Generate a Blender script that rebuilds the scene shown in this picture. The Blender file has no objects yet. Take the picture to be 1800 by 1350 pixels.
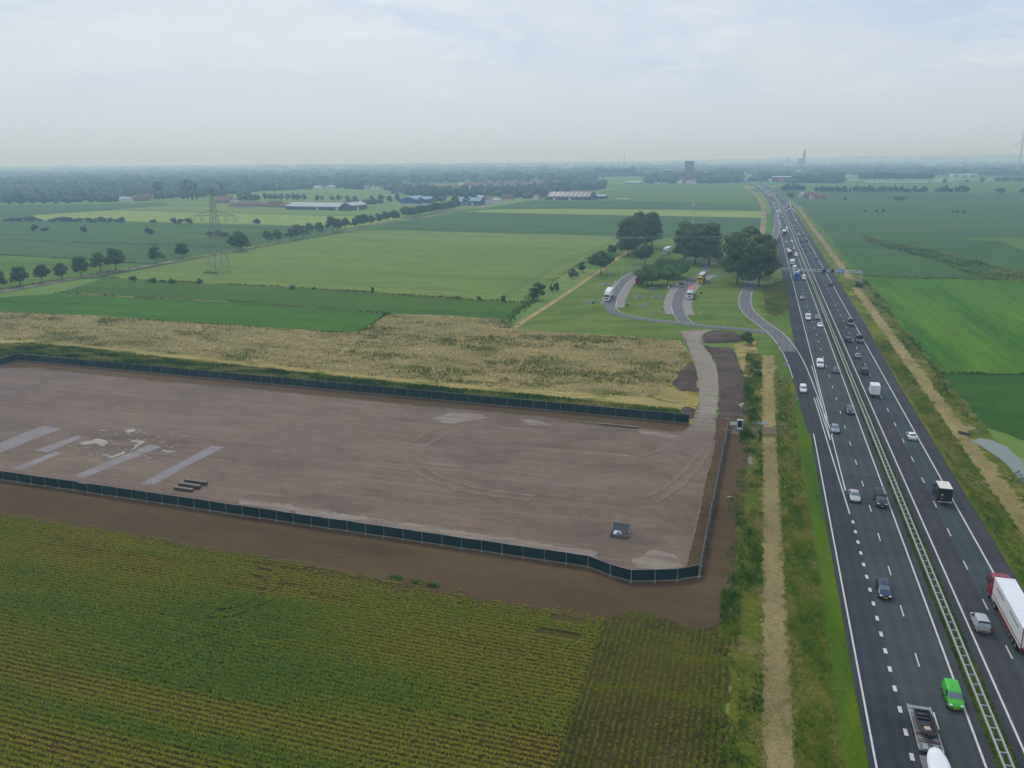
import bpy, bmesh, math, random
import numpy as np
from mathutils import Vector, Matrix

SC = bpy.context.scene
COL = SC.collection
RAD = math.radians
rnd = random.Random(7)

# ------------------------------------------------------------------ camera
F_PX, PITCH, ROLL, YAW, CAM_H = 1452.3, RAD(15.2147), RAD(-0.4349), RAD(16.3473), 60.63
def cam_basis():
    cp, sp, cy, sy = math.cos(PITCH), math.sin(PITCH), math.cos(YAW), math.sin(YAW)
    cr, sr = math.cos(ROLL), math.sin(ROLL)
    fw = np.array([-sy * cp, cy * cp, -sp])
    ri = np.array([cy, sy, 0.0])
    up = np.cross(ri, fw)
    return cr * ri + sr * up, -sr * ri + cr * up, fw
CR, CU, CF = cam_basis()
cam_data = bpy.data.cameras.new('camera')
cam = bpy.data.objects.new('camera', cam_data)
COL.objects.link(cam)
cam_data.sensor_fit = 'HORIZONTAL'
cam_data.sensor_width = 36.0
cam_data.lens = 36.0 * F_PX / 1800.0
cam_data.clip_start = 1.0
cam_data.clip_end = 60000.0
m4 = Matrix.Identity(4)
for i in range(3):
    m4[i][0], m4[i][1], m4[i][2] = CR[i], CU[i], -CF[i]
m4[2][3] = CAM_H
cam.matrix_world = m4
SC.camera = cam

# ------------------------------------------------------------------ world, sun, exposure
SUN_EL, SUN_AZ = RAD(48), RAD(-32)          # azimuth measured from +Y towards +X
world = bpy.data.worlds.new('World')
SC.world = world
world.use_nodes = True
def build_world():
    nt = world.node_tree
    N, L = nt.nodes, nt.links
    N.clear()
    out = N.new('ShaderNodeOutputWorld')
    bg = N.new('ShaderNodeBackground')
    bg.inputs['Strength'].default_value = 0.1
    L.new(bg.outputs[0], out.inputs[0])
    sky = N.new('ShaderNodeTexSky')
    sky.sky_type = 'NISHITA'
    sky.sun_disc = False
    sky.sun_elevation = SUN_EL
    sky.sun_rotation = SUN_AZ
    sky.dust_density = 3.0
    tc = N.new('ShaderNodeTexCoord')
    mp = N.new('ShaderNodeMapping')
    mp.inputs['Scale'].default_value = (1.0, 1.0, 3.6)
    mp.inputs['Location'].default_value = (0.35, 0.1, 0.0)
    L.new(tc.outputs['Generated'], mp.inputs[0])
    def noise(scale, detail, rough, dist=0.0):
        n = N.new('ShaderNodeTexNoise')
        n.inputs['Scale'].default_value = scale
        n.inputs['Detail'].default_value = detail
        n.inputs['Roughness'].default_value = rough
        n.inputs['Distortion'].default_value = dist
        L.new(mp.outputs[0], n.inputs['Vector'])
        return n.outputs[0]
    def rng(v, a, b, c, d):
        r = N.new('ShaderNodeMapRange')
        r.interpolation_type = 'SMOOTHSTEP'
        L.new(v, r.inputs[0])
        for i, x in enumerate((a, b, c, d)):
            r.inputs[i + 1].default_value = x
        return r.outputs[0]
    def mix(f, a, b):
        m = N.new('ShaderNodeMix')
        m.data_type = 'RGBA'
        if hasattr(f, 'is_linked'): L.new(f, m.inputs[0])
        else: m.inputs[0].default_value = f
        for s, v in ((m.inputs[6], a), (m.inputs[7], b)):
            if hasattr(v, 'is_linked'): L.new(v, s)
            else: s.default_value = (*v, 1)
        return m.outputs[2]
    sep = N.new('ShaderNodeSeparateXYZ')
    L.new(tc.outputs['Generated'], sep.inputs[0])
    # thin high overcast: sky shows through only a little, puffs and streaks brighter
    big = noise(1.9, 6, 0.6, 0.6)
    fine = noise(6.5, 8, 0.64, 0.6)
    veil = mix(rng(big, 0.40, 0.62, 0.0, 1.0), VEIL_A, VEIL_B)
    low = rng(sep.outputs[2], 0.02, 0.13, 0.0, 1.0)
    veil = mix(low, LOW, veil)
    floor = rng(sep.outputs[2], 0.0, 0.06, 1.0, 0.0)
    veil = mix(floor, veil, FLOOR)
    high = rng(sep.outputs[2], 0.16, 0.5, 0.0, 1.0)
    veil = mix(high, veil, HIGH)
    base = mix(0.85, sky.outputs[0], veil)
    band = rng(sep.outputs[2], 0.045, 0.105, 0.0, 1.0)
    puff = rng(fine, 0.44, 0.72, 0.0, 1.0)
    mul = N.new('ShaderNodeMath'); mul.operation = 'MULTIPLY'
    L.new(band, mul.inputs[0]); L.new(puff, mul.inputs[1])
    mul2 = N.new('ShaderNodeMath'); mul2.operation = 'MULTIPLY'
    L.new(mul.outputs[0], mul2.inputs[0]); mul2.inputs[1].default_value = 0.55
    colr = mix(mul2.outputs[0], base, PUFF)
    L.new(colr, bg.inputs['Color'])
VEIL_A, VEIL_B, PUFF = (5.3, 6.8, 8.9), (6.9, 7.7, 8.8), (8.7, 9.0, 9.5)
FLOOR, LOW, HIGH = (6.3, 7.4, 8.8), (6.6, 7.5, 8.8), (5.9, 7.0, 9.0)
build_world()
sun_data = bpy.data.lights.new('sun', 'SUN')
sun_data.energy = 1.3
sun_data.angle = RAD(12)
sun_data.color = (1.0, 0.95, 0.88)
sun = bpy.data.objects.new('sun', sun_data)
COL.objects.link(sun)
sd = Vector((math.sin(SUN_AZ) * math.cos(SUN_EL), math.cos(SUN_AZ) * math.cos(SUN_EL), math.sin(SUN_EL)))
sun.rotation_euler = sd.to_track_quat('Z', 'Y').to_euler()

SC.view_settings.view_transform = 'Standard'
SC.view_settings.look = 'None'
SC.view_settings.exposure = 0.0
SC.view_settings.gamma = 1.0
cy = SC.cycles
cy.use_denoising = True
cy.max_bounces = 6
cy.diffuse_bounces = 2
cy.glossy_bounces = 2
cy.transmission_bounces = 2
cy.transparent_max_bounces = 6
cy.volume_bounces = 4

HAZE_DENSITY, HAZE_COLOR, HAZE_G = 3.2e-4, (0.45, 0.71, 1.0), 0.3
def build_haze():
    me = bpy.data.meshes.new('haze')
    R0, z0, z1 = 15000.0, -1.6, 151.0
    v = [(x, y, z) for z in (z0, z1) for x, y in ((-R0, -R0), (R0, -R0), (R0, R0), (-R0, R0))]
    f = [(3, 2, 1, 0), (4, 5, 6, 7), (0, 1, 5, 4), (1, 2, 6, 5), (2, 3, 7, 6), (3, 0, 4, 7)]
    me.from_pydata(v, [], f)
    o = bpy.data.objects.new('haze', me)
    COL.objects.link(o)
    o['kind'] = 'stuff'
    o['label'] = 'pale blue summer haze over the whole plain'
    m = bpy.data.materials.new('haze')
    m.use_nodes = True
    nt = m.node_tree
    nt.nodes.clear()
    out = nt.nodes.new('ShaderNodeOutputMaterial')
    pv = nt.nodes.new('ShaderNodeVolumePrincipled')
    pv.inputs['Color'].default_value = (*HAZE_COLOR, 1)
    pv.inputs['Density'].default_value = HAZE_DENSITY
    pv.inputs['Absorption Color'].default_value = (1, 1, 1, 1)      # scatters only: blue more than red
    pv.inputs['Anisotropy'].default_value = HAZE_G
    nt.links.new(pv.outputs[0], out.inputs['Volume'])
    try: m.cycles.homogeneous_volume = True
    except Exception: pass
    me.materials.append(m)

# ------------------------------------------------------------------ pixel of the 1800 px photograph -> point of the ground
def G(px, py, z=0.0):
    d = (px - 900) / F_PX * CR - (py - 675) / F_PX * CU + CF
    t = (z - CAM_H) / d[2]
    return float(d[0] * t), float(d[1] * t)
def GP(pts): return [G(*p) for p in pts]
def lin(c):
    return tuple((x / 255 / 12.92) if x / 255 <= 0.04045 else ((x / 255 + 0.055) / 1.055) ** 2.4 for x in c)
def srgb(r, g, b, k=0.97):
    R, Gc, B = lin((r, g, b))
    if Gc > R and B < .5 * Gc: R, B = R * 1.02, B * (.55 if B > .22 * Gc else .35)     # plant colours carry little blue
    return tuple(min(0.9, x * k) for x in (R, Gc, B))

# ------------------------------------------------------------------ node materials
class NB:
    def __init__(s, name):
        s.m = bpy.data.materials.new(name)
        s.m.use_nodes = True
        s.t = s.m.node_tree
        s.b = s.t.nodes['Principled BSDF']
        s._pos = None
    def n(s, kind): return s.t.nodes.new(kind)
    def link(s, a, b): s.t.links.new(a, b)
    def pos(s, obj=False):
        if s._pos is None:
            if obj: s._pos = s.n('ShaderNodeTexCoord').outputs['Object']
            else: s._pos = s.n('ShaderNodeNewGeometry').outputs['Position']
        return s._pos
    def mapped(s, ang=0.0, scale=(1, 1, 1), loc=(0, 0, 0), vec=None):
        mp = s.n('ShaderNodeMapping')
        mp.inputs['Rotation'].default_value = (0, 0, ang)
        mp.inputs['Scale'].default_value = scale
        mp.inputs['Location'].default_value = loc
        s.link(vec or s.pos(), mp.inputs[0])
        return mp.outputs[0]
    def noise(s, size, detail=4, rough=0.6, vec=None, dist=0.0):
        k = s.n('ShaderNodeTexNoise')
        k.inputs['Scale'].default_value = 1.0 / size
        k.inputs['Detail'].default_value = detail
        k.inputs['Roughness'].default_value = rough
        k.inputs['Distortion'].default_value = dist
        s.link(vec or s.pos(), k.inputs['Vector'])
        return k.outputs[0]
    def rng(s, v, a, b, c=0.0, d=1.0, smooth=True):
        r = s.n('ShaderNodeMapRange')
        r.interpolation_type = 'SMOOTHSTEP' if smooth else 'LINEAR'
        s.link(v, r.inputs[0])
        for i, x in enumerate((a, b, c, d)): r.inputs[i + 1].default_value = x
        return r.outputs[0]
    def math(s, op, a, b=None):
        k = s.n('ShaderNodeMath'); k.operation = op
        for i, v in enumerate((a, b)):
            if v is None: continue
            if isinstance(v, (int, float)): k.inputs[i].default_value = v
            else: s.link(v, k.inputs[i])
        return k.outputs[0]
    def mix(s, f, a, b, mode='MIX'):
        k = s.n('ShaderNodeMix'); k.data_type = 'RGBA'; k.blend_type = mode
        if isinstance(f, (int, float)): k.inputs[0].default_value = f
        else: s.link(f, k.inputs[0])
        for sock, v in ((k.inputs[6], a), (k.inputs[7], b)):
            if isinstance(v, tuple): sock.default_value = (*v[:3], 1)
            else: s.link(v, sock)
        return k.outputs[2]
    def vary(s, c, v, lo, hi):
        """multiply colour c by a value running lo..hi with v in 0.3..0.7"""
        r = s.rng(v, 0.3, 0.7, lo, hi, False)
        k = s.n('ShaderNodeVectorMath'); k.operation = 'SCALE'
        s.link(c, k.inputs[0]); s.link(r, k.inputs['Scale'])
        return k.outputs[0]
    def sepx(s, vec, i):
        k = s.n('ShaderNodeSeparateXYZ'); s.link(vec, k.inputs[0]); return k.outputs[i]
    def bump(s, h, dist, strength=1.0):
        k = s.n('ShaderNodeBump')
        k.inputs['Distance'].default_value = dist
        k.inputs['Strength'].default_value = strength
        s.link(h, k.inputs['Height']); s.link(k.outputs[0], s.b.inputs['Normal'])
    def done(s, c, rough=0.9, spec=0.2, metal=0.0):
        if isinstance(c, tuple): s.b.inputs['Base Color'].default_value = (*c[:3], 1)
        else: s.link(c, s.b.inputs['Base Color'])
        s.b.inputs['Roughness'].default_value = rough
        s.b.inputs['Specular IOR Level'].default_value = spec
        s.b.inputs['Metallic'].default_value = metal
        return s.m

_plain = {}
def plain(name, rgb, rough=0.5, spec=0.4, metal=0.0, var=0.08, size=0.4):
    """painted, moulded or metal surface with slight grime"""
    if name in _plain: return _plain[name]
    b = NB(name)
    v = b.noise(size, 3, 0.6, b.pos(True))
    c = b.vary(b.mix(0.0, rgb, rgb), v, 1 - var, 1 + var)
    _plain[name] = b.done(c, rough, spec, metal)
    return _plain[name]

def field_mat(name, c1, c2, big=40, ang=0.0, stretch=1.0, fine=1.2, fine_amp=0.3, row=0.0, row_amp=0.2,
              tram=0.0, tram_amp=0.35, c3=None, c3_size=12, c3_at=(0.55, 0.7), bump=0.0, bump_size=0.7, rough=0.95, mid=6, mid_amp=.19):
    b = NB(name)
    # rows run along local x after turning the field by -ang
    rot = b.mapped(-ang)
    vb = b.mapped(0, (1 / stretch, 1, 1), vec=rot)
    c = b.mix(b.rng(b.noise(big, 4, 0.6, vb), 0.36, 0.64), c1, c2)
    if c3: c = b.mix(b.rng(b.noise(c3_size, 6, 0.68, vb, 0.3), *c3_at), c, c3)
    if mid_amp: c = b.vary(c, b.noise(mid, 5, 0.65, vb), 1 - mid_amp, 1 + mid_amp)
    f = b.noise(fine, 6, 0.75, vb if stretch > 4 else rot)
    c = b.vary(c, f, 1 - fine_amp, 1 + fine_amp)
    y = b.sepx(rot, 1)
    if row:
        sn = b.math('SINE', b.math('MULTIPLY', y, 2 * math.pi / row))
        c = b.vary(c, b.math('MULTIPLY_ADD', sn, 0.2) if False else b.rng(sn, -1, 1, 0.3, 0.7, False), 1 - row_amp, 1 + row_amp)
    if tram:
        wob = b.math('ADD', y, b.math('MULTIPLY', b.noise(60, 1, 0.5, rot), 6.0))
        d = b.math('PINGPONG', wob, tram / 2)
        e = b.math('ABSOLUTE', b.math('SUBTRACT', d, 1.2))
        t = b.rng(e, 0.15, 0.75, 1.0, 0.0)
        t = b.math('MULTIPLY', t, b.rng(b.noise(30, 3, 0.6, vb), 0.35, 0.6, 0.15, 1.0))
        c = b.vary(c, b.rng(t, 0, 1, 0.7, 0.3, False), 1 - tram_amp, 1.0)
    if bump: b.bump(b.noise(bump_size, 5, 0.7, rot), bump)
    return b.done(c, rough, 0.1)

def attr_mat(name, rough=0.85, attr='col', var=0.12):
    b = NB(name)
    a = b.n('ShaderNodeAttribute'); a.attribute_name = attr
    c = b.vary(a.outputs['Color'], b.noise(0.35, 2, 0.5), 1 - var, 1 + var)
    return b.done(c, rough, 0.15)

# ------------------------------------------------------------------ mesh helpers
class MB:
    def __init__(s): s.v = []; s.f = []; s.mi = []; s.smooth = []
    def add(s, verts, faces, mi=0, smooth=False):
        o = len(s.v)
        s.v += [tuple(p) for p in verts]
        for fc in faces:
            s.f.append(tuple(o + i for i in fc)); s.mi.append(mi); s.smooth.append(smooth)
    def box(s, c, size, mi=0, rz=0.0, taper=1.0, bev=0.0):
        x, y, z = (a / 2 for a in size)
        ca, sa = math.cos(rz), math.sin(rz)
        if bev > 0:
            b = min(bev, x * .9, y * .9, z * .9)
            ring = lambda X, Y, Z: [(X - b, -Y, Z), (X, -Y + b, Z), (X, Y - b, Z), (X - b, Y, Z), (-X + b, Y, Z), (-X, Y - b, Z), (-X, -Y + b, Z), (-X + b, -Y, Z)]
            pts = ring(x - b, y - b, -z) + ring(x, y, -z + b) + ring(x * taper, y * taper, z - b) + ring(x * taper - b, y * taper - b, z)
            fs = [tuple(range(7, -1, -1)), tuple(range(24, 32))]
            for k in range(3):
                for i in range(8):
                    fs.append((k * 8 + i, k * 8 + (i + 1) % 8, k * 8 + 8 + (i + 1) % 8, k * 8 + 8 + i))
        else:
            pts = [(-x, -y, -z), (x, -y, -z), (x, y, -z), (-x, y, -z)]
            pts += [(px * taper, py * taper, z) for px, py, _ in pts]
            fs = [(3, 2, 1, 0), (4, 5, 6, 7), (0, 1, 5, 4), (1, 2, 6, 5), (2, 3, 7, 6), (3, 0, 4, 7)]
        s.add([(c[0] + p[0] * ca - p[1] * sa, c[1] + p[0] * sa + p[1] * ca, c[2] + p[2]) for p in pts], fs, mi)
    def tube(s, pts, r, n=6, mi=0, r2=None, cap=True, smooth=True):
        pts = [Vector(p) for p in pts]
        r2 = r if r2 is None else r2
        rings = []
        for i, p in enumerate(pts):
            d = (pts[min(i + 1, len(pts) - 1)] - pts[max(i - 1, 0)]).normalized()
            u = d.cross(Vector((0, 0, 1)))
            if u.length < 1e-3: u = Vector((1, 0, 0))
            u.normalize(); w = u.cross(d)
            rr = r + (r2 - r) * i / max(1, len(pts) - 1)
            rings.append([p + (u * math.cos(2 * math.pi * k / n) + w * math.sin(2 * math.pi * k / n)) * rr for k in range(n)])
        v = [q for rg in rings for q in rg]
        f = [(i * n + k, i * n + (k + 1) % n, (i + 1) * n + (k + 1) % n, (i + 1) * n + k) for i in range(len(pts) - 1) for k in range(n)]
        s.add(v, f, mi, smooth)
        if cap: s.add(v, [tuple(range(n - 1, -1, -1)), tuple(range((len(pts) - 1) * n, len(pts) * n))], mi)
    def bar(s, a, b, w, mi=0):
        """square bar from a to b"""
        s.tube([a, b], w * 0.707, 4, mi, smooth=False)
    def wheel(s, c, r, w, mi=0, n=14, hub=0.0):
        x, y, z = c
        v = []
        for sx in (-w / 2, w / 2):
            for k in range(n):
                a = 2 * math.pi * k / n
                v.append((x + sx, y + r * math.cos(a), z + r * math.sin(a)))
        f = [(k, (k + 1) % n, n + (k + 1) % n, n + k) for k in range(n)]
        s.add(v, f, mi, True)
        s.add(v, [tuple(range(n)), tuple(range(2 * n - 1, n - 1, -1))], mi)
    def mesh(s, name, mats):
        me = bpy.data.meshes.new(name)
        me.from_pydata(s.v, [], s.f)
        for m in (mats if isinstance(mats, (list, tuple)) else [mats]): me.materials.append(m)
        me.polygons.foreach_set('material_index', s.mi)
        me.polygons.foreach_set('use_smooth', s.smooth)
        me.update()
        return me

def link_obj(name, data, parent=None):
    o = bpy.data.objects.new(name, data)
    COL.objects.link(o)
    if parent is not None: o.parent = parent
    return o
def part(name, mb, mats, parent): return link_obj(name, mb.mesh(name, mats), parent)
def tag(o, label=None, cat=None, group=None, kind=None):
    for k, v in (('label', label), ('category', cat), ('group', group), ('kind', kind)):
        if v: o[k] = v
    return o
def thing(name, label, cat, loc=(0, 0, 0), rz=0.0, group=None):
    o = link_obj(name, None)
    o.location = loc; o.rotation_euler = (0, 0, rz)
    return tag(o, label, cat, group)
def copy_tree(o, parent=None):
    c = o.copy(); COL.objects.link(c); c.parent = parent
    for ch in KIDS.get(o.name, ()) or list(o.children): copy_tree(ch, c)
    return c
KIDS = {}
def structure(name, me, label=None):
    return tag(link_obj(name, me), label, None, None, 'structure')

def np_mesh(name, V, quads=None, tris=None, col=None, mat=None, smooth=False):
    me = bpy.data.meshes.new(name)
    nq = 0 if quads is None else len(quads); nt = 0 if tris is None else len(tris)
    me.vertices.add(len(V)); me.vertices.foreach_set('co', np.asarray(V, np.float32).ravel())
    li = np.concatenate([np.asarray(a, np.int32).ravel() for a in (quads, tris) if a is not None and len(a)])
    me.loops.add(len(li)); me.loops.foreach_set('vertex_index', li)
    me.polygons.add(nq + nt)
    me.polygons.foreach_set('loop_start', np.concatenate([np.arange(nq) * 4, nq * 4 + np.arange(nt) * 3]).astype(np.int32))
    if smooth: me.polygons.foreach_set('use_smooth', np.ones(nq + nt, bool))
    if col is not None:
        a = me.color_attributes.new('col', 'FLOAT_COLOR', 'POINT')
        a.data.foreach_set('color', np.concatenate([col, np.ones((len(col), 1))], 1).astype(np.float32).ravel())
    if mat: me.materials.append(mat)
    me.update(); me.validate()
    return me

def ragged(pts, step, amp, seed=0, keep=()):
    """walk round the polygon, adding uneven wander to every edge"""
    r = random.Random(seed)
    out = []
    for i, a in enumerate(pts):
        b = pts[(i + 1) % len(pts)]
        L = math.hypot(b[0] - a[0], b[1] - a[1])
        n = max(1, min(400, int(L / step)))
        nx, ny = -(b[1] - a[1]) / max(L, 1e-6), (b[0] - a[0]) / max(L, 1e-6)
        for k in range(n):
            t = k / n
            d = 0 if k == 0 else r.gauss(0, amp)
            out.append((a[0] + (b[0] - a[0]) * t + nx * d, a[1] + (b[1] - a[1]) * t + ny * d))
    return out

def poly(name, pts, z, mat, label=None, step=0, amp=0, seed=0):
    if step: pts = ragged(pts, step, amp, seed)
    bm = bmesh.new()
    f = bm.faces.new([bm.verts.new((x, y, z)) for x, y in pts])
    if f.calc_area() and f.normal.z < 0: f.normal_flip()
    f.normal_update()
    if f.normal.z < 0: f.normal_flip()
    bmesh.ops.triangulate(bm, faces=[f], ngon_method='EAR_CLIP')
    me = bpy.data.meshes.new(name)
    bm.to_mesh(me); bm.free()
    me.materials.append(mat)
    return structure(name, me, label)

def smooth_line(pts, step):
    """Catmull-Rom through pts, resampled"""
    P = [Vector((p[0], p[1], 0)) for p in pts]
    out = []
    for i in range(len(P) - 1):
        p0, p1, p2, p3 = P[max(i - 1, 0)], P[i], P[i + 1], P[min(i + 2, len(P) - 1)]
        n = max(1, int((p2 - p1).length / step))
        for k in range(n):
            t = k / n
            out.append(0.5 * ((2 * p1) + (p2 - p0) * t + (2 * p0 - 5 * p1 + 4 * p2 - p3) * t * t + (3 * p1 - p0 - 3 * p2 + p3) * t ** 3))
    out.append(P[-1])
    return out
def ribbon(mb, line, w0, w1, z, mi=0):
    """strip between the offsets w0 and w1 (to the right) of a line"""
    v = []
    for i, p in enumerate(line):
        d = (line[min(i + 1, len(line) - 1)] - line[max(i - 1, 0)])
        d.normalize()
        nx, ny = d.y, -d.x
        a = w0[i] if isinstance(w0, (list, tuple)) else w0
        b = w1[i] if isinstance(w1, (list, tuple)) else w1
        v += [(p.x + nx * a, p.y + ny * a, z), (p.x + nx * b, p.y + ny * b, z)]
    mb.add(v, [(2 * i, 2 * i + 1, 2 * i + 3, 2 * i + 2) for i in range(len(line) - 1)], mi)

def ordinal(i):
    w = ('first', 'second', 'third', 'fourth', 'fifth', 'sixth', 'seventh', 'eighth', 'ninth', 'tenth', 'eleventh', 'twelfth',
         'thirteenth', 'fourteenth', 'fifteenth', 'sixteenth', 'seventeenth', 'eighteenth', 'nineteenth', 'twentieth')
    if i < 20: return w[i]
    tens = {2: 'twenty', 3: 'thirty', 4: 'forty', 5: 'fifty', 6: 'sixty', 7: 'seventy', 8: 'eighty', 9: 'ninety'}
    n = i + 1
    if n % 10 == 0: return {20: 'twentieth', 30: 'thirtieth', 40: 'fortieth', 50: 'fiftieth', 60: 'sixtieth'}.get(n, 'last')
    return tens[n // 10] + '-' + w[n % 10 - 1]

# ------------------------------------------------------------------ ground and fields
def base_ground():
    b = NB('farmland')
    vo = b.n('ShaderNodeTexVoronoi')
    vo.inputs['Scale'].default_value = 1 / 340.0
    b.link(b.mapped(0.2, (0.55, 1.2, 1), vec=b.mapped(-0.06)), vo.inputs['Vector'])
    r = b.n('ShaderNodeValToRGB')
    el = r.color_ramp.elements
    el[0].position, el[0].color = 0.0, (*srgb(70, 112, 52), 1)
    el[1].position, el[1].color = 1.0, (*srgb(84, 112, 60), 1)
    for p, c in ((0.25, (100, 128, 70)), (0.5, (62, 98, 56)), (0.72, (122, 138, 86)), (0.85, (74, 116, 48))):
        e = el.new(p); e.color = (*srgb(*c), 1)
    r.color_ramp.interpolation = 'CONSTANT'
    b.link(b.sepx(vo.outputs['Color'], 0), r.inputs[0])
    c = b.vary(r.outputs[0], b.noise(35, 5, 0.65), 0.82, 1.18)
    c = b.vary(c, b.noise(2.0, 4, 0.7), 0.85, 1.15)
    m = b.done(c, 0.95, 0.1)
    me = bpy.data.meshes.new('ground')
    R0 = 14950.0
    me.from_pydata([(-R0, -R0, -0.06), (R0, -R0, -0.06), (R0, R0, -0.06), (-R0, R0, -0.06)], [], [(0, 1, 2, 3)])
    me.materials.append(m)
    structure('ground', me, 'flat green farmland reaching the horizon')
base_ground()

H = math.pi / 2
M_LUSH = field_mat('lush_grass', srgb(54, 100, 10), srgb(66, 108, 14), 30, 0.0, 5, 1.4, .24, c3=srgb(47, 85, 19), c3_size=26, c3_at=(.52, .68), row=5.5, row_amp=.05, tram=21, tram_amp=.14)
M_LUSH2 = field_mat('grass_strip', srgb(58, 94, 22), srgb(70, 102, 28), 36, 0.0, 6, 1.6, .26, c3=srgb(89, 104, 41), c3_size=30, c3_at=(.56, .72), row=7, row_amp=.05)
M_WHEAT = field_mat('wheat', srgb(100, 124, 63), srgb(109, 132, 70), 90, -0.05, 5, 2.0, .15, tram=46, tram_amp=.30, c3=srgb(88, 115, 57), c3_size=60, c3_at=(.52, .72))
M_WHEAT2 = field_mat('barley', srgb(124, 146, 78), srgb(134, 154, 90), 90, -0.05, 6, 3.0, .14, tram=40, tram_amp=.2)
M_POTATO = field_mat('potato_crop', srgb(56, 89, 55), srgb(67, 100, 63), 60, 0.0, 5, 1.8, .26, row=12, row_amp=.05, c3=srgb(74, 107, 59), c3_size=45, c3_at=(.55, .75), tram=36, tram_amp=.18)
M_POTATO2 = field_mat('beet_crop', srgb(54, 87, 52), srgb(67, 102, 52), 55, 0.03, 7, 2.2, .24, row=16, row_amp=.07, c3=srgb(78, 113, 50), c3_size=50, c3_at=(.55, .72), tram=36, tram_amp=.18)
M_MEADOW = field_mat('meadow', srgb(98, 124, 70), srgb(110, 134, 80), 60, 0.02, 4, 2.2, .18, row=24, row_amp=.05)
M_MEADOW2 = field_mat('mown_meadow', srgb(74, 104, 46), srgb(87, 117, 52), 46, 0.02, 6, 1.8, .2, row=14, row_amp=.07)
M_RIGHT = field_mat('young_grass', srgb(60, 108, 5), srgb(80, 118, 6), 26, H, 6, 1.1, .22, c3=srgb(50, 98, 8), c3_size=22, c3_at=(.5, .68), row=4.2, row_amp=.06, tram=27, tram_amp=.16)
M_RIGHT2 = field_mat('dark_grass', srgb(43, 85, 12), srgb(58, 96, 16), 18, .25, 3, .9, .26, c3=srgb(36, 74, 14), c3_size=14, c3_at=(.5, .7), row=3.2, row_amp=.05)
M_LAWN = field_mat('lawn', srgb(81, 109, 45), srgb(100, 120, 59), 15, .5, 2.5, .9, .28, c3=srgb(112, 122, 72), c3_size=7, c3_at=(.56, .74), bump=.15)
M_FALLOW = field_mat('fallow_straw', srgb(152, 138, 78), srgb(170, 154, 92), 22, 0.0, 2.2, .8, .42, c3=srgb(98, 106, 44), c3_size=7, c3_at=(.50, .63), bump=.5, bump_size=1.0)
M_WEED = field_mat('weed_strip', srgb(82, 98, 34), srgb(108, 114, 48), 9, 0, 3, .8, .4, c3=srgb(124, 118, 66), c3_size=4, c3_at=(.5, .66), bump=.5)
M_SOIL = field_mat('bare_soil', srgb(88, 71, 48), srgb(98, 80, 56), 24, 0.0, 5, .5, .17, c3=srgb(80, 65, 44), c3_size=9, c3_at=(.52, .7), bump=.12, bump_size=.35, mid=3, mid_amp=.08)
M_HEAP = field_mat('dug_soil', srgb(82, 68, 58), srgb(98, 84, 72), 8, 0, 1, .45, .3, c3=srgb(112, 98, 76), c3_size=3, c3_at=(.6, .72), bump=.5, bump_size=.8)
M_VERGE = field_mat('verge', srgb(86, 104, 30), srgb(112, 118, 46), 7, H, 2.2, .5, .36, c3=srgb(66, 94, 22), c3_size=5, c3_at=(.5, .64), bump=.4, bump_size=.5)
M_MOWN = field_mat('mown_verge', srgb(66, 98, 20), srgb(84, 108, 32), 12, H, 4, .4, .26, c3=srgb(104, 116, 48), c3_size=8, c3_at=(.56, .7), bump=.1)
M_HAY = field_mat('cut_hay', srgb(146, 132, 80), srgb(164, 148, 96), 9, H, 2, .35, .40, c3=srgb(116, 114, 52), c3_size=2.6, c3_at=(.54, .7), bump=.35, bump_size=.3)
M_SANDPATH = field_mat('sandy_path', srgb(172, 148, 100), srgb(156, 136, 92), 8, 0, 1, .6, .22)
M_DITCH = field_mat('ditch_bed', srgb(52, 72, 30), srgb(74, 90, 40), 5, H, 2, .5, .45, bump=.5)
M_FARSTRIP = field_mat('ditch_edge', srgb(74, 88, 48), srgb(120, 122, 74), 14, 0, 5, 1.6, .35)
M_TANFAR = field_mat('dry_bank', srgb(146, 132, 92), srgb(122, 122, 72), 20, H, 4, 1.4, .3)

def gravel_mat():
    b = NB('rolled_gravel')
    v = b.mapped(0.03, (0.16, 1, 1))
    c = b.mix(b.rng(b.noise(16, 5, 0.62, v), 0.36, 0.64), srgb(112, 94, 80), srgb(123, 106, 91))
    c = b.mix(b.rng(b.noise(34, 4, 0.6), 0.46, 0.66, 0, .7), c, srgb(128, 109, 91))
    c = b.mix(b.rng(b.noise(24, 3, 0.6, b.mapped(0, loc=(40, 9, 0))), 0.5, 0.72, 0, .6), c, srgb(102, 90, 80))
    # wheel and roller streaks run along the yard
    st = b.noise(0.9, 5, 0.7, b.mapped(0.03, (0.03, 1, 1)))
    c = b.vary(c, st, 0.86, 1.14)
    c = b.vary(c, b.noise(5.0, 6, .7, b.mapped(.08, (.35, 1, 1))), .84, 1.16)
    c = b.vary(c, b.noise(1.3, 5, .75, b.mapped(-.2, (.4, 1, 1))), .84, 1.16)
    c = b.mix(b.rng(b.noise(1.0, 6, .8), .62, .74, 0, .45), c, srgb(158, 144, 128))
    c = b.mix(b.rng(b.noise(3.2, 5, 0.7, b.mapped(0.05, (0.10, 1, 1))), 0.60, 0.72, 0, .5), c, srgb(152, 141, 130))
    c = b.vary(c, b.noise(0.28, 5, 0.85), 0.8, 1.2)
    b.bump(b.noise(.5, 5, .7), .06)
    return b.done(c, 0.92, 0.15)
M_GRAVEL = gravel_mat()
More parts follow.
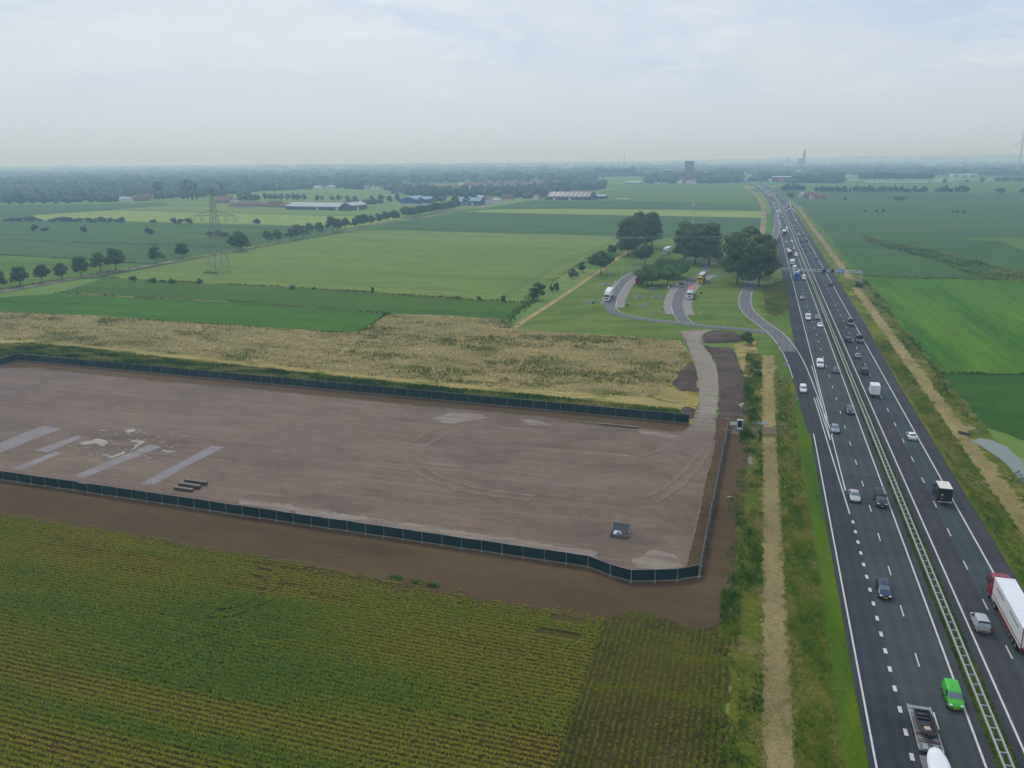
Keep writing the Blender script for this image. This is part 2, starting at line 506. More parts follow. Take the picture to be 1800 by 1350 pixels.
def gravel2_mat(name, a, bb, size=2.0, ang=0, stretch=4, amp=.14):
    b = NB(name)
    v = b.mapped(-ang, (1 / stretch, 1, 1))
    c = b.mix(b.rng(b.noise(size, 5, .65, v), .35, .65), a, bb)
    c = b.vary(c, b.noise(.3, 4, .75), 1 - amp, 1 + amp)
    return b.done(c, .92, .15)
def track_mat():
    b = NB('track_gravel')
    v = b.mapped(-H, (.2, 1, 1))
    n = b.noise(2.2, 5, .65, v)
    c1 = b.mix(b.rng(n, .35, .65), srgb(112, 95, 82), srgb(122, 106, 92))
    c2 = b.mix(b.rng(n, .35, .65), srgb(132, 121, 106), srgb(150, 139, 124))
    w = b.math('ADD', b.sepx(b.pos(), 1), b.math('MULTIPLY', b.noise(5, 4, .6), 22.0))
    c = b.mix(b.rng(w, 188, 216), c1, c2)
    c = b.vary(c, b.noise(.8, 5, .75), .86, 1.14)
    return b.done(c, .92, .15)
M_TRACK = track_mat()
M_PALE = gravel2_mat('pale_grit', srgb(124, 110, 97), srgb(148, 136, 121), 1.6, 0, 5, .24)
M_WHITE = gravel2_mat('spilt_lime', srgb(176, 172, 160), srgb(152, 146, 134), 1.2, 0, 3, .2)
M_PAVED = gravel2_mat('paved_strip', srgb(132, 125, 122), srgb(144, 137, 135), 3, 1.2, 3, .1)
M_RUT = gravel2_mat('wheel_rut', srgb(130, 113, 97), srgb(118, 102, 88), 1.5, 0, 2, .2)

X0 = -420
def fld(name, px, z, mat, label, step=0, amp=0, seed=0): return poly(name, GP(px), z, mat, label, step, amp, seed)

# far right and far left farmland
fld('field', [(1340, 325), (1390, 338), (1800, 343), (2100, 345), (2100, 425), (1800, 417), (1452, 408), (1418, 372), (1385, 348)], 0.0, M_POTATO, 'broad blue-green crop field right of the motorway beyond the ditch', 40, .6, 1)
fld('field', [(1455, 409), (1800, 418), (2100, 426), (2100, 500), (1800, 491), (1515, 485), (1468, 432)], 0.02, M_POTATO2, 'crop field crossed by a weedy bank right of the gantry', 30, .4, 2)
fld('field', [(1740, 417), (2100, 424), (2100, 500), (1860, 460), (1800, 440)], 0.04, M_MEADOW2, 'small light green corner field at the right edge', 20, .4, 3)
fld('field', [(1517, 487), (1620, 490), (1800, 492), (2150, 500), (2150, 668), (1800, 658), (1648, 656), (1628, 628), (1566, 552)], 0.02, M_RIGHT, 'bright green grass field right of the motorway', 12, .25, 4)
fld('field', [(1648, 657), (1800, 659), (2150, 668), (2150, 1000), (1830, 800), (1800, 775), (1770, 762), (1712, 744), (1672, 700)], 0.02, M_RIGHT2, 'darker green grass field beside the pond', 8, .25, 5)
fld('field', [(1010, 345), (1120, 326), (1295, 324), (1310, 330), (1338, 352), (1338, 361), (1200, 355), (1020, 353)], 0.0, M_MEADOW2, 'distant green field below the woods left of the motorway')
fld('field', [(850, 368), (930, 353), (1200, 355), (1338, 360), (1339, 371), (1200, 369), (1000, 367)], 0.02, M_POTATO, 'narrow dark crop field beyond the pale strip', 30, .5, 6)
fld('field', [(820, 373), (880, 366), (1000, 367), (1200, 369), (1339, 371), (1338, 383), (1200, 380), (1000, 377)], 0.0, M_WHEAT2, 'narrow pale corn strip between dark fields', 30, .5, 7)
fld('field', [(655, 403), (735, 383), (830, 373), (1000, 377), (1200, 380), (1338, 383), (1333, 418), (1160, 417), (1085, 415), (1000, 412), (800, 407)], 0.02, M_POTATO, 'dark blue-green crop field behind the pale wheat', 25, .5, 8)
fld('field', [(185, 487), (370, 451), (600, 411), (655, 404), (800, 408), (1000, 413), (1085, 416), (1094, 424), (1055, 444), (995, 480), (940, 513), (930, 531), (880, 529), (700, 518), (540, 507), (230, 491)], 0.02, M_WHEAT, 'large pale green wheat field with faint tramlines', 15, .3, 9)
fld('field', [(103, 515), (180, 490), (230, 492), (540, 508), (880, 531), (932, 533), (905, 552), (893, 562), (780, 556), (680, 551), (600, 545), (400, 530), (290, 525)], 0.04, M_LUSH2, 'dark green meadow strip in front of the wheat', 9, .3, 10)
fld('field', [(-140, 522), (0, 523), (103, 516), (290, 526), (400, 531), (600, 546), (680, 552), (633, 583), (600, 585), (500, 577), (300, 566), (167, 556), (0, 550), (-140, 540)], 0.06, M_LUSH, 'lush green grass strip at the left', 6, .25, 11)
fld('field', [(-200, 442), (0, 448), (157, 457), (255, 464), (180, 480), (0, 509), (-200, 530)], 0.0, M_MEADOW2, 'bright green meadow left of the farm lane', 15, .4, 12)
fld('field', [(-200, 422), (0, 421), (300, 431), (408, 436), (260, 463), (157, 456), (0, 447), (-200, 441)], 0.02, M_POTATO, 'bluish crop field left of the farm lane', 15, .4, 13)
fld('field', [(-200, 386), (0, 387), (300, 392), (540, 399), (602, 402), (410, 436), (300, 430), (0, 420), (-200, 421)], 0.04, M_POTATO2, 'green crop field with scattered willow bushes', 25, .5, 14)
fld('field', [(-200, 386), (30, 385), (60, 378), (190, 370), (300, 372), (600, 380), (745, 383), (700, 390), (602, 401), (540, 398), (300, 391), (0, 386)], 0.0, M_WHEAT2, 'long pale corn field beyond the willow bushes', 30, .5, 15)
fld('field', [(-200, 385), (0, 384), (60, 377), (190, 369), (300, 361), (290, 356), (0, 362), (-200, 366)], 0.02, M_POTATO, 'distant dark green field before the village wood', 30, .5, 16)
fld('field', [(190, 369), (300, 361), (330, 354), (500, 352), (640, 366), (800, 363), (838, 365), (750, 383), (600, 379), (300, 371)], 0.04, M_MEADOW, 'green field around the long barn', 30, .5, 17)
fld('field', [(380, 350), (440, 337), (600, 331), (760, 346), (930, 343), (960, 348), (850, 367), (640, 364), (480, 352)], 0.0, M_MEADOW, 'pasture behind the long barn')
fld('field', [(1390, 322), (1800, 326), (2050, 328), (2050, 343), (1800, 340), (1400, 337)], 0.02, M_MEADOW2, 'distant pasture behind the right hand tree belt')

# thin darker ditches between fields
def ditch_line(px, w, mat, label, z=0.075):
    mb = MB(); ln = smooth_line(GP(px), 12)
    r = random.Random(int(px[0][0]))
    ws = [w * r.uniform(.6, 1.3) for _ in ln]
    ribbon(mb, ln, [-a for a in ws], ws, z)
    structure('ditch', mb.mesh('ditch', mat), label)
ditch_line([(1452, 409), (1620, 413), (1800, 418), (2000, 423)], 1.3, M_DITCH, 'dark field ditch right of the motorway')
ditch_line([(1515, 485), (1620, 489), (1800, 492), (2000, 498)], 1.3, M_DITCH, 'weedy ditch along the bright grass field')
ditch_line([(1648, 656), (1720, 657), (1800, 658), (2000, 664)], .6, M_DITCH, 'ditch between the two right hand grass fields')
ditch_line([(1320, 418), (1160, 416), (1085, 415)], 1.2, M_DITCH, 'ditch behind the rest area')
ditch_line([(-100, 419), (0, 421), (300, 431), (408, 436)], 1.0, M_DITCH, 'thin dark ditch across the left fields')
ditch_line([(-100, 446), (0, 448), (157, 457), (255, 464)], .9, M_DITCH, 'dark ditch above the left meadow')
ditch_line([(183, 487), (300, 495), (540, 507), (700, 518), (880, 530), (935, 533)], 1.6, M_FARSTRIP, 'weedy ditch between wheat and meadow')
ditch_line([(103, 515), (290, 525.5), (400, 530), (600, 545), (681, 551)], 1.3, M_FARSTRIP, 'dry tan grass line between the meadow strips')
ditch_line([(0, 386), (300, 391), (540, 398), (602, 402)], 1.6, M_FARSTRIP, 'ditch under the row of willow bushes')
ditch_line([(0, 383), (60, 377), (190, 369), (300, 361)], 1.6, M_DITCH, 'far ditch at the left')

def tramlines():
    m = field_mat('crushed_wheat', srgb(70, 98, 48), srgb(84, 110, 56), 8)
    mb = MB()
    for d in (0, 2.4):
        ln = smooth_line([(x + d, y) for x, y in GP([(872, 527), (920, 498), (975, 466), (1012, 450), (1050, 436), (1084, 418)])], 4)
        ribbon(mb, ln, -.35, .35, .06)
    structure('wheel_track', mb.mesh('wheel_track', m), 'pair of dark wheel tracks through the wheat')
tramlines()
# fallow land, weeds, soil, gravel
fld('fallow_land', [(-140, 540), (0, 549), (167, 555), (300, 565), (500, 577), (600, 585), (633, 583), (680, 552), (780, 555), (890, 562), (895, 580), (905, 581), (1113, 593), (1195, 599), (1216, 626), (1230, 690), (1228, 728), (1211, 748), (900, 712), (600, 683), (300, 655), (33, 634), (-140, 690)], 0.08, M_FALLOW, 'fallow land with dry yellow straw and green weeds', 2.5, .35, 21)
fld('weed_strip', [(-140, 640), (0, 604), (60, 603), (180, 615), (300, 629), (450, 645), (620, 664), (800, 682), (950, 695), (1100, 710), (1195, 720), (1213, 741), (1211, 750), (900, 716), (600, 687), (300, 659), (33, 638), (-140, 690)], 0.10, M_WEED, 'green weeds behind the rear fence', 1.5, .35, 22)
poly('soil', [(-260, 204), (-224.4, 203.6), (-12.3, 190.9), (-11.0, 184), (-3.6, 186), (-3.4, 189), (1.2, 188), (1.4, 170), (.8, 150), (.2, 120), (.4, 103.4), (-1.5, 102.2), (-3, 100.4), (-6, 100), (-9.3, 102), (-12.5, 102.6), (-14.6, 100.9), (-16.6, 98.8), (-21.5, 99), (-38.6, 99.9), (-47.9, 100.7), (-62, 102.2), (-86.5, 102.9), (-106, 104.3), (-126.8, 104.2), (-170, 105.5), (-260, 108)], 0.12, M_SOIL, 'bare brown soil round the fenced yard', 1.5, .28, 23)
def gravel():
    back = [(52, 647), (165, 660), (300, 673), (407, 682), (560, 697), (700, 711.5), (940, 733.5), (1000, 739.5), (1117, 752), (1180, 759.6), (1207, 757)]
    right = [(1214, 745), (1225, 752), (1245, 752), (1256, 776), (1253, 796), (1247, 821), (1241, 840), (1230, 894), (1224, 922), (1213, 969), (1207, 996)]
    front = [(1190, 1008), (1115, 1011), (1074, 1003), (1030, 985), (800, 951), (500, 906), (240, 867), (0, 832), (-200, 803)]
    fld('gravel_yard', [(-240, 662), (0, 648.5)] + back + right + front, 0.15, M_GRAVEL, 'fenced yard of rolled brown gravel', 1.6, .16, 24)
gravel()
def track():
    lt = smooth_line(GP([(1196, 583), (1203, 595), (1212, 615), (1220, 638), (1226, 662), (1228.5, 687), (1227, 715), (1216, 742), (1196, 764), (1150, 785)]), 1.5)
    rt = smooth_line(GP([(1272, 579), (1246, 583), (1234, 592), (1235, 606), (1247, 623), (1257, 642), (1262, 664), (1263, 693), (1260, 722), (1258, 752), (1255, 776), (1246, 812)]), 1.5)
    r = random.Random(6)
    pts = [(p.x + r.gauss(0, .10), p.y) for p in lt] + [(p.x + r.gauss(0, .10), p.y) for p in reversed(rt)]
    poly('gravel_track', pts, 0.19, M_TRACK, 'gravel access track to the fenced yard')
track()
# flat strips of old paving and spilt material in the yard
for k, (px, m, nm, lb) in enumerate([
    ([(0, 795), (0, 781), (27, 768), (77, 749), (108, 755), (62, 772), (27, 787), (0, 797)], M_PAVED, 'paving', 'strip of old grey paving furthest left in the yard'),
    ([(60, 793), (139, 766), (145, 770), (84, 797)], M_PAVED, 'paving', 'short strip of old grey paving beside the white spill'),
    ([(20, 826), (97, 795), (110, 798), (38, 828)], M_PAVED, 'paving', 'strip of grey paving close to the front fence at the left'),
    ([(130, 838), (262, 783), (284, 787), (205, 818), (146, 842)], M_PAVED, 'paving', 'long strip of grey paving through the white spill'),
    ([(246, 852), (372, 785), (395, 787), (330, 820), (270, 854)], M_PAVED, 'paving', 'right hand strip of grey paving above the stacked beams'),
    ([(137, 779), (160, 776), (172, 772), (190, 777), (184, 786), (168, 780), (150, 783)], M_WHITE, 'spill', 'white lime spill left of the long paving strip'),
    ([(218, 758), (236, 753), (240, 758), (226, 762)], M_WHITE, 'spill', 'small white lime spill at the back'),
    ([(230, 776), (240, 774), (256, 778), (232, 792), (226, 796), (244, 781)], M_WHITE, 'spill', 'white lime streaks beside the long paving strip'),
    ([(175, 798), (200, 803), (222, 793), (214, 800), (200, 806)], M_WHITE, 'spill', 'thin white lime streak'),
    ([(284, 792), (310, 796), (296, 797)], M_WHITE, 'spill', 'white lime fleck between the two long paving strips'),
    ([(760, 737), (790, 726), (850, 731), (856, 736), (800, 746), (775, 743)], M_PALE, 'grit_patch', 'pale grit patch near the rear fence'),
    ([(915, 738), (940, 740), (975, 750), (935, 749)], M_PALE, 'grit_patch', 'second pale grit patch near the rear fence'),
    ([(1120, 757), (1165, 763), (1195, 767), (1180, 772), (1130, 765)], M_PALE, 'grit_patch', 'pale grit patch at the yard gate'),
    ([(1110, 985), (1150, 968), (1185, 975), (1200, 992), (1180, 1004), (1120, 1001)], M_PALE, 'grit_patch', 'pale grit in the front corner of the yard'),
    ([(420, 876), (560, 898), (760, 928), (960, 958), (1050, 972), (1052, 984), (900, 961), (640, 922), (420, 888)], M_PALE, 'grit_patch', 'pale grit band inside the front fence')]):
    fld(nm, px, 0.18 + .004 * (k % 3), m, lb, .8 if nm != 'paving' else 3, .22 if nm != 'paving' else .06, 40 + k)
def flecks():
    mb = MB(); g = random.Random(8)
    for k in range(90):
        u, v = g.uniform(0, 1), g.uniform(0, 1)
        x, y = G(110 + 210 * u + g.uniform(-20, 20), 757 + 52 * v)
        L, W, a = g.uniform(.3, 2.6), g.uniform(.08, .5), g.choice((0.05, .06, .1, 1.0)) + g.uniform(-.15, .15)
        n = 7; pts = []
        for i in range(n):
            t = 2 * math.pi * i / n; r = g.uniform(.55, 1.1)
            px_, py_ = L / 2 * r * math.cos(t), W / 2 * r * math.sin(t)
            pts.append((x + px_ * math.cos(a) - py_ * math.sin(a), y + px_ * math.sin(a) + py_ * math.cos(a), .205 + .001 * (k % 5)))
        mb.add(pts, [tuple(range(n))], 0)
    structure('spill', mb.mesh('spill', M_WHITE), 'scattered white lime flecks in the yard')
flecks()
def ruts():
    """turning circle of wheel ruts in the gravel"""
    for k, pts in enumerate([[(820, 742), (760, 758), (722, 780), (712, 803), (728, 828), (770, 852), (830, 868), (930, 882)],
                             [(850, 748), (790, 764), (748, 785), (736, 805), (752, 826), (790, 846), (850, 861), (940, 874)],
                             [(1240, 778), (1215, 812), (1180, 850), (1130, 878)], [(1250, 790), (1228, 822), (1196, 856), (1150, 886)],
                             [(1195, 770), (1160, 792), (1120, 806)]]):
        mb = MB(); ln = smooth_line(GP(pts), 1.2)
        r = random.Random(k); ws = [r.uniform(.25, .75) for _ in ln]
        ribbon(mb, ln, [-w for w in ws], [w * r.uniform(.7, 1) for w in ws], 0.20 + k * .004)
        structure('wheel_rut', mb.mesh('wheel_rut', M_RUT), 'worn wheel rut in the gravel yard')
ruts()
for k, px in enumerate([[(0, 690), (0, 699), (70, 677), (137, 660), (129, 659), (60, 678)], [(-20, 662), (0, 656), (30, 650), (32, 652), (0, 660), (-20, 667)]]):
    fld('trench', px, 0.17, gravel2_mat('trench_fill%s' % ('' if k == 0 else 'er'), srgb(120, 112, 106), srgb(92, 86, 82), 3, .6, 8, .1), ('long' if k == 0 else 'short') + ' narrow trench strip across the left end of the yard')

# soil heaps
def mound(name, px, h, mat, label, seed, cat='soil heap'):
    """height field inside the outline, rising from its edge, lumpy on top"""
    P = ragged(GP(px), 1.2, .25, seed)
    A = np.array(P); B = np.roll(A, -1, 0)
    x0, y0 = A.min(0); x1, y1 = A.max(0)
    st = .55
    xs, ys = np.arange(x0, x1 + st, st), np.arange(y0, y1 + st, st)
    X, Y = np.meshgrid(xs, ys)
    q = np.stack([X.ravel(), Y.ravel()], -1)[:, None]
    d = B - A
    t = np.clip(((q - A) * d).sum(-1) / (d * d).sum(-1), 0, 1)
    dist = np.sqrt((((A + t[..., None] * d) - q) ** 2).sum(-1)).min(1)
    ins = np.zeros(len(q), bool)
    for a, b in zip(A, B):
        c = ((a[1] > q[:, 0, 1]) != (b[1] > q[:, 0, 1])) & (q[:, 0, 0] < (b[0] - a[0]) * (q[:, 0, 1] - a[1]) / (b[1] - a[1] + 1e-12) + a[0])
        ins ^= c
    g = np.random.default_rng(seed)
    lump = np.zeros(len(q))
    for k in range(26):
        c = (g.uniform(x0, x1), g.uniform(y0, y1)); r = g.uniform(.7, 2.4)
        lump += g.uniform(-.3, .55) * np.exp(-(((q[:, 0] - c) ** 2).sum(-1)) / r ** 2)
    z = np.where(ins, .12 + h * (1 - np.exp(-dist / 1.1)) * (1 + .5 * lump + g.normal(0, .10, len(q))), -.1)
    n = len(xs)
    keep = [(i, i + 1, i + n + 1, i + n) for j in range(len(ys) - 1) for i in range(j * n, j * n + n - 1) if ins[i] or ins[i + 1] or ins[i + n] or ins[i + n + 1]]
    me = np_mesh(name, np.stack([q[:, 0, 0], q[:, 0, 1], z], -1), np.array(keep), None, None, mat, True)
    return tag(link_obj(name, me), label, cat, 'soil heaps beside the gravel track')
mound('soil_heap', [(1207, 641), (1219, 641), (1223, 651), (1224, 673), (1228, 685), (1224, 688.7), (1195, 688), (1181, 675), (1191, 656)], 1.0, M_HEAP, 'low dark brown soil heap on dry straw left of the gravel track', 3)
mound('soil_heap', [(1235, 606), (1253, 611), (1288, 612), (1293, 627), (1300, 643), (1312, 665), (1315, 680), (1313, 699), (1316, 722), (1312, 735), (1266, 735), (1266, 693), (1264, 661), (1261, 640), (1250, 622)], .55, M_HEAP, 'long flattened soil bank right of the gravel track', 4)
mound('soil_heap', [(1236, 589), (1253, 583), (1293, 585), (1306, 592), (1306, 599), (1288, 602), (1262, 603), (1240, 603)], .6, M_HEAP, 'small dark soil heap below the service road junction', 5)
mound('soil_heap', [(1197, 717), (1216, 718), (1224, 722), (1220, 733), (1212, 738), (1200, 735)], .7, M_HEAP, 'brown soil pile at the end of the rear fence', 6)

# roadside strips between yard and motorway, all parallel to the road
def strip(name, x0, x1, y0, y1, z, mat, label, amp=.25, seed=0, step=1.5):
    return poly(name, [(x0, y0), (x1, y0), (x1, y1), (x0, y1)], z, mat, label, step, amp, seed)
strip('weed_strip', .2, 4.6, 30, 268, 0.09, M_WEED, 'weedy ditch strip beside the hay strip', .35, 31)
strip('weed_strip', 4.3, 9.0, 30, 262, 0.07, M_WEED, 'rough weeds along the hay strip', .35, 32)
strip('hay_strip', 4.5, 7.3, 30, 184, 0.14, M_HAY, 'strip of cut yellow hay left of the motorway', .32, 33, .8)
strip('hay_strip', 4.4, 7.9, 192, 268, 0.14, M_HAY, 'strip of cut hay behind the culvert', .45, 34, .9)
strip('verge', 7.0, 15.2, 30, 236, 0.11, M_VERGE, 'rough yellow-green grass verge left of the motorway', .2, 35)
strip('mown_verge', 12.3, 15.3, 20, 219, 0.13, M_MOWN, 'mown green band beside the asphalt', .35, 36)
strip('mown_verge', 2.0, 15.3, 236, 470, 0.05, M_LAWN, 'grass between slip road and motorway', .3, 37)
fld('verge', [(1340, 500), (1382, 490), (1390, 520), (1388, 548), (1366, 560), (1345, 552), (1330, 540)], 0.08, M_VERGE, 'rough grass under the gantry leg', 3, .9, 38)
strip('verge', 40.0, 52.5, 40, 1150, 0.05, M_VERGE, 'rough grass verge right of the motorway', .3, 41, 3)
strip('weed_strip', 49.2, 54.0, 60, 460, 0.07, M_WEED, 'dark green ditch bank right of the motorway', .5, 42, 2)
strip('hay_strip', 45.7, 49.2, 60, 425, 0.10, M_HAY, 'strip of cut hay right of the motorway', .5, 43, 1.2)
strip('hay_strip', 46.2, 49.8, 455, 1140, 0.10, M_TANFAR, 'tan mown strip beyond the gantry', .4, 44, 4)
fld('hay_strip', [(1664, 735), (1695, 742), (1716, 754), (1700, 757), (1672, 756)], 0.12, M_HAY, 'cut hay spreading round the end of the pond', 1, .25, 45)
strip('median', 25.5, 32.0, -40, 1150, 0.02, field_mat('median_grass', srgb(50, 72, 20), srgb(66, 84, 30), 5, H, 3, .5, .4, c3=srgb(88, 94, 46), c3_size=4), 'narrow grass median under the guard rails', .1, 46, 8)
def dry_bank():
    mb = MB(); ln = smooth_line(GP([(1334, 430), (1339, 412), (1342, 392), (1342, 374), (1339, 357), (1328, 343), (1312, 331)]), 12)
    ribbon(mb, ln, -2.6, 2.6, 0.08); structure('dry_bank', mb.mesh('dry_bank', M_TANFAR), 'tan reed bank left of the far motorway')
    mb = MB(); r = random.Random(4)
    for pts, z in (([(52, 646), (165, 659.5), (300, 672.5), (407, 681.5), (560, 696.5), (700, 711), (940, 733), (1000, 739), (1117, 751.5)], .21), ([(1256, 776), (1253, 796), (1247, 821), (1241, 840), (1230, 894), (1224, 922), (1213, 969)], .212)):
        ln = smooth_line(GP(pts), 1.0); ws = [r.uniform(.04, .28) for _ in ln]
        ribbon(mb, ln, [-w for w in ws], ws, z)
    structure('sand_edge', mb.mesh('sand_edge', M_RUT), 'thin sandy line along the edge of the gravel yard')
dry_bank()

fld('soil', [(1250, 735), (1290, 734), (1316, 744), (1304, 766), (1284, 776), (1256, 780)], 0.13, M_SOIL, 'trodden brown soil at the top end of the side fence', 1, .2, 48)
fld('fallow_land', [(1290, 606), (1328, 600), (1338, 640), (1338, 735), (1312, 738), (1316, 690), (1300, 640)], 0.085, M_FALLOW, 'dry grass between soil bank and ditch', 1.2, .3, 49)
# lawn of the rest area
fld('lawn', [(903, 580), (925, 566), (990, 522), (1043, 480), (1090, 442), (1160, 418), (1340, 420), (1368, 440), (1398, 520), (1402, 600), (1395, 640), (1375, 612), (1345, 604), (1300, 588), (1255, 580), (1200, 598), (1113, 592)], 0.075, M_LAWN, 'mown lawn of the motorway rest area', 4, .3, 51)
def sandpath():
    mb = MB(); ribbon(mb, smooth_line(GP([(893, 584), (930, 559), (975, 530), (1020, 500), (1052, 478), (1080, 458), (1108, 440)]), 4), -1.1, 1.1, 0.11)
    structure('path', mb.mesh('path', M_SANDPATH), 'sandy footpath along the wheat field')
    mb = MB(); ribbon(mb, smooth_line(GP([(900, 580), (980, 585), (1060, 590), (1113, 593), (1150, 597)]), 4), -1.0, .6, 0.11)
    structure('path', mb.mesh('path', M_TANFAR), 'dry mown edge between lawn and fallow land')
sandpath()

# ------------------------------------------------------------------ motorway
def road_x(y):
    return 0.0 if y < 1050 else -(y - 1050) ** 2 / (2 * 14000.0)
def asphalt(name, rgb, amp=.10):
    b = NB(name)
    c = b.mix(b.rng(b.noise(7, 5, .6, b.mapped(H, (.12, 1, 1))), .35, .65), srgb(*rgb), srgb(*(min(255, x + 8) for x in rgb)))
    c = b.vary(c, b.noise(1.6, 4, .65, b.mapped(H, (.02, 1, 1))), 1 - amp, 1 + amp)
    c = b.vary(c, b.noise(.12, 3, .8), .88, 1.12)
    # wheel paths worn a little darker, tar seams and mended patches
    lane = b.math('PINGPONG', b.math('SUBTRACT', b.sepx(b.pos(), 0), 19.3), .88)
    c = b.vary(c, b.rng(lane, 0, .88, .3, .7), .90, 1.07)
    c = b.mix(b.rng(b.noise(14, 3, .5, b.mapped(0, (2.4, .16, 1))), .62, .66, 0, .28), c, srgb(*(max(0, x - 12) for x in rgb)))
    return b.done(c, .92, .12)
A_GREY = asphalt('asphalt_grey', (65, 70, 71))
A_MAUVE = asphalt('asphalt_mauve', (62, 61, 65))
A_GREEN = asphalt('asphalt_green_grey', (62, 70, 72))
A_SHOULDER = asphalt('asphalt_shoulder', (65, 64, 67))
A_SERVICE = asphalt('service_asphalt', (104, 104, 105))
A_DARK = asphalt('new_asphalt', (55, 58, 61))
A_PARK = gravel2_mat('parking_paving', srgb(136, 130, 123), srgb(148, 142, 134), 3, .8, 2, .12)
def paint_mat():
    b = NB('road_paint')
    w = b.noise(.35, 5, .8)
    c = b.mix(b.rng(w, .48, .66, 0, .6), srgb(208, 208, 204), srgb(122, 122, 120))
    return b.done(c, .6, .3)
PAINT = paint_mat()
def yline(y0, y1, off=0.0, step=20):
    n = max(1, int(abs(y1 - y0) / step))
    return [Vector((road_x(y0 + (y1 - y0) * i / n) + off, y0 + (y1 - y0) * i / n, 0)) for i in range(n + 1)]
FAR_Y = 3900
def motorway():
    # one mesh per carriageway: strips of asphalt and the paint on them
    Z = 0.16
    mb = MB()
    ln = yline(-60, FAR_Y)
    near = yline(-60, 560); far = yline(560, FAR_Y)
    ribbon(mb, near, 14.75, 19.2, Z, 0); ribbon(mb, near, 19.2, 25.9, Z, 1); ribbon(mb, near, 25.9, 27.4, Z, 3)
    ribbon(mb, far, 15.0, 19.2, Z, 3); ribbon(mb, far, 19.2, 25.9, Z, 1); ribbon(mb, far, 25.9, 27.4, Z, 3)
    zp = Z + .012
    ribbon(mb, yline(-60, 212), 15.40, 15.62, zp, 4)
    ribbon(mb, yline(236, 205, 0, 5), -15.62 - 0, -15.40, zp, 4) if False else None
    ribbon(mb, ln, 26.15, 26.39, zp, 4)
    for k in range(0, 36):                                    # block marking of the weaving lane
        y = 141.6 - 4.0 * k
        mb.box((19.24, y, zp), (.42, 1.15, .004), 4)
    k = 0
    while 424.57 + 12 * k < FAR_Y: k += 1
    for j in range(-40, k):
        y = 424.57 + 12 * j
        mb.box((22.78 + road_x(y), y, zp), (.17, 3.0, .004), 4)
    def pxline(px, w=.1, step=3):
        ribbon(mb, smooth_line(GP(px), step), -w, w, zp + .004, 4)
    ribbon(mb, yline(156, FAR_Y), 19.2, 19.42, zp, 4)                               # left edge of the through lanes
    pxline([(1431, 700), (1452, 770), (1473, 838), (1493.5, 905)], .11)
    pxline([(1434.8, 700), (1447, 738), (1459.5, 775)], .09)
    pxline([(1426.5, 643), (1437, 680), (1448, 728), (1459.8, 774)], .09)
    structure('motorway', mb.mesh('motorway', [A_DARK, A_GREY, A_GREY, A_SHOULDER, PAINT]), 'left carriageway of the motorway, traffic coming towards the camera')
    mb = MB()
    ribbon(mb, ln, 29.55, 30.6, Z, 1); ribbon(mb, ln, 30.6, 34.16, Z, 1)
    ribbon(mb, near, 34.16, 37.6, Z, 0); ribbon(mb, far, 34.16, 37.6, Z, 0)
    ribbon(mb, yline(-60, 240), 37.6, [40.4] * 16, Z, 2)
    w = yline(240, FAR_Y)
    ribbon(mb, w, 37.6, [40.4 + min(1.0, i * .2) for i in range(len(w))], Z, 2)
    ribbon(mb, ln, 30.56, 30.80, zp, 4)
    ribbon(mb, ln, 37.52, 37.76, zp, 4)
    for j in range(-24, 300):
        y = 213.5 + 12 * j
        mb.box((34.157 + road_x(y), y, zp), (.17, 3.0, .004), 4)
    structure('motorway', mb.mesh('motorway', [A_GREEN, A_MAUVE, A_MAUVE, A_SHOULDER, PAINT]), 'right carriageway of the motorway, traffic driving away')
motorway()

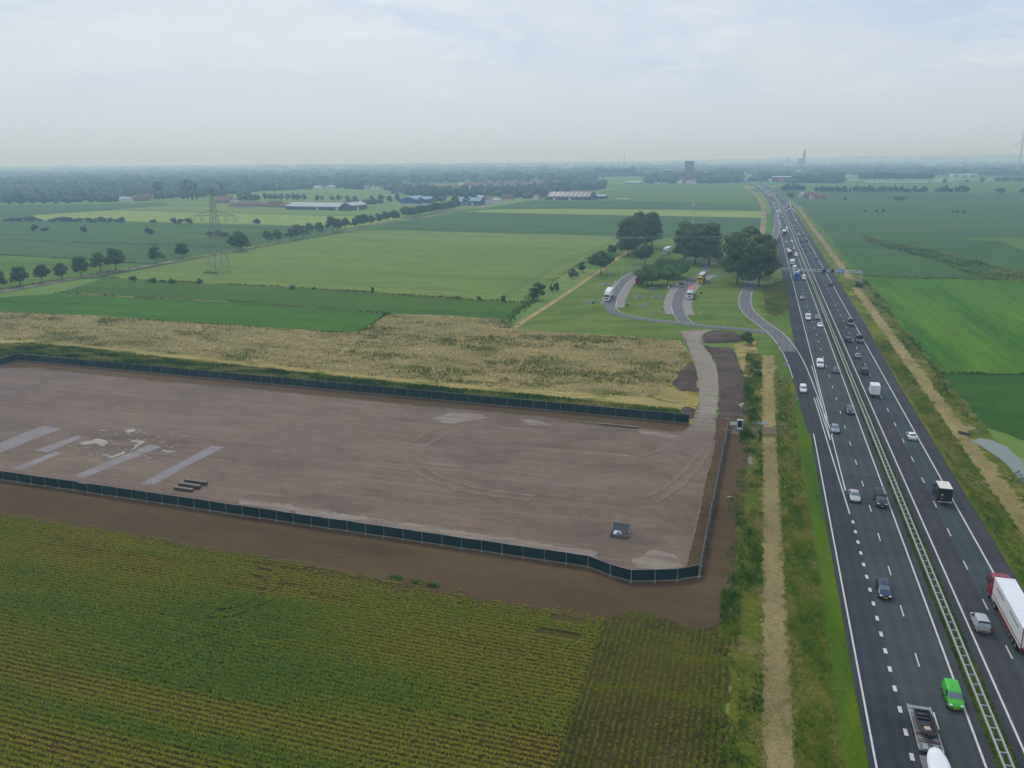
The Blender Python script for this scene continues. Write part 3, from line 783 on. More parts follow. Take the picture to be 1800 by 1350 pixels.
# slip roads and the rest area
KERB = plain('kerb_stone', srgb(176, 172, 164), .85)
def service_roads():
    def road(px, w, mat, label, z, lines=(), step=2.5, kerbs=False):
        mb = MB(); ln = smooth_line(GP(px), step)
        ribbon(mb, ln, -w / 2, w / 2, z, 0)
        for (o, lw, a, b) in lines:
            i0, i1 = int(a * (len(ln) - 1)), int(b * (len(ln) - 1)) + 1
            ribbon(mb, ln[i0:i1], o - lw, o + lw, z + .012, 1)
        structure('road', mb.mesh('road', [mat, PAINT]), label)
    # parking strips first, then the drive lanes a little above them
    road([(1062, 534), (1068, 521), (1082, 503), (1097, 490), (1112, 480)], 3.8, A_PARK, 'left parking strip of the first lorry lane', .13)
    road([(1088, 541), (1091, 531), (1097, 517), (1108, 500), (1121, 488), (1134, 478)], 3.9, A_PARK, 'right parking strip of the first lorry lane', .13)
    road([(1179, 553), (1175, 538), (1178, 521), (1188, 506), (1202, 494)], 4.0, A_PARK, 'left parking strip of the second lorry lane', .13)
    road([(1211, 554), (1207, 540), (1209, 524), (1218, 508), (1233, 495), (1254, 484)], 4.6, A_PARK, 'right parking strip of the second lorry lane', .13)
    road([(1352, 586), (1320, 581.5), (1290, 578.5), (1240, 574), (1190, 568.5), (1140, 562.5), (1105, 557), (1084, 551), (1075, 544), (1073, 537), (1079, 519), (1092, 501), (1105, 489), (1124, 478), (1152, 466), (1180, 460), (1210, 456), (1250, 459), (1285, 463), (1318, 472)], 4.8, A_SERVICE, 'service road looping round the rest area', .16, [(2.3, .10, .0, .55), (-2.3, .1, .33, .47)])
    road([(1222, 572.5), (1206, 567), (1197, 557), (1191, 543), (1191, 530), (1197, 513), (1208, 500), (1222, 489), (1236, 479), (1242, 470), (1240, 461)], 4.4, A_SERVICE, 'second lorry lane of the rest area', .17, [(-2.4, .10, .03, .2), (2.4, .1, .03, .12)])
    road([(1228, 484), (1262, 483), (1292, 480), (1316, 476)], 3.4, A_SERVICE, 'narrow link road behind the parked lorries', .14)
    road([(1320, 470), (1322, 480), (1319, 495), (1312, 515), (1309, 530), (1313, 544), (1328, 560), (1350, 576), (1370, 593), (1388, 618), (1400, 641), (1412, 672), (1422, 705)], 5.6, A_SERVICE, 'exit road from the rest area to the motorway', .15, [(-2.55, .1, .35, 1), (2.55, .1, .35, 1)])
    road([(1389, 619), (1400, 641), (1411, 671), (1427, 718), (1443, 764)], 5.4, A_DARK, 'newer dark asphalt where the exit road joins the motorway', .175, [(-2.45, .11, .0, 1), (2.45, .11, 0, .42)])
    road([(1368, 372), (1363, 383), (1366, 398), (1364, 410), (1358, 421), (1346, 432), (1335, 440)], 5.0, A_SERVICE, 'exit lane from the motorway into the rest area', .175, [(-2.4, .14, 0, 1), (2.4, .14, .45, 1)])
    road([(1396, 373), (1390, 366), (1386, 357), (1388, 351), (1400, 350), (1418, 349)], 4.0, A_SERVICE, 'far service exit on the right side', .175, [(2.0, .2, 0, 1)])
    mb = MB()
    ln = [Vector((-352 - (0 if y < 600 else (y - 600) * .018) + .6 * math.sin(y * .03), y, 0)) for y in range(220, 1220, 10)]
    ribbon(mb, ln, -2.0, 2.0, .14, 0)
    structure('lane', mb.mesh('lane', gravel2_mat('lane_concrete', srgb(150, 142, 132), srgb(128, 122, 112), 6, H, 5, .12)), 'narrow concrete farm lane lined with trees')
    mb = MB(); ribbon(mb, ln, -5.0, -2.0, .10, 0); ribbon(mb, ln, 2.0, 4.0, .10, 0)
    structure('lane_verge', mb.mesh('lane_verge', M_FARSTRIP), 'grassy verge along the farm lane')
    mb = MB()
    ribbon(mb, smooth_line(GP([(838, 366), (880, 358), (930, 350), (960, 345)]), 20), -2.2, 2.2, .14, 0)
    structure('lane', mb.mesh('lane', gravel2_mat('far_lane_concrete', srgb(150, 146, 136), srgb(134, 130, 120), 6, 0, 5, .12)), 'pale farm lane running to the solar barn')
service_roads()

# water
def water_mat(name, rgb, duck):
    b = NB(name)
    c = b.mix(b.rng(b.noise(1.6, 5, .7, dist=.6), .50, .62), srgb(*rgb), srgb(*duck))
    b.bump(b.noise(.5, 3, .6), .01)
    return b.done(c, .12, .5)
W_POND = water_mat('pond_water', (104, 112, 106), (98, 122, 70))
W_DITCH = water_mat('ditch_water', (92, 96, 88), (96, 110, 66))
fld('pond', [(1706, 776), (1722, 771), (1748, 776), (1770, 786), (1792, 808), (1830, 850), (1830, 880), (1800, 851), (1778, 826), (1756, 806), (1730, 789)], 0.13, W_POND, 'grey pond with duckweed at the right edge', 1.0, .2, 61)
fld('ditch_water', [(1283, 742), (1330, 743), (1346, 741), (1350, 747), (1322, 749), (1283, 748)], 0.16, W_DITCH, 'short stretch of open ditch water behind the camera tower', .8, .1, 62)
fld('ditch_water', [(1315, 806), (1322, 805), (1324, 818), (1318, 818)], 0.16, W_DITCH, 'small puddle of ditch water in the weeds', .5, .08, 63)
fld('culvert_track', [(1262, 752), (1300, 756), (1352, 752), (1378, 742), (1386, 750), (1374, 764), (1335, 765), (1290, 764)], 0.15, gravel2_mat('culvert_dirt', srgb(122, 108, 82), srgb(104, 92, 72), 2, .1, 3, .25), 'trodden earth over the culvert', 1.0, .15, 64)

# ------------------------------------------------------------------ grasses and crops: uncountable plants, one mesh each
RNG = np.random.default_rng(11)
def vnoise(x, y, seed=0):
    """smooth lattice noise 0..1"""
    xi, yi = np.floor(x).astype(np.int64), np.floor(y).astype(np.int64)
    fx, fy = x - xi, y - yi
    fx, fy = fx * fx * (3 - 2 * fx), fy * fy * (3 - 2 * fy)
    def h(a, b):
        n = (a * 374761393 + b * 668265263 + seed * 1442695041) & 0xffffffff
        n = ((n ^ (n >> 13)) * 1274126177) & 0xffffffff
        return ((n ^ (n >> 16)) & 0xffff) / 65535.0
    return (h(xi, yi) * (1 - fx) + h(xi + 1, yi) * fx) * (1 - fy) + (h(xi, yi + 1) * (1 - fx) + h(xi + 1, yi + 1) * fx) * fy
def fbm(x, y, seed=0):
    return (vnoise(x, y, seed) * .55 + vnoise(x * 2.1, y * 2.1, seed + 1) * .28 + vnoise(x * 4.3, y * 4.3, seed + 2) * .17)
def in_view(x, y, mx=260):
    d = np.stack([x, y, np.full_like(x, -CAM_H)], -1)
    z = d @ CF
    px = 900 + F_PX * (d @ CR) / z
    py = 675 - F_PX * (d @ CU) / z
    return (z > 1) & (px > -mx) & (px < 1800 + mx) & (py < 1350 + mx)
PAL = lambda *cs: np.array([srgb(*c, 1.45) for c in cs])
def pal_mix(pal, t):
    t = np.clip(t, 0, .9999) * (len(pal) - 1)
    i = t.astype(int); f = (t - i)[:, None]
    return pal[i] * (1 - f) + pal[np.minimum(i + 1, len(pal) - 1)] * f

def blades(name, x, y, z, h, w, nb, col, lean, mat, label, seg2=False, base_r=0.06, cvar=.2):
    """nb leaf blades per plant; every blade bends outwards"""
    n = len(x)
    X = np.repeat(x, nb); Y = np.repeat(y, nb); Z = np.repeat(z, nb); Hh = np.repeat(h, nb) * RNG.uniform(.6, 1.1, n * nb)
    W = np.repeat(w, nb) * RNG.uniform(.7, 1.3, n * nb)
    C = np.repeat(col, nb, 0) * RNG.uniform(1 - cvar, 1 + cvar, (n * nb, 1))
    a = RNG.uniform(0, 2 * np.pi, n * nb)
    ln = lean * RNG.uniform(.4, 1.5, n * nb) * Hh
    dx, dy = np.cos(a), np.sin(a)
    X = X + dx * base_r * RNG.uniform(0, 1, n * nb); Y = Y + dy * base_r * RNG.uniform(0, 1, n * nb)
    px_, py_ = -dy * W / 2, dx * W / 2
    N = n * nb
    if seg2:
        V = np.empty((N, 5, 3))
        V[:, 0] = np.stack([X - px_ * .6, Y - py_ * .6, Z + Hh * .08], -1); V[:, 1] = np.stack([X + px_ * .6, Y + py_ * .6, Z + Hh * .08], -1)
        V[:, 2] = np.stack([X + px_ + dx * ln * .5, Y + py_ + dy * ln * .5, Z + Hh], -1); V[:, 3] = np.stack([X - px_ + dx * ln * .5, Y - py_ + dy * ln * .5, Z + Hh], -1)
        V[:, 4] = np.stack([X + dx * ln * 1.35, Y + dy * ln * 1.35, Z + Hh * .62], -1)
        b = np.arange(N)[:, None] * 5
        q = b + np.array([[0, 1, 2, 3]]); t = b + np.array([[3, 2, 4]])
        me = np_mesh(name, V.reshape(-1, 3), q, t, np.repeat(C, 5, 0), mat)
    else:
        V = np.empty((N, 3, 3))
        V[:, 0] = np.stack([X - px_, Y - py_, Z], -1); V[:, 1] = np.stack([X + px_, Y + py_, Z], -1)
        V[:, 2] = np.stack([X + dx * ln, Y + dy * ln, Z + Hh], -1)
        t = np.arange(N * 3).reshape(N, 3)
        me = np_mesh(name, V.reshape(-1, 3), None, t, np.repeat(C, 3, 0), mat)
    return tag(link_obj(name, me), label, None, None, 'stuff')

M_LEAF = attr_mat('crop_leaf', .7)
M_BLADE = attr_mat('grass_blade', .9)
MAIZE_EDGE = [(-170, 106.6), (-126.8, 104.9), (-106, 105), (-86.5, 103.6), (-62, 102.9), (-47.9, 101.4), (-38.6, 100.6), (-21.5, 99.7), (-16.6, 99.4), (-14.6, 101.5),
              (-12.5, 103.2), (-9.3, 102.6), (-6, 100.6), (-3, 101), (-1.5, 102.8), (.4, 104)]
poly('maize_soil', [(-170, 30), (.3, 30)] + [(x, y - .4) for x, y in MAIZE_EDGE[::-1]], 0.145,
     field_mat('maize_soil', srgb(72, 62, 28), srgb(82, 74, 30), 14, 0.0, 4, .4, .28, c3=srgb(88, 90, 24), c3_size=9, c3_at=(.5, .66), bump=.12, bump_size=.4), 'brown soil of the maize field', 1.2, .25, 71)
def maize():
    xs, ys, hs, head = [], [], [], []
    for k in range(110):                                        # main rows, running along x
        y0 = 30 + .75 * k
        x = np.arange(-165, -16.3, .13)
        xs.append(x + RNG.normal(0, .03, len(x))); ys.append(y0 - (x + 60) * .022 + RNG.normal(0, .035, len(x))); head.append(np.zeros(len(x)))
    for k in range(22):                                         # headland rows, running along y
        y = np.arange(34, 105, .19)
        xs.append(-16.1 + .75 * k + RNG.normal(0, .03, len(y)) + .25 * np.sin(y * .03)); ys.append(y + RNG.normal(0, .03, len(y))); head.append(np.ones(len(y)))
    x, y, hd = np.concatenate(xs), np.concatenate(ys), np.concatenate(head)
    edge = np.interp(x, [p[0] for p in MAIZE_EDGE], [p[1] for p in MAIZE_EDGE]) + (fbm(x * .5, y * 0 + 3) - .5) * 3.2
    vig = np.where(hd > .5, .25 + .8 * fbm(x * .12, y * .05, 5), fbm(x * .016, y * .22, 9) * .75 + fbm(x * .05, y * .08, 3) * .4)
    vig = np.clip((vig - .32) / .5, 0, 1)
    poor = fbm(x * .03, y * .5, 21)
    edge_d = np.clip((edge - y) / 4.0, 0, 1)
    keep = (y < edge) & in_view(x, y) & (RNG.uniform(0, 1, len(x)) < np.where(hd > .5, .50 + .25 * vig, .78 + .4 * vig) * (.35 + .65 * edge_d)) & ~((hd < .5) & (poor < .20) & (RNG.uniform(0, 1, len(x)) < .5))
    # wheel tracks turning through the crop
    for r_ in (5.2, 7.4):
        d = np.abs(np.hypot((x + 70), (y - 92)) - r_)
        keep &= ~((d < .22) & (x > -70))
    keep &= ~((np.abs(x + 21) < 2.5) & (np.abs(y - 97.6) < .8)) & ~((np.abs(x + 21.5) < 3) & (np.abs(y - 94.2) < .6))
    x, y, vig, hd, ed = x[keep], y[keep], vig[keep], hd[keep], edge_d[keep]
    h = np.where(hd > .5, .30 + .24 * vig, .32 + .18 * vig) * (.75 + .25 * ed) * RNG.uniform(.8, 1.2, len(x))
    h = np.where(x > -2.6, h * 1.35, h)
    pal = PAL((126, 114, 24), (112, 110, 16), (96, 106, 14), (78, 98, 14), (58, 88, 18))
    col = pal_mix(pal, np.clip(vig * .82 + RNG.normal(0, .13, len(x)), 0, 1))
    blades('maize_crop', x, y, np.full(len(x), .14), h, .05 + .03 * vig, 6, col, np.repeat(np.where(hd > .5, .40, .75), 6), M_LEAF, 'young maize plants in rows on brown soil', True)
    print('maize', len(x))
maize()

def tufts(name, regions, dens, hrange, wrange, nb, pal, lean, label, z=.1, nscale=.25, seed=0, gap=None, cnoise=None, mat=None):
    """regions: list of world boxes (x0, x1, y0, y1) or pixel polygons"""
    PX, PY = [], []
    for rg in regions:
        x0, x1, y0, y1 = rg
        n = int((x1 - x0) * (y1 - y0) * dens)
        PX.append(RNG.uniform(x0, x1, n)); PY.append(RNG.uniform(y0, y1, n))
    x, y = np.concatenate(PX), np.concatenate(PY)
    nz = fbm(x * nscale, y * nscale * .5, seed)
    keep = in_view(x, y)
    if gap is not None: keep &= nz > gap + RNG.uniform(-.08, .08, len(x))
    x, y, nz = x[keep], y[keep], nz[keep]
    t = fbm(x * nscale * 1.4 + 7, y * nscale * .6, seed + 40) if cnoise is None else cnoise(x, y)
    t = np.clip((t - .5) * 2.4 + .5 + RNG.normal(0, .14, len(x)), 0, 1)
    h = (hrange[0] + (hrange[1] - hrange[0]) * nz) * RNG.uniform(.7, 1.3, len(x))
    w = RNG.uniform(*wrange, len(x))
    return blades(name, x, y, np.full(len(x), z), h, w, nb, pal_mix(pal, t), lean, mat or M_BLADE, label)
def poly_points(px, dens, wmargin=0):
    P = np.array(GP(px))
    x0, y0 = P.min(0); x1, y1 = P.max(0)
    n = int((x1 - x0) * (y1 - y0) * dens)
    x, y = RNG.uniform(x0, x1, n), RNG.uniform(y0, y1, n)
    ins = np.zeros(n, bool)
    j = len(P) - 1
    for i in range(len(P)):
        a, b = P[i], P[j]
        c = ((a[1] > y) != (b[1] > y)) & (x < (b[0] - a[0]) * (y - a[1]) / (b[1] - a[1] + 1e-12) + a[0])
        ins ^= c; j = i
    k = ins & in_view(x, y)
    return x[k], y[k]

PAL_VERGE = PAL((58, 90, 18), (76, 100, 24), (94, 108, 32), (116, 114, 48), (138, 128, 72))
PAL_GREEN = PAL((48, 80, 18), (62, 94, 22), (82, 106, 30), (104, 116, 42))
PAL_REED = PAL((46, 80, 22), (62, 94, 26), (88, 108, 34), (118, 118, 52), (142, 130, 76))
PAL_STRAW = PAL((88, 104, 34), (124, 122, 54), (156, 140, 82), (176, 158, 104), (190, 170, 118))
tufts('verge_grass', [(7.4, 12.4, 52, 150)], 30, (.14, .5), (.03, .06), 4, PAL_VERGE, .9, 'rough yellow-green grass on the near verge', nscale=.35, seed=1)
tufts('verge_grass', [(7.4, 12.0, 150, 214), (7.4, 11.8, 214, 240)], 9, (.2, .6), (.07, .12), 4, PAL_VERGE, .8, 'rough grass on the verge farther along the motorway', nscale=.3, seed=2)
tufts('ditch_reeds', [(.0, 4.4, 52, 176)], 13, (.15, .75), (.04, .08), 5, PAL_REED, .7, 'green reeds and weeds in the ditch strip', nscale=.33, seed=3, gap=.44)
tufts('ditch_reeds', [(-.5, 4.2, 178, 268)], 10, (.3, 1.1), (.08, .14), 5, PAL_REED, .5, 'reeds in the ditch beyond the camera tower', nscale=.3, seed=4, gap=.42)
tufts('cut_hay', [(4.2, 7.6, 52, 180)], 46, (.02, .10), (.03, .05), 2, PAL((128, 114, 76), (142, 128, 90), (156, 142, 104), (112, 104, 62)), 3.2, 'loose straw on the hay strip', z=.15, nscale=.8, seed=5)
tufts('median_grass', [(27.3, 27.8, 60, 420), (28.7, 29.5, 60, 420)], 12, (.1, .42), (.05, .1), 4, PAL_GREEN, .8, 'grass growing under the guard rails', nscale=.3, seed=6)
tufts('verge_grass', [(41.2, 45.6, 90, 300)], 8, (.15, .55), (.06, .12), 4, PAL_VERGE, .8, 'rough grass verge right of the motorway', nscale=.2, seed=7)
tufts('ditch_reeds', [(49.4, 53.2, 120, 178), (49.4, 53.6, 200, 400)], 4, (.15, .5), (.08, .14), 4, PAL_GREEN, .8, 'green ditch growth right of the hay strip', nscale=.2, seed=8, gap=.44)
def field_tufts():
    F = [(-140, 545), (0, 552), (167, 558), (300, 567), (500, 579), (600, 587), (633, 585), (682, 554), (780, 557), (885, 563), (895, 580), (1113, 594), (1195, 602), (1214, 630), (1222, 645), (1190, 658), (1178, 676), (1150, 700), (1000, 690), (800, 676), (600, 656), (300, 622), (60, 598), (-140, 600)]
    x, y = poly_points(F, 3.4)
    g = fbm(x * .07, y * .13, 31) + (fbm(x * .4, y * .4, 8) - .5) * .5
    t = np.clip((g - .40) * 2.6 + .5 + RNG.normal(0, .22, len(x)), 0, 1)
    h = np.where(t < .45, .75, .42) * RNG.uniform(.5, 1.4, len(x))
    blades('straw_growth', x, y, np.full(len(x), .08), h, RNG.uniform(.12, .24, len(x)), 3, pal_mix(PAL((84, 98, 40), (112, 112, 56), (140, 128, 84), (156, 142, 98), (166, 152, 112)), t), .8, M_BLADE, 'dry straw and weeds on the fallow land')
    F = [(-140, 625), (0, 606), (60, 605), (180, 617), (300, 631), (450, 647), (620, 666), (800, 684), (950, 697), (1100, 712), (1192, 722), (1205, 738), (900, 707), (600, 676), (300, 648), (40, 622), (-140, 655)]
    x, y = poly_points(F, 6)
    t = np.clip((fbm(x * .12, y * .3, 77) - .5) * 2.4 + .42 + RNG.normal(0, .15, len(x)), 0, 1)
    blades('weeds', x, y, np.full(len(x), .08), .35 + .9 * fbm(x * .2, y * .2, 4), RNG.uniform(.12, .25, len(x)), 4, pal_mix(PAL((34, 68, 20), (46, 82, 24), (72, 100, 30), (110, 116, 50), (140, 128, 70)), t), .6, M_BLADE, 'tall green weeds behind the rear fence')
    # low weeds on the bare soil right of the side fence, and at the field corner
    for k, (rg, d, h_) in enumerate([((-1.6, .3, 104, 150), 9, .3), ((-.6, 1.2, 100, 170), 7, .5), ((-1.2, 1.4, 98, 112), 16, .8)]):
        tufts('soil_weeds', [rg], d, (.1, h_), (.05, .1), 4, PAL_GREEN, .8, 'low green weeds on the bare soil right of the side fence' if k == 0 else ('scattered weeds along the ditch edge' if k == 1 else 'clump of tall weeds at the maize corner'), z=.12, nscale=.35, seed=50 + k, gap=.46 if k < 2 else .3)
    # three weed clumps at the upper edge of the maize
    for cx, cyy in ((-48.5, 102.6), (-45.0, 102.2), (-42.2, 101.9)):
        n = 90
        x = cx + RNG.normal(0, .55, n); y = cyy + RNG.normal(0, .3, n)
        blades('weed_clump', x, y, np.full(n, .12), RNG.uniform(.2, .55, n), RNG.uniform(.06, .1, n), 4, pal_mix(PAL((58, 92, 26), (76, 104, 32)), RNG.uniform(0, 1, n)), .9, M_BLADE, 'bright green weed clumps at the upper edge of the maize')
    # bank with weeds in the right hand field
    B = [(1508, 414), (1530, 417), (1580, 430), (1640, 440), (1660, 446), (1700, 455), (1760, 470), (1830, 490), (1860, 500), (1800, 497), (1740, 490), (1690, 478), (1640, 458), (1600, 447), (1560, 437), (1520, 422)]
    x, y = poly_points(B, .42)
    t = np.clip((fbm(x * .03, y * .03, 12) - .5) * 3 + .4 + RNG.normal(0, .15, len(x)), 0, 1)
    blades('bank_growth', x, y, np.full(len(x), .05), .2 + 1.2 * fbm(x * .06, y * .06, 6) ** 2 * 2, RNG.uniform(.35, .7, len(x)), 5, pal_mix(PAL((66, 92, 48), (92, 112, 56), (128, 126, 68), (140, 138, 48)), t), .6, M_BLADE, 'weedy bank with yellow flowers across the right field')
field_tufts()
def ditch_growth():
    X, Y = [], []
    for px, w, n in (([(183, 487), (300, 495), (540, 507), (700, 518), (880, 530), (935, 533)], 1.6, 5), ([(103, 515), (290, 525.5), (400, 530), (600, 545), (681, 551)], 1.2, 4), ([(681, 552), (633, 583), (600, 585), (300, 566), (0, 549)], 1.2, 4),
                     ([(1515, 485), (1620, 489), (1800, 492), (2000, 498)], 2.0, 4), ([(1648, 656), (1720, 657), (1800, 658), (2000, 664)], .7, 5), ([(1517, 490), (1566, 552), (1628, 628), (1648, 656), (1672, 700), (1712, 744)], 1.1, 5),
                     ([(0, 448), (157, 457), (255, 464)], 1.6, 3), ([(0, 421), (300, 431), (408, 436)], 1.6, 3), ([(893, 582), (905, 552), (932, 533), (940, 513), (995, 480), (1055, 444)], 2.6, 5), ([(0, 509), (180, 481), (370, 449), (600, 408)], 2.0, 3)):
        ln = smooth_line(GP(px), 1.5)
        for p in ln:
            for k in range(n):
                X.append(p.x + RNG.normal(0, w * .5)); Y.append(p.y + RNG.normal(0, w * .8))
    x, y = np.array(X), np.array(Y)
    v = fbm(x * .06, y * .06, 90)
    k = in_view(x, y) & (v > .36); x, y, v = x[k], y[k], v[k]
    t = np.clip((fbm(x * .05 + 3, y * .05, 91) - .5) * 2.5 + .5 + RNG.normal(0, .15, len(x)), 0, 1)
    blades('ditch_growth', x, y, np.full(len(x), .06), .3 + 1.1 * v * RNG.uniform(.5, 1.2, len(x)), RNG.uniform(.2, .42, len(x)), 4, pal_mix(PAL((48, 80, 30), (66, 94, 34), (92, 108, 46), (122, 120, 62), (140, 130, 80)), t), .7, M_BLADE, 'uneven grass and weeds along the field ditches')
    x, y = poly_points([(1342, 502), (1380, 493), (1388, 522), (1384, 545), (1364, 556), (1346, 548)], 7)
    blades('verge_grass', x, y, np.full(len(x), .09), RNG.uniform(.2, .6, len(x)), RNG.uniform(.12, .22, len(x)), 4, pal_mix(PAL_VERGE, np.clip(fbm(x * .3, y * .2, 5) + RNG.normal(0, .15, len(x)), 0, 1)), .8, M_BLADE, 'rough grass by the left gantry leg')
    # short grass blades over the mown band so that its edge is not a line
    tufts('mown_grass', [(11.7, 14.9, 52, 200)], 16, (.05, .16), (.03, .06), 3, PAL((62, 96, 20), (78, 108, 28), (98, 116, 44)), 1.2, 'short mown grass beside the asphalt', z=.13, nscale=.4, seed=77)
ditch_growth()

# ------------------------------------------------------------------ vehicles (local +y is the driving direction)
GLASS = plain('car_glass', (0.020, 0.026, 0.030), .08, .6, 0, .0)
GLASS2 = plain('windscreen_glass', (0.13, 0.17, 0.20), .1, .6, 0, .05)
TYRE = plain('tyre_rubber', (0.012, 0.012, 0.012), .9)
RIM = plain('wheel_rim', (0.34, 0.35, 0.36), .35, .5, .6)
BLACK = plain('black_plastic', (0.016, 0.016, 0.017), .6)
LAMP = plain('headlight_lens', (0.72, 0.74, 0.74), .15, .6)
TAIL = plain('tail_light_lens', (0.30, 0.012, 0.012), .2, .6)
PLATE = plain('yellow_plate', srgb(236, 178, 40), .5)
ALU = plain('aluminium', (0.46, 0.47, 0.48), .4, .5, .5)
PAINTS = {}
def paint(c):
    if c not in PAINTS:
        b = NB('paint_%s' % c)
        rgb = CAR_RGB[c]
        v = b.noise(1.3, 3, .6, b.pos(True))
        cc = b.vary(b.mix(0.0, rgb, rgb), v, .93, 1.07)
        # thin road film towards the sills
        PAINTS[c] = b.done(b.mix(b.math('MULTIPLY', b.rng(b.noise(.25, 4, .7, b.pos(True)), .5, .8), .18), cc, (0.10, 0.09, 0.08)), .28, .5)
    return PAINTS[c]
CAR_RGB = {'white': (0.78, 0.79, 0.79), 'silver': (0.42, 0.45, 0.47), 'grey': (0.17, 0.19, 0.21), 'steel': (0.26, 0.30, 0.36), 'black': (0.014, 0.015, 0.018),
           'dark': (0.035, 0.04, 0.048), 'navy': (0.020, 0.032, 0.085), 'green': (0.06, 0.46, 0.035), 'red': (0.42, 0.02, 0.025), 'crimson': (0.27, 0.012, 0.04),
           'blue': (0.03, 0.22, 0.58), 'yellow': (0.75, 0.52, 0.03), 'cream': (0.72, 0.70, 0.62), 'maroon': (0.13, 0.025, 0.03)}

# side profiles: distance from the nose, roof or bonnet height, belt height, half width share at belt, half width share at top
STYLES = {
 'hatchback': (4.15, 1.76, .28, [(0, .60, .56, .70, .60), (.12, .72, .66, .88, .78), (.55, .84, .80, .97, .86), (1.05, .95, .92, 1, .88), (1.85, 1.42, .95, 1, .74), (2.4, 1.48, .97, 1, .75), (3.3, 1.42, 1.0, 1, .73), (3.92, 1.02, .99, .97, .78), (4.1, .86, .84, .90, .80), (4.15, .62, .60, .84, .8)], (3, 4), (6, 7)),
 'saloon': (4.6, 1.80, .28, [(0, .58, .55, .70, .6), (.12, .70, .65, .88, .8), (.6, .84, .80, .97, .86), (1.25, .94, .91, 1, .88), (2.05, 1.40, .94, 1, .72), (2.6, 1.45, .96, 1, .73), (3.35, 1.38, .98, 1, .71), (3.95, 1.04, .99, .98, .8), (4.45, .98, .94, .92, .82), (4.6, .66, .62, .86, .8)], (3, 4), (6, 7)),
 'estate': (4.6, 1.78, .28, [(0, .60, .56, .70, .6), (.12, .74, .68, .88, .8), (.6, .86, .82, .97, .86), (1.15, .96, .93, 1, .88), (1.95, 1.44, .96, 1, .75), (2.6, 1.50, .98, 1, .76), (4.15, 1.46, 1.0, 1, .74), (4.48, 1.05, 1.0, .97, .8), (4.57, .88, .86, .92, .82), (4.6, .62, .6, .86, .8)], (3, 4), (6, 7)),
 'suv': (4.6, 1.88, .36, [(0, .74, .70, .74, .66), (.10, .92, .86, .90, .82), (.55, 1.04, 1.0, .97, .88), (1.05, 1.10, 1.07, 1, .9), (1.75, 1.64, 1.1, 1, .78), (2.4, 1.74, 1.12, 1, .79), (4.0, 1.70, 1.14, 1, .78), (4.48, 1.2, 1.14, .97, .84), (4.58, .95, .92, .92, .84), (4.6, .7, .66, .88, .84)], (3, 4), (6, 7)),
 'small_van': (4.05, 1.74, .28, [(0, .66, .60, .72, .62), (.12, .84, .76, .90, .80), (.40, 1.0, .92, .97, .86), (.72, 1.12, 1.05, 1, .88), (1.45, 1.64, 1.1, 1, .78), (1.95, 1.76, 1.12, 1, .80), (3.8, 1.78, 1.12, 1, .82), (3.98, 1.5, 1.1, .98, .86), (4.03, .8, .8, .96, .9), (4.05, .6, .56, .9, .86)], (3, 4), (6, 7)),
 'van': (5.2, 1.96, .30, [(0, .70, .64, .76, .68), (.10, .96, .88, .92, .84), (.45, 1.14, 1.06, .98, .88), (.85, 1.24, 1.18, 1, .9), (1.55, 1.92, 1.25, 1, .84), (2.1, 2.04, 1.25, 1, .86), (4.95, 2.05, 1.25, 1, .87), (5.12, 1.7, 1.2, .98, .9), (5.18, .9, .9, .97, .92), (5.2, .6, .58, .92, .88)], (3, 4), (6, 7)),
 'tall_van': (5.9, 2.02, .30, [(0, .74, .66, .78, .7), (.10, 1.0, .9, .92, .84), (.45, 1.2, 1.1, .98, .88), (.85, 1.34, 1.25, 1, .9), (1.5, 2.2, 1.35, 1, .86), (2.1, 2.55, 1.35, 1, .86), (5.65, 2.6, 1.35, 1, .88), (5.82, 2.2, 1.3, .99, .9), (5.88, 1.0, 1.0, .98, .93), (5.9, .6, .58, .93, .9)], (3, 4), (6, 7)),
}
_car_meshes = {}
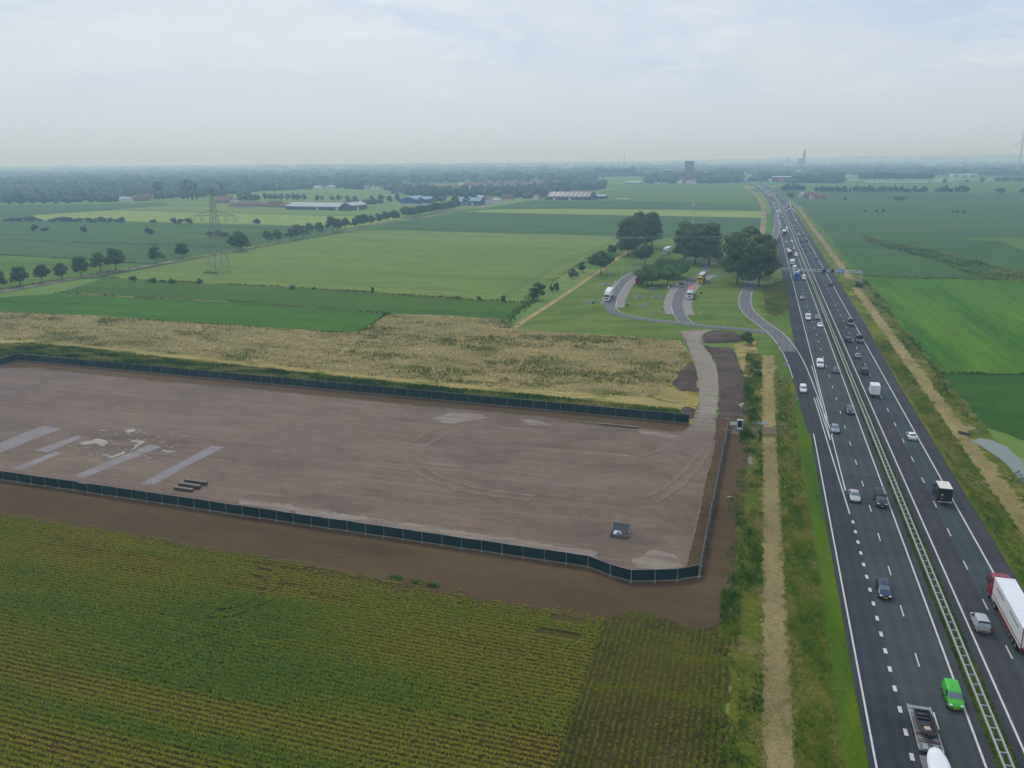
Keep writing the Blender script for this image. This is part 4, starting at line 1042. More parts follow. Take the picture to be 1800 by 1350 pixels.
def car_meshes(style):
    if style in _car_meshes: return _car_meshes[style]
    L, W, zb, st, ws, rs = STYLES[style]
    hw = W / 2
    ring = []
    for (s, zt, zl, fb, ft) in st:
        y = L / 2 - s
        wb, wt = hw * fb, hw * ft
        zt = max(zt, zl + .02)
        half = [(wb * .90, zb), (wb * .99, zb + .22 * (zl - zb)), (wb, zb + .7 * (zl - zb)), (wb * .985, zl), (wt, zt - .07 * min(1, (zt - zl) * 4)), (wt * .72, zt)]
        pts = [(x, y, z) for x, z in half] + [(0, y, zt + .025)] + [(-x, y, z) for x, z in half[::-1]]
        ring.append(pts)
    n = len(ring[0])
    body = MB()
    v = [p for r in ring for p in r]
    f = []
    for i in range(len(ring) - 1):
        for k in range(n):
            f.append((i * n + k, (i + 1) * n + k, (i + 1) * n + (k + 1) % n, i * n + (k + 1) % n))
    body.add(v, f, 0, True)
    body.add(ring[0], [tuple(range(n))], 0); body.add(ring[-1], [tuple(range(n - 1, -1, -1))], 0)
    # wheel arches (dark discs on the flanks) and lower sills
    wy = [L / 2 - .82 if L < 5 else L / 2 - .95, -L / 2 + (.85 if L < 5 else 1.1)]
    for y in wy:
        for sx in (-1, 1):
            body.wheel((sx * (hw - .075), y, .34), .40, .17, 1, 16)
    body.box((0, L / 2 - .10, zb + .12), (W * .80, .26, .22), 1, bev=.05)
    body.box((0, -L / 2 + .10, zb + .14), (W * .84, .24, .2), 1, bev=.05)
    out = {'body': body}
    def lerp(a, b, t): return tuple(a[i] + (b[i] - a[i]) * t for i in range(3))
    def panel(mb, A, B, t0, t1, u0, u1, push, idx):
        """glass over the strip between ring stations A and B for ring points idx"""
        cols = []
        for k in idx:
            cols.append([lerp(ring[A][k], ring[B][k], t0), lerp(ring[A][k], ring[B][k], t1)])
        if u0: cols[0] = [lerp(cols[0][i], cols[1][i], u0) for i in (0, 1)]; cols[-1] = [lerp(cols[-1][i], cols[-2][i], u0) for i in (0, 1)]
        v = [tuple(p[i] + push[i] for i in range(3)) for c in cols for p in c]
        mb.add(v, [(2 * i, 2 * i + 1, 2 * i + 3, 2 * i + 2) for i in range(len(cols) - 1)], 0)
    a, b = ws
    wsm = MB(); panel(wsm, a, b, .10, .92, .10, 1, (0, .012, .016), range(4, 9)); out['windscreen'] = wsm
    a2, b2 = rs
    rw = MB(); panel(rw, a2, b2, .08, .72 if style not in ('van', 'tall_van', 'small_van') else .9, .14, 1, (0, -.012, .014), range(4, 9)); out['rear_window'] = rw
    for side, (kb, kt) in ((1, (3, 4)), (-1, (9, 8))):
        m = MB()
        last = a2 if style not in ('van', 'tall_van', 'small_van') else b + 1
        for i in range(b - 1, last):
            A, B = ring[i], ring[i + 1]
            t0, t1 = (.42 if i == b - 1 else .0), (1.0 if i < last - 1 else .97)
            q = []
            for (t, uu) in ((t0, .10), (t1, .10), (t1, .88), (t0, .88)):
                if i == b - 1 and t == t0 and uu > .5: uu = .55; t = .55
                p = lerp(lerp(A[kb], B[kb], t), lerp(A[kt], B[kt], t), uu)
                q.append((p[0] + side * .012, p[1], p[2] + .004))
            m.add(q, [(0, 1, 2, 3) if side > 0 else (3, 2, 1, 0)], 0)
        out['side_window%d' % side] = m
    for i, (sx, y) in enumerate(((1, wy[0]), (-1, wy[0]), (1, wy[1]), (-1, wy[1]))):
        w = MB(); w.wheel((sx * (hw - .09), y, .325), .325, .22, 0, 16); out['wheel%d' % i] = w
        w = MB(); w.wheel((sx * (hw + .022), y, .325), .20, .012, 0, 10); out['rim%d' % i] = w
    zl = st[2][1]
    for i, sx in enumerate((1, -1)):
        h = MB(); h.box((sx * hw * .66, L / 2 - .16, st[1][1] - .06), (hw * .42, .34, .15), 0, bev=.05); out['headlight%d' % i] = h
        t = MB(); t.box((sx * hw * .80, -L / 2 + .07, st[-2][1] - .02), (hw * .26, .12, .26 if L < 4.5 else .42), 0, bev=.03); out['tail_light%d' % i] = t
        mm = MB(); mm.box((sx * (hw + .10), L / 2 - st[ws[0]][0] - .45, st[ws[0]][1] + .06), (.18, .12, .14), 0, bev=.04); out['mirror%d' % i] = mm
    p = MB(); p.box((0, L / 2 + .035, zb + .16), (.52, .02, .11), 0); out['number_plate0'] = p
    p = MB(); p.box((0, -L / 2 - .025, zb + .42), (.52, .02, .11), 0); out['number_plate1'] = p
    _car_meshes[style] = out
    return out
_car_cache = {}
PART_MAT = {'windscreen': GLASS2, 'rear_window': GLASS, 'side_window': GLASS, 'wheel': TYRE, 'rim': RIM, 'headlight': LAMP, 'tail_light': TAIL, 'mirror': BLACK, 'number_plate': PLATE}
_shared = {}
def shared_mesh(key, mb, name, mats):
    if key not in _shared: _shared[key] = mb.mesh(name, mats)
    return _shared[key]
import re
def car(style, colour, label, cat, loc, rz, group, detail=2, name=None):
    """detail 2: every part; 1: without plates, mirrors, rims; 0: body and glass"""
    ms = car_meshes(style)
    nm = name or {'hatchback': 'car', 'saloon': 'car', 'estate': 'car', 'suv': 'car', 'small_van': 'van', 'van': 'van', 'tall_van': 'van'}[style]
    t = thing(nm, label, cat, loc, rz, group)
    wheels = {}
    for k, mb in ms.items():
        base = re.sub(r'-?\d+$', '', k)
        if detail < 2 and base in ('mirror', 'number_plate', 'rim'): continue
        if detail < 1 and base in ('tail_light', 'headlight', 'wheel'): continue
        if base == 'body':
            me = shared_mesh((style, colour), mb, 'body', [paint(colour), BLACK])
            if detail == 2: me.set_sharp_from_angle(angle=RAD(42))
            link_obj('body', me, t)
        else:
            par = wheels.get(k[-1]) if base == 'rim' else t
            o = link_obj(base, shared_mesh((style, k), mb, base, PART_MAT[base]), par)
            if base == 'wheel': wheels[k[-1]] = o
    return t

def lorry(colour, box_col, label, loc, rz, group=None, L=13.6, H=4.0, tank=False, stripe=None, detail=2, roof=None, writing=False, name='lorry', hood=None):
    """articulated lorry: tractor cab and semi-trailer; origin in the middle of its length on the road"""
    t = thing(name, label, 'lorry', loc, rz, group)
    TL = L + 2.9
    yf = TL / 2
    cm, bm_ = paint(colour), paint(box_col)
    c = MB()
    c.box((0, yf - 1.10, 1.45), (2.46, 2.15, 1.9), 0, bev=.12)
    c.box((0, yf - 1.18, 2.88), (2.40, 1.95, 1.2), 0, taper=.94, bev=.16)
    c.box((0, yf - 1.55, 3.55), (2.2, 1.2, .35), 0, taper=.8, bev=.12)
    c.box((0, yf + .02, .62), (2.4, .22, .45), 0, bev=.06)
    c.box((1.0, yf - 2.35, 2.5), (.06, .55, 2.0), 0); c.box((-1.0, yf - 2.35, 2.5), (.06, .55, 2.0), 0)
    part('cab', c, [hood and paint(hood) or cm], t)
    w = MB(); w.box((0, yf - .08, 2.42), (2.14, .14, .82), 0, bev=.05); part('windscreen', w, GLASS, t)
    g = MB(); g.box((0, yf + .0, 1.25), (1.5, .12, .55), 0, bev=.03); part('grille', g, BLACK, t)
    for sx in (1, -1):
        s = MB(); s.box((sx * 1.215, yf - .85, 2.35), (.06, .85, .62), 0); part('side_window', s, GLASS, t)
        h = MB(); h.box((sx * .92, yf + .10, .72), (.42, .1, .2), 0, bev=.03); part('headlight', h, LAMP, t)
        m = MB(); m.box((sx * 1.42, yf - .25, 2.35), (.16, .12, .75), 0, bev=.04); m.box((sx * 1.3, yf - .25, 2.65), (.2, .05, .05), 0); part('mirror', m, BLACK, t)
        tl = MB(); tl.box((sx * .9, -yf - .03, .95), (.5, .08, .16), 0); part('tail_light', tl, TAIL, t)
        tk = MB(); tk.box((sx * 1.0, yf - 3.1, .75), (.42, 1.2, .5), 0, bev=.08); part('fuel_tank', tk, ALU, t)
    ch = MB(); ch.box((0, yf - 2.6, .85), (.9, 4.6, .25)); ch.box((0, -1.4, 1.0), (1.0, L - .4, .22)); ch.box((0, -yf + .25, .62), (2.4, .12, .16))
    part('chassis', ch, BLACK, t)
    for y in (yf - 1.2, yf - 4.6, -yf + 1.9, -yf + 3.2, -yf + 4.5):
        for sx in (1, -1):
            wm = MB(); wm.wheel((sx * 1.08, y, .5), .5, .36, 0, 16); wo = part('wheel', wm, TYRE, t)
            if detail == 2:
                r = MB(); r.wheel((sx * 1.265, y, .5), .29, .02, 0, 12); part('rim', r, RIM, wo)
    yb = -1.45
    if tank:
        k = MB()
        n = 18
        prof = [(-L / 2 + .1, .35), (-L / 2 + .25, .95), (-L / 2 + .7, 1.2), (L / 2 - .7, 1.2), (L / 2 - .25, .95), (L / 2 - .1, .35)]
        v = [(r * math.cos(2 * math.pi * i / n), yb + y, 2.35 + r * math.sin(2 * math.pi * i / n)) for y, r in prof for i in range(n)]
        k.add(v, [(j * n + i, j * n + (i + 1) % n, (j + 1) * n + (i + 1) % n, (j + 1) * n + i) for j in range(len(prof) - 1) for i in range(n)], 0, True)
        k.add(v, [tuple(range(n - 1, -1, -1)), tuple(range((len(prof) - 1) * n, len(prof) * n))], 0)
        part('tank', k, bm_, t)
    else:
        b = MB(); b.box((0, yb, 1.12 + (H - 1.12) / 2), (2.55, L, H - 1.12), 0, bev=.05)
        tr = part('trailer_box', b, bm_, t)
        rf = MB(); rf.box((0, yb, H + .012), (2.46, L - .12, .03), 0, bev=.01); part('roof', rf, paint(roof or 'white'), tr)
        fr = MB(); y = yb - L / 2 - .012
        for sx in (1, -1): fr.box((sx * 1.22, y, 1.12 + (H - 1.12) / 2), (.1, .05, H - 1.1))
        for z in (1.17, H - .05): fr.box((0, y, z), (2.36, .05, .1))
        for sx in (.35, -.35): fr.box((sx, y - .012, 1.12 + (H - 1.12) / 2), (.04, .03, H - 1.4))
        part('door_frame', fr, paint(stripe[0]) if stripe else ALU, t)
        if stripe:
            for sx in (1, -1):
                s = MB(); s.box((sx * 1.282, yb, 1.62), (.02, L - .1, .14)); part('stripe', s, paint(stripe[0]), t)
                s = MB(); s.box((sx * 1.284, yb, 1.50), (.02, L - .1, .07)); part('stripe', s, paint('yellow'), t)
                s = MB(); s.box((sx * 1.22, yb - .2, .80), (.05, L - 6.5, .62)); part('side_skirt', s, paint(stripe[0]), t)
            s = MB(); s.box((0, yb - L / 2 - .05, 1.30), (2.3, .05, .22)); part('rear_bumper', s, paint(stripe[0]), t)
            s = MB(); s.box((-.45, -yf - .07, 1.3), (1.0, .04, .2)); part('warning_panel', s, PLATE, t)
        if writing:
            # lettering too small to read in the photograph: rows of grey strokes in place of the letters
            r = random.Random(5)
            for sx in (1, -1):
                for yc, ln in ((yb + L * .24, 3.6), (yb - L * .23, 3.9)):
                    s = MB(); y = yc - ln / 2
                    while y < yc + ln / 2:
                        wd = r.uniform(.12, .2); hh = r.choice((.26, .26, .34))
                        s.box((sx * 1.284, y + wd / 2, 3.2 + (hh - .26) / 2), (.012, wd * .55, hh)); s.box((sx * 1.284, y + wd * .5, 3.2 + r.choice((-.1, 0, .1))), (.012, wd, .06))
                        y += wd + .07
                    part('lettering', s, plain('grey_lettering', (.16, .20, .23), .6), t)
    p = MB(); p.box((0, -yf - .04, .72), (.52, .03, .12)); part('number_plate', p, PLATE, t)
    return t

def box_truck(colour, box_col, roof, label, loc, rz, group=None, L=6.6, H=3.3, flat=False, crew=False, black_doors=False):
    t = thing('flatbed_truck' if flat else 'box_truck', label, 'truck', loc, rz, group)
    yf = L / 2
    c = MB()
    cl = 2.5 if crew else 1.75
    c.box((0, yf - .55, .85), (1.96, 1.1, .75), 0, taper=.96, bev=.12)
    c.box((0, yf - .55 - cl / 2, 1.42), (2.0, cl, 1.75), 0, taper=.92, bev=.2)
    part('cab', c, paint(colour), t)
    w = MB(); w.add([(-.82, yf - .42, 1.4), (.82, yf - .42, 1.4), (.74, yf - .82, 2.14), (-.74, yf - .82, 2.14)], [(0, 1, 2, 3)]); part('windscreen', w, GLASS2, t)
    rw = MB(); y = yf - .55 - cl; rw.add([(-.7, y - .01, 1.5), (.7, y - .01, 1.5), (.66, y + .03, 2.05), (-.66, y + .03, 2.05)], [(3, 2, 1, 0)]); part('rear_window', rw, GLASS, t)
    for sx in (1, -1):
        s = MB(); s.box((sx * .965, yf - .55 - cl * .42, 1.75), (.05, cl * .6, .5)); part('side_window', s, GLASS, t)
        h = MB(); h.box((sx * .75, yf + .0, .92), (.36, .1, .2), 0, bev=.03); part('headlight', h, LAMP, t)
        m = MB(); m.box((sx * 1.16, yf - .8, 1.55), (.2, .1, .3), 0, bev=.03); part('mirror', m, BLACK, t)
        tl = MB(); tl.box((sx * .82, -yf - .02, .72), (.28, .06, .14)); part('tail_light', tl, TAIL, t)
        for y in (yf - .95, -yf + 1.5):
            wm = MB(); wm.wheel((sx * .88, y, .37), .37, .26, 0, 14); part('wheel', wm, TYRE, t)
    ch = MB(); ch.box((0, -.3, .62), (1.0, L - 1.0, .2)); ch.box((0, -yf + .1, .5), (1.9, .1, .14)); part('chassis', ch, BLACK, t)
    bl = L - .65 - cl
    yb = -yf + bl / 2
    if flat:
        b = MB(); b.box((0, yb, .86), (2.1, bl, .1))
        part('deck', b, plain('deck_boards', (.22, .22, .22), .8), t)
        for sx in (1, -1):
            s = MB(); s.box((sx * 1.05, yb, 1.08), (.04, bl, .36)); part('side_board', s, ALU, t)
        s = MB(); s.box((0, -yf, 1.08), (2.1, .04, .36)); part('tail_board', s, ALU, t)
        s = MB(); s.box((0, yb + bl / 2, 1.5), (2.0, .05, 1.2)); part('headboard', s, BLACK, t)
    else:
        b = MB(); b.box((0, yb, .8 + (H - .8) / 2), (2.25, bl, H - .8), 0, bev=.04); bx = part('cargo_box', b, paint(box_col), t)
        r = MB(); r.box((0, yb, H + .012), (2.18, bl - .08, .03), 0, bev=.01); r.box((0, yb + bl * .2, H + .04), (.5, .5, .04)); part('roof', r, paint(roof), bx)
        d = MB(); y = -yf - .015
        for sx in (.55, -.55): d.box((sx, y, .85 + (H - .9) / 2), (1.04, .03, H - 1.05))
        part('rear_door', d, paint(box_col), t)
        if black_doors:
            s = MB(); s.wheel((-1.14, yb + .2, 2.3), .26, .015, 0, 14); part('emblem', s, plain('yellow_emblem', (.55, .40, .10), .5), t)
            s = MB(); s.box((-.62, y - .02, 1.15), (.5, .012, .14)); s.box((-.55, y - .02, 1.85), (.42, .012, .3)); part('lettering', s, plain('yellow_emblem', (.55, .40, .10), .5), t)
            s = MB(); s.box((0, -yf - .3, .62), (2.2, .5, .06), 0, bev=.01); part('tail_lift', s, ALU, t)
    p = MB(); p.box((.3, -yf - .06, .6), (.52, .02, .11)); part('number_plate', p, PLATE, t)
    return t

# ------------------------------------------------------------------ the traffic
Q = 'vehicles driving away on the right carriageway'
P_ = 'vehicles coming towards the camera on the left carriageway'
def on_road(px, py, length, away, zoff=0.0, lateral=None):
    """ground point of the near lower edge of a vehicle -> centre and heading"""
    x, y = G(px, py)
    sl = -max(0, y - 1050) / 14000.0
    d = Vector((sl, 1, 0)).normalized()
    c = Vector((x, y, 0)) + d * (length / 2)
    rz = math.atan2(-d.x, d.y)
    return (c.x, c.y, .165 + zoff), (rz if away else rz + math.pi)
def put(style, colour, label, px, py, away, detail=2, cat=None, rot=0):
    L = STYLES[style][0]
    loc, rz = on_road(px, py, L, away)
    return car(style, colour, label, cat or ('van' if 'van' in style else 'car'), loc, rz + rot, Q if away else P_, detail)

# left carriageway, near to far
v = put('small_van', 'green', 'bright green small van near the bottom edge beside the guard rail', 1680, 1254, False)
m = MB(); m.box((.1, -.2, 1.82), (.06, .12, .06)); part('aerial', m, BLACK, v)
put('estate', 'navy', 'dark blue estate car alone between the block markings and the dashes', 1556, 1058, False)
put('saloon', 'silver', 'silver saloon with a dark sunroof beside the end of the twin white lines', 1503.5, 886.5, False)
v = put('van', 'dark', 'dark van carrying a long pipe box on its roof', 1550, 896, False)
m = MB(); m.box((-.55, -.5, 2.28), (.42, 3.9, .26), 0, bev=.04); part('pipe_box', m, plain('pipe_box_grey', (.20, .18, .17), .6), v)
m = MB()
m.box((0, -.2, 2.13), (1.6, 2.9, .05)); part('roof_rack', m, BLACK, v)
m = MB(); m.box((.35, -.9, 2.085), (.75, 1.7, .03), 0, bev=.01); part('roof_panel', m, GLASS, v)
put('hatchback', 'steel', 'grey hatchback touching the twin white lines of the gore', 1468.6, 764, False)
put('estate', 'dark', 'dark grey estate in the fast lane beside the ladder rail', 1494.5, 731, False)
put('small_van', 'white', 'white small van alone on the merging slip road', 1412, 693, False)
put('van', 'white', 'white van passing the start of the gore lines', 1442, 649, False)
put('hatchback', 'dark', 'dark hatchback behind the white van at the gore', 1469.5, 658, False)
v = put('van', 'white', 'white van with a dark roof hatch running beside two cars', 1421, 564.5, False)
m = MB(); m.box((0, -1.2, 2.1), (.8, .6, .05), 0, bev=.01); part('roof_hatch', m, BLACK, v)
put('hatchback', 'grey', 'dark grey car in the fast lane just behind a white car', 1437, 563, False)
put('saloon', 'white', 'white car in the fast lane level with the parked lorries', 1441.5, 577, False)
put('saloon', 'grey', 'grey car alone in the slow lane in front of the gantry', 1410, 528, False)
loc, rz = on_road(1400, 493, 16.5, False)
lorry('blue', 'white', 'bright blue lorry with a white roof just in front of the gantry', loc, rz, P_, roof='white', hood='blue')
put('van', 'white', 'white van beside the blue lorry under the gantry', 1413.3, 493, False)
put('hatchback', 'dark', 'dark car partly hidden by the gantry beam', 1407, 480, False, 1)
put('tall_van', 'white', 'white high van half hidden by the blue lorry', 1397, 477, False, 1)
def camper(label, px, py):
    loc, rz = on_road(px, py, 7.0, False)
    t = thing('camper', label, 'camper van', loc, rz, P_)
    b = MB(); b.box((0, -.6, 1.7), (2.3, 5.7, 2.4), 0, bev=.15); part('living_cabin', b, paint('white'), t)
    b = MB(); b.box((0, 2.8, 1.0), (2.0, 1.5, 1.2), 0, taper=.9, bev=.18); b.box((0, 2.3, 2.35), (2.25, 1.6, .9), 0, bev=.2); part('cab', b, paint('white'), t)
    b = MB(); b.add([(-.85, 3.12, 1.35), (.85, 3.12, 1.35), (.8, 2.75, 1.95), (-.8, 2.75, 1.95)], [(0, 1, 2, 3)]); b.box((0, 3.0, 1.65), (1.7, .3, .6)); part('windscreen', b, GLASS, t)
    b = MB(); b.box((0, 3.52, .6), (1.9, .12, .4), 0, bev=.04); part('bumper', b, BLACK, t)
    for sx in (1, -1):
        h = MB(); h.box((sx * .75, 3.53, .95), (.35, .1, .18)); part('headlight', h, LAMP, t)
        for y in (2.3, -2.0):
            w = MB(); w.wheel((sx * .95, y, .34), .34, .25); part('wheel', w, TYRE, t)
camper('white camper with an overcab bunk behind the gantry', 1393, 467)
loc, rz = on_road(1388.5, 453, 14, False)
lorry('maroon', 'white', 'tank lorry with a dark red cab and white rounded tank', loc, rz, P_, L=10.5, tank=True)
put('hatchback', 'white', 'white car close behind the tank lorry', 1385, 441, False, 1)
put('van', 'white', 'white van overtaking the tank lorry', 1400, 452, False, 1)
put('estate', 'silver', 'silver car in the fast lane behind the white van by the tank lorry', 1396, 439.5, False, 1)
put('saloon', 'silver', 'silver grey car in the slow lane between tank lorry and dark lorry', 1382, 428, False, 1)
put('estate', 'white', 'white car in the fast lane before the open stretch behind the tank lorry', 1392, 426.5, False, 1)
loc, rz = on_road(1378.5, 415.5, 16.5, False)
lorry('dark', 'white', 'dark lorry with a white box beside the far slip road gore', loc, rz, P_, detail=1)
put('tall_van', 'white', 'white high van in the fast lane beside the dark lorry', 1383, 405, False, 1)
put('hatchback', 'silver', 'pale grey car behind the white high van in the fast lane', 1385.5, 408.5, False, 1)

# right carriageway, near to far
def big_lorry():
    x, y = 36.0, 112.8
    return lorry('crimson', 'white', 'big red and white lorry with a long white trailer at the right edge', (x + .25, y, .165), 0, Q, L=13.6, H=4.05, stripe=('crimson',), writing=True)
big_lorry()
put('small_van', 'silver', 'silver people carrier beside the big red and white lorry', 1727.5, 1117, True)
loc, rz = on_road(1660, 889, 6.4, True)
box_truck('black', 'black', 'cream', 'black box truck with a pale roof and yellow marks', loc, rz, Q, L=6.2, H=3.05, black_doors=True)
put('hatchback', 'white', 'white hatchback in the slow lane near the pond', 1604, 777, True)
loc, rz = on_road(1538, 700.5, 6.4, True)
box_truck('white', 'white', 'white', 'white box truck in the fast lane of the right carriageway', loc, rz, Q, L=6.0, H=3.2)
put('suv', 'black', 'black car just ahead of the white box truck', 1520.8, 660.6, True)
put('hatchback', 'steel', 'blue-grey hatchback in the middle of the right carriageway', 1508, 632, True)
put('suv', 'black', 'black boxy off-roader beside the dark flatbed truck', 1491, 604, True)
loc, rz = on_road(1512, 605, 6.2, True)
box_truck('dark', 'dark', 'dark', 'dark crew cab flatbed truck with grey tail board, the nearer of two', loc, rz, Q, L=6.2, flat=True, crew=True)
loc, rz = on_road(1496, 575, 6.0, True)
box_truck('dark', 'dark', 'dark', 'flatbed truck with an empty silver deck, the farther of two', loc, rz, Q, L=6.0, flat=True)
put('saloon', 'dark', 'dark car crossing below the yellow sign', 1461, 504, True)
put('suv', 'black', 'black car right under the gantry signs', 1446, 481, True)
put('hatchback', 'dark', 'dark car in the slow lane behind the gantry beam', 1435.5, 458, True, 1)
put('saloon', 'black', 'black car in the fast lane, left of a pair behind the gantry', 1416.7, 443.2, True, 1)
put('hatchback', 'dark', 'dark car in the slow lane, right of a pair behind the gantry', 1425, 440.8, True, 1)
put('saloon', 'dark', 'dark car, left of the second pair beyond the gantry', 1408, 426.7, True, 1)
put('hatchback', 'black', 'black car, right of the second pair beyond the gantry', 1418, 425.6, True, 1)
put('van', 'white', 'white van with a dark car at its right beyond the gantry', 1404, 415, True, 1)
put('saloon', 'dark', 'dark car at the right of the white van beyond the gantry', 1413, 415, True, 1)
put('estate', 'silver', 'silver car in the fast lane ahead of the white van beyond the gantry', 1399, 404.5, True, 1)
put('saloon', 'grey', 'grey car in the slow lane ahead of the white van beyond the gantry', 1407.4, 405.6, True, 1)

# the dense far queue: labels say the colour and carriageway, nothing else tells them apart
far_l = [(1373, 401.8, 'estate', 'silver'), (1373.3, 397.3, 'saloon', 'silver'), (1373, 394, 'hatchback', 'white'), (1380.4, 396.6, 'estate', 'dark'), (1379, 393, 'suv', 'dark'), (1370.5, 389.3, 'hatchback', 'white'),
         (1369, 382, 'van', 'white'), (1375.5, 383, 'saloon', 'silver'), (1372, 374.4, 'van', 'white'), (1371, 369.3, 'hatchback', 'white'), (1366, 373, 'estate', 'white'), (1363, 366, 'saloon', 'white'),
         (1368, 361.8, 'saloon', 'silver'), (1363, 360.4, 'van', 'white'), (1365.6, 357.3, 'saloon', 'white'), (1359.5, 356.6, 'hatchback', 'dark'), (1356, 351, 'suv', 'red'), (1351, 344, 'van', 'white'),
         (1348, 342.7, 'van', 'white'), (1350, 341.3, 'hatchback', 'silver'), (1344, 339.7, 'estate', 'white'), (1345.6, 338.2, 'van', 'white'), (1342, 336.4, 'hatchback', 'dark'), (1340.4, 333.8, 'van', 'white'), (1336.4, 334.2, 'saloon', 'silver'),
         (1333.5, 331.5, 'van', 'white'), (1328, 328.6, 'van', 'white'), (1337, 332.4, 'hatchback', 'grey')]
far_r = [(1381, 365.3, 'van', 'white'), (1384, 368, 'saloon', 'silver'), (1383.5, 371, 'estate', 'white'), (1385.3, 373.3, 'hatchback', 'grey'), (1398, 389.8, 'van', 'white'), (1397, 386.7, 'saloon', 'dark'), (1402, 395.1, 'estate', 'silver'), (1400.5, 392.6, 'saloon', 'dark'),
         (1397, 399.5, 'estate', 'silver'), (1380, 355, 'van', 'silver'), (1375, 353.8, 'hatchback', 'red'), (1373, 351.5, 'saloon', 'silver'), (1361.3, 342.7, 'van', 'white'), (1338.7, 327.5, 'van', 'white'), (1341.8, 329, 'saloon', 'silver'), (1346, 330.2, 'hatchback', 'dark'), (1350, 332, 'suv', 'dark'),
         (1370, 349, 'saloon', 'grey'), (1357, 339.4, 'hatchback', 'white'), (1364, 345, 'saloon', 'dark')]
r = random.Random(3)
for k in range(30):                                              # queue running on to the town
    y = 1900 + k * 62 + r.uniform(-18, 18)
    far_l.append((road_x(y) + r.choice((20.9, 24.6)), y, r.choice(('van', 'saloon', 'hatchback', 'estate')), r.choice(('white', 'white', 'silver', 'dark', 'white'))))
for k in range(20):
    y = 2000 + k * 85 + r.uniform(-20, 20)
    far_r.append((road_x(y) + r.choice((32.4, 35.9)), y, r.choice(('van', 'saloon', 'hatchback')), r.choice(('white', 'silver', 'dark', 'grey'))))
for lst, away in ((far_l, False), (far_r, True)):
    for k, (a, b, st, colr) in enumerate(lst):
        if b > 1500: loc = (a, b, .165); rz = (b - 1050) / 14000.0 + (0 if away else math.pi)
        else: loc, rz = on_road(a, b, STYLES[st][0], away)
        if b < 1500:
            x0 = road_x(loc[1])
            lanes = (20.95, 24.55) if not away else (32.4, 35.9)
            lx = min(lanes, key=lambda q: abs(q + x0 - loc[0]))
            loc = (x0 + lx + r.uniform(-.2, .2), loc[1], .165)
        kind = 'van' if 'van' in st else 'car'
        w = {'grey': 'grey', 'dark': 'dark', 'red': 'red', 'white': 'white', 'silver': 'silver'}[colr]
        car(st, colr, '%s %s in the dense far traffic %s' % (w, kind, 'driving away beyond the second gantry' if away else 'of the oncoming queue beyond the second gantry'), kind, loc, rz,
            '%s %ss in the far traffic %s' % (w, kind, 'driving away' if away else 'of the oncoming queue'), 0)
for px, py, away, cab, box, lb in ((1369, 377, False, 'white', 'white', 'white lorry in the slow lane this side of the far gantry'), (1355.5, 349, False, 'red', 'white', 'lorry with a red cab in the far oncoming queue'),
                                    (1332, 330, False, 'white', 'white', 'white lorry in the far oncoming queue where the road bends'), (1322.7, 325.3, False, 'white', 'white', 'farthest white lorry of the oncoming queue'),
                                    (1389.3, 370.2, True, 'dark', 'white', 'lorry with a white box driving away under the far gantry'), (1353.8, 336.9, True, 'dark', 'white', 'lorry with a pale roof driving away in the far bend'),
                                    (1367, 345.8, True, 'dark', 'dark', 'dark lorry driving away in the far bend')):
    loc, rz = on_road(px, py, 12, away)
    x0 = road_x(loc[1]); lanes = (20.95, 24.55) if not away else (32.4, 35.9)
    loc = (x0 + min(lanes, key=lambda q: abs(q + x0 - loc[0])), loc[1], .165)
    lorry(cab, box, lb, loc, rz, Q if away else P_, L=9.5, H=3.8, detail=1)

# parked in the rest area
def parked(px, py, heading_px, length):
    """near corner point and a second point that the vehicle points at, both on the ground"""
    a, b = G(px, py), G(*heading_px)
    d = Vector((b[0] - a[0], b[1] - a[1], 0)).normalized()
    return (a[0] - d.x * length / 2, a[1] - d.y * length / 2, .17), math.atan2(-d.x, d.y)
PK = 'lorries parked in the rest area'
loc, rz = parked(1066, 531, (1060, 540), 16.5)
lorry('white', 'white', 'all white lorry parked at the left end of the rest area', loc, rz, PK)
loc, rz = parked(1121, 500.5, (1112, 512), 16.5)
lorry('crimson', 'silver', 'lorry with a red cab half hidden under the small trees', loc, rz, PK)
loc, rz = parked(1230, 499.5, (1220, 512), 16.5)
lorry('white', 'dark', 'lorry with a yellow roof fairing and dark trailer', loc, rz, PK, roof='white', hood='yellow')
loc, rz = parked(1212, 527.5, (1208.5, 536), 16.5)
lorry('white', 'white', 'white lorry with a red trailer roof in the second lane', loc, rz, PK, roof='red')
loc, rz = parked(1168, 448.5, (1158, 454), 16.5)
lorry('white', 'silver', 'pale lorry parked behind the tall trees', loc, rz, PK)
x, y = G(1196.5, 501)
car('hatchback', 'dark', 'dark car parked under the small trees of the rest area', 'car', (x, y + 1.5, .17), RAD(20), PK)

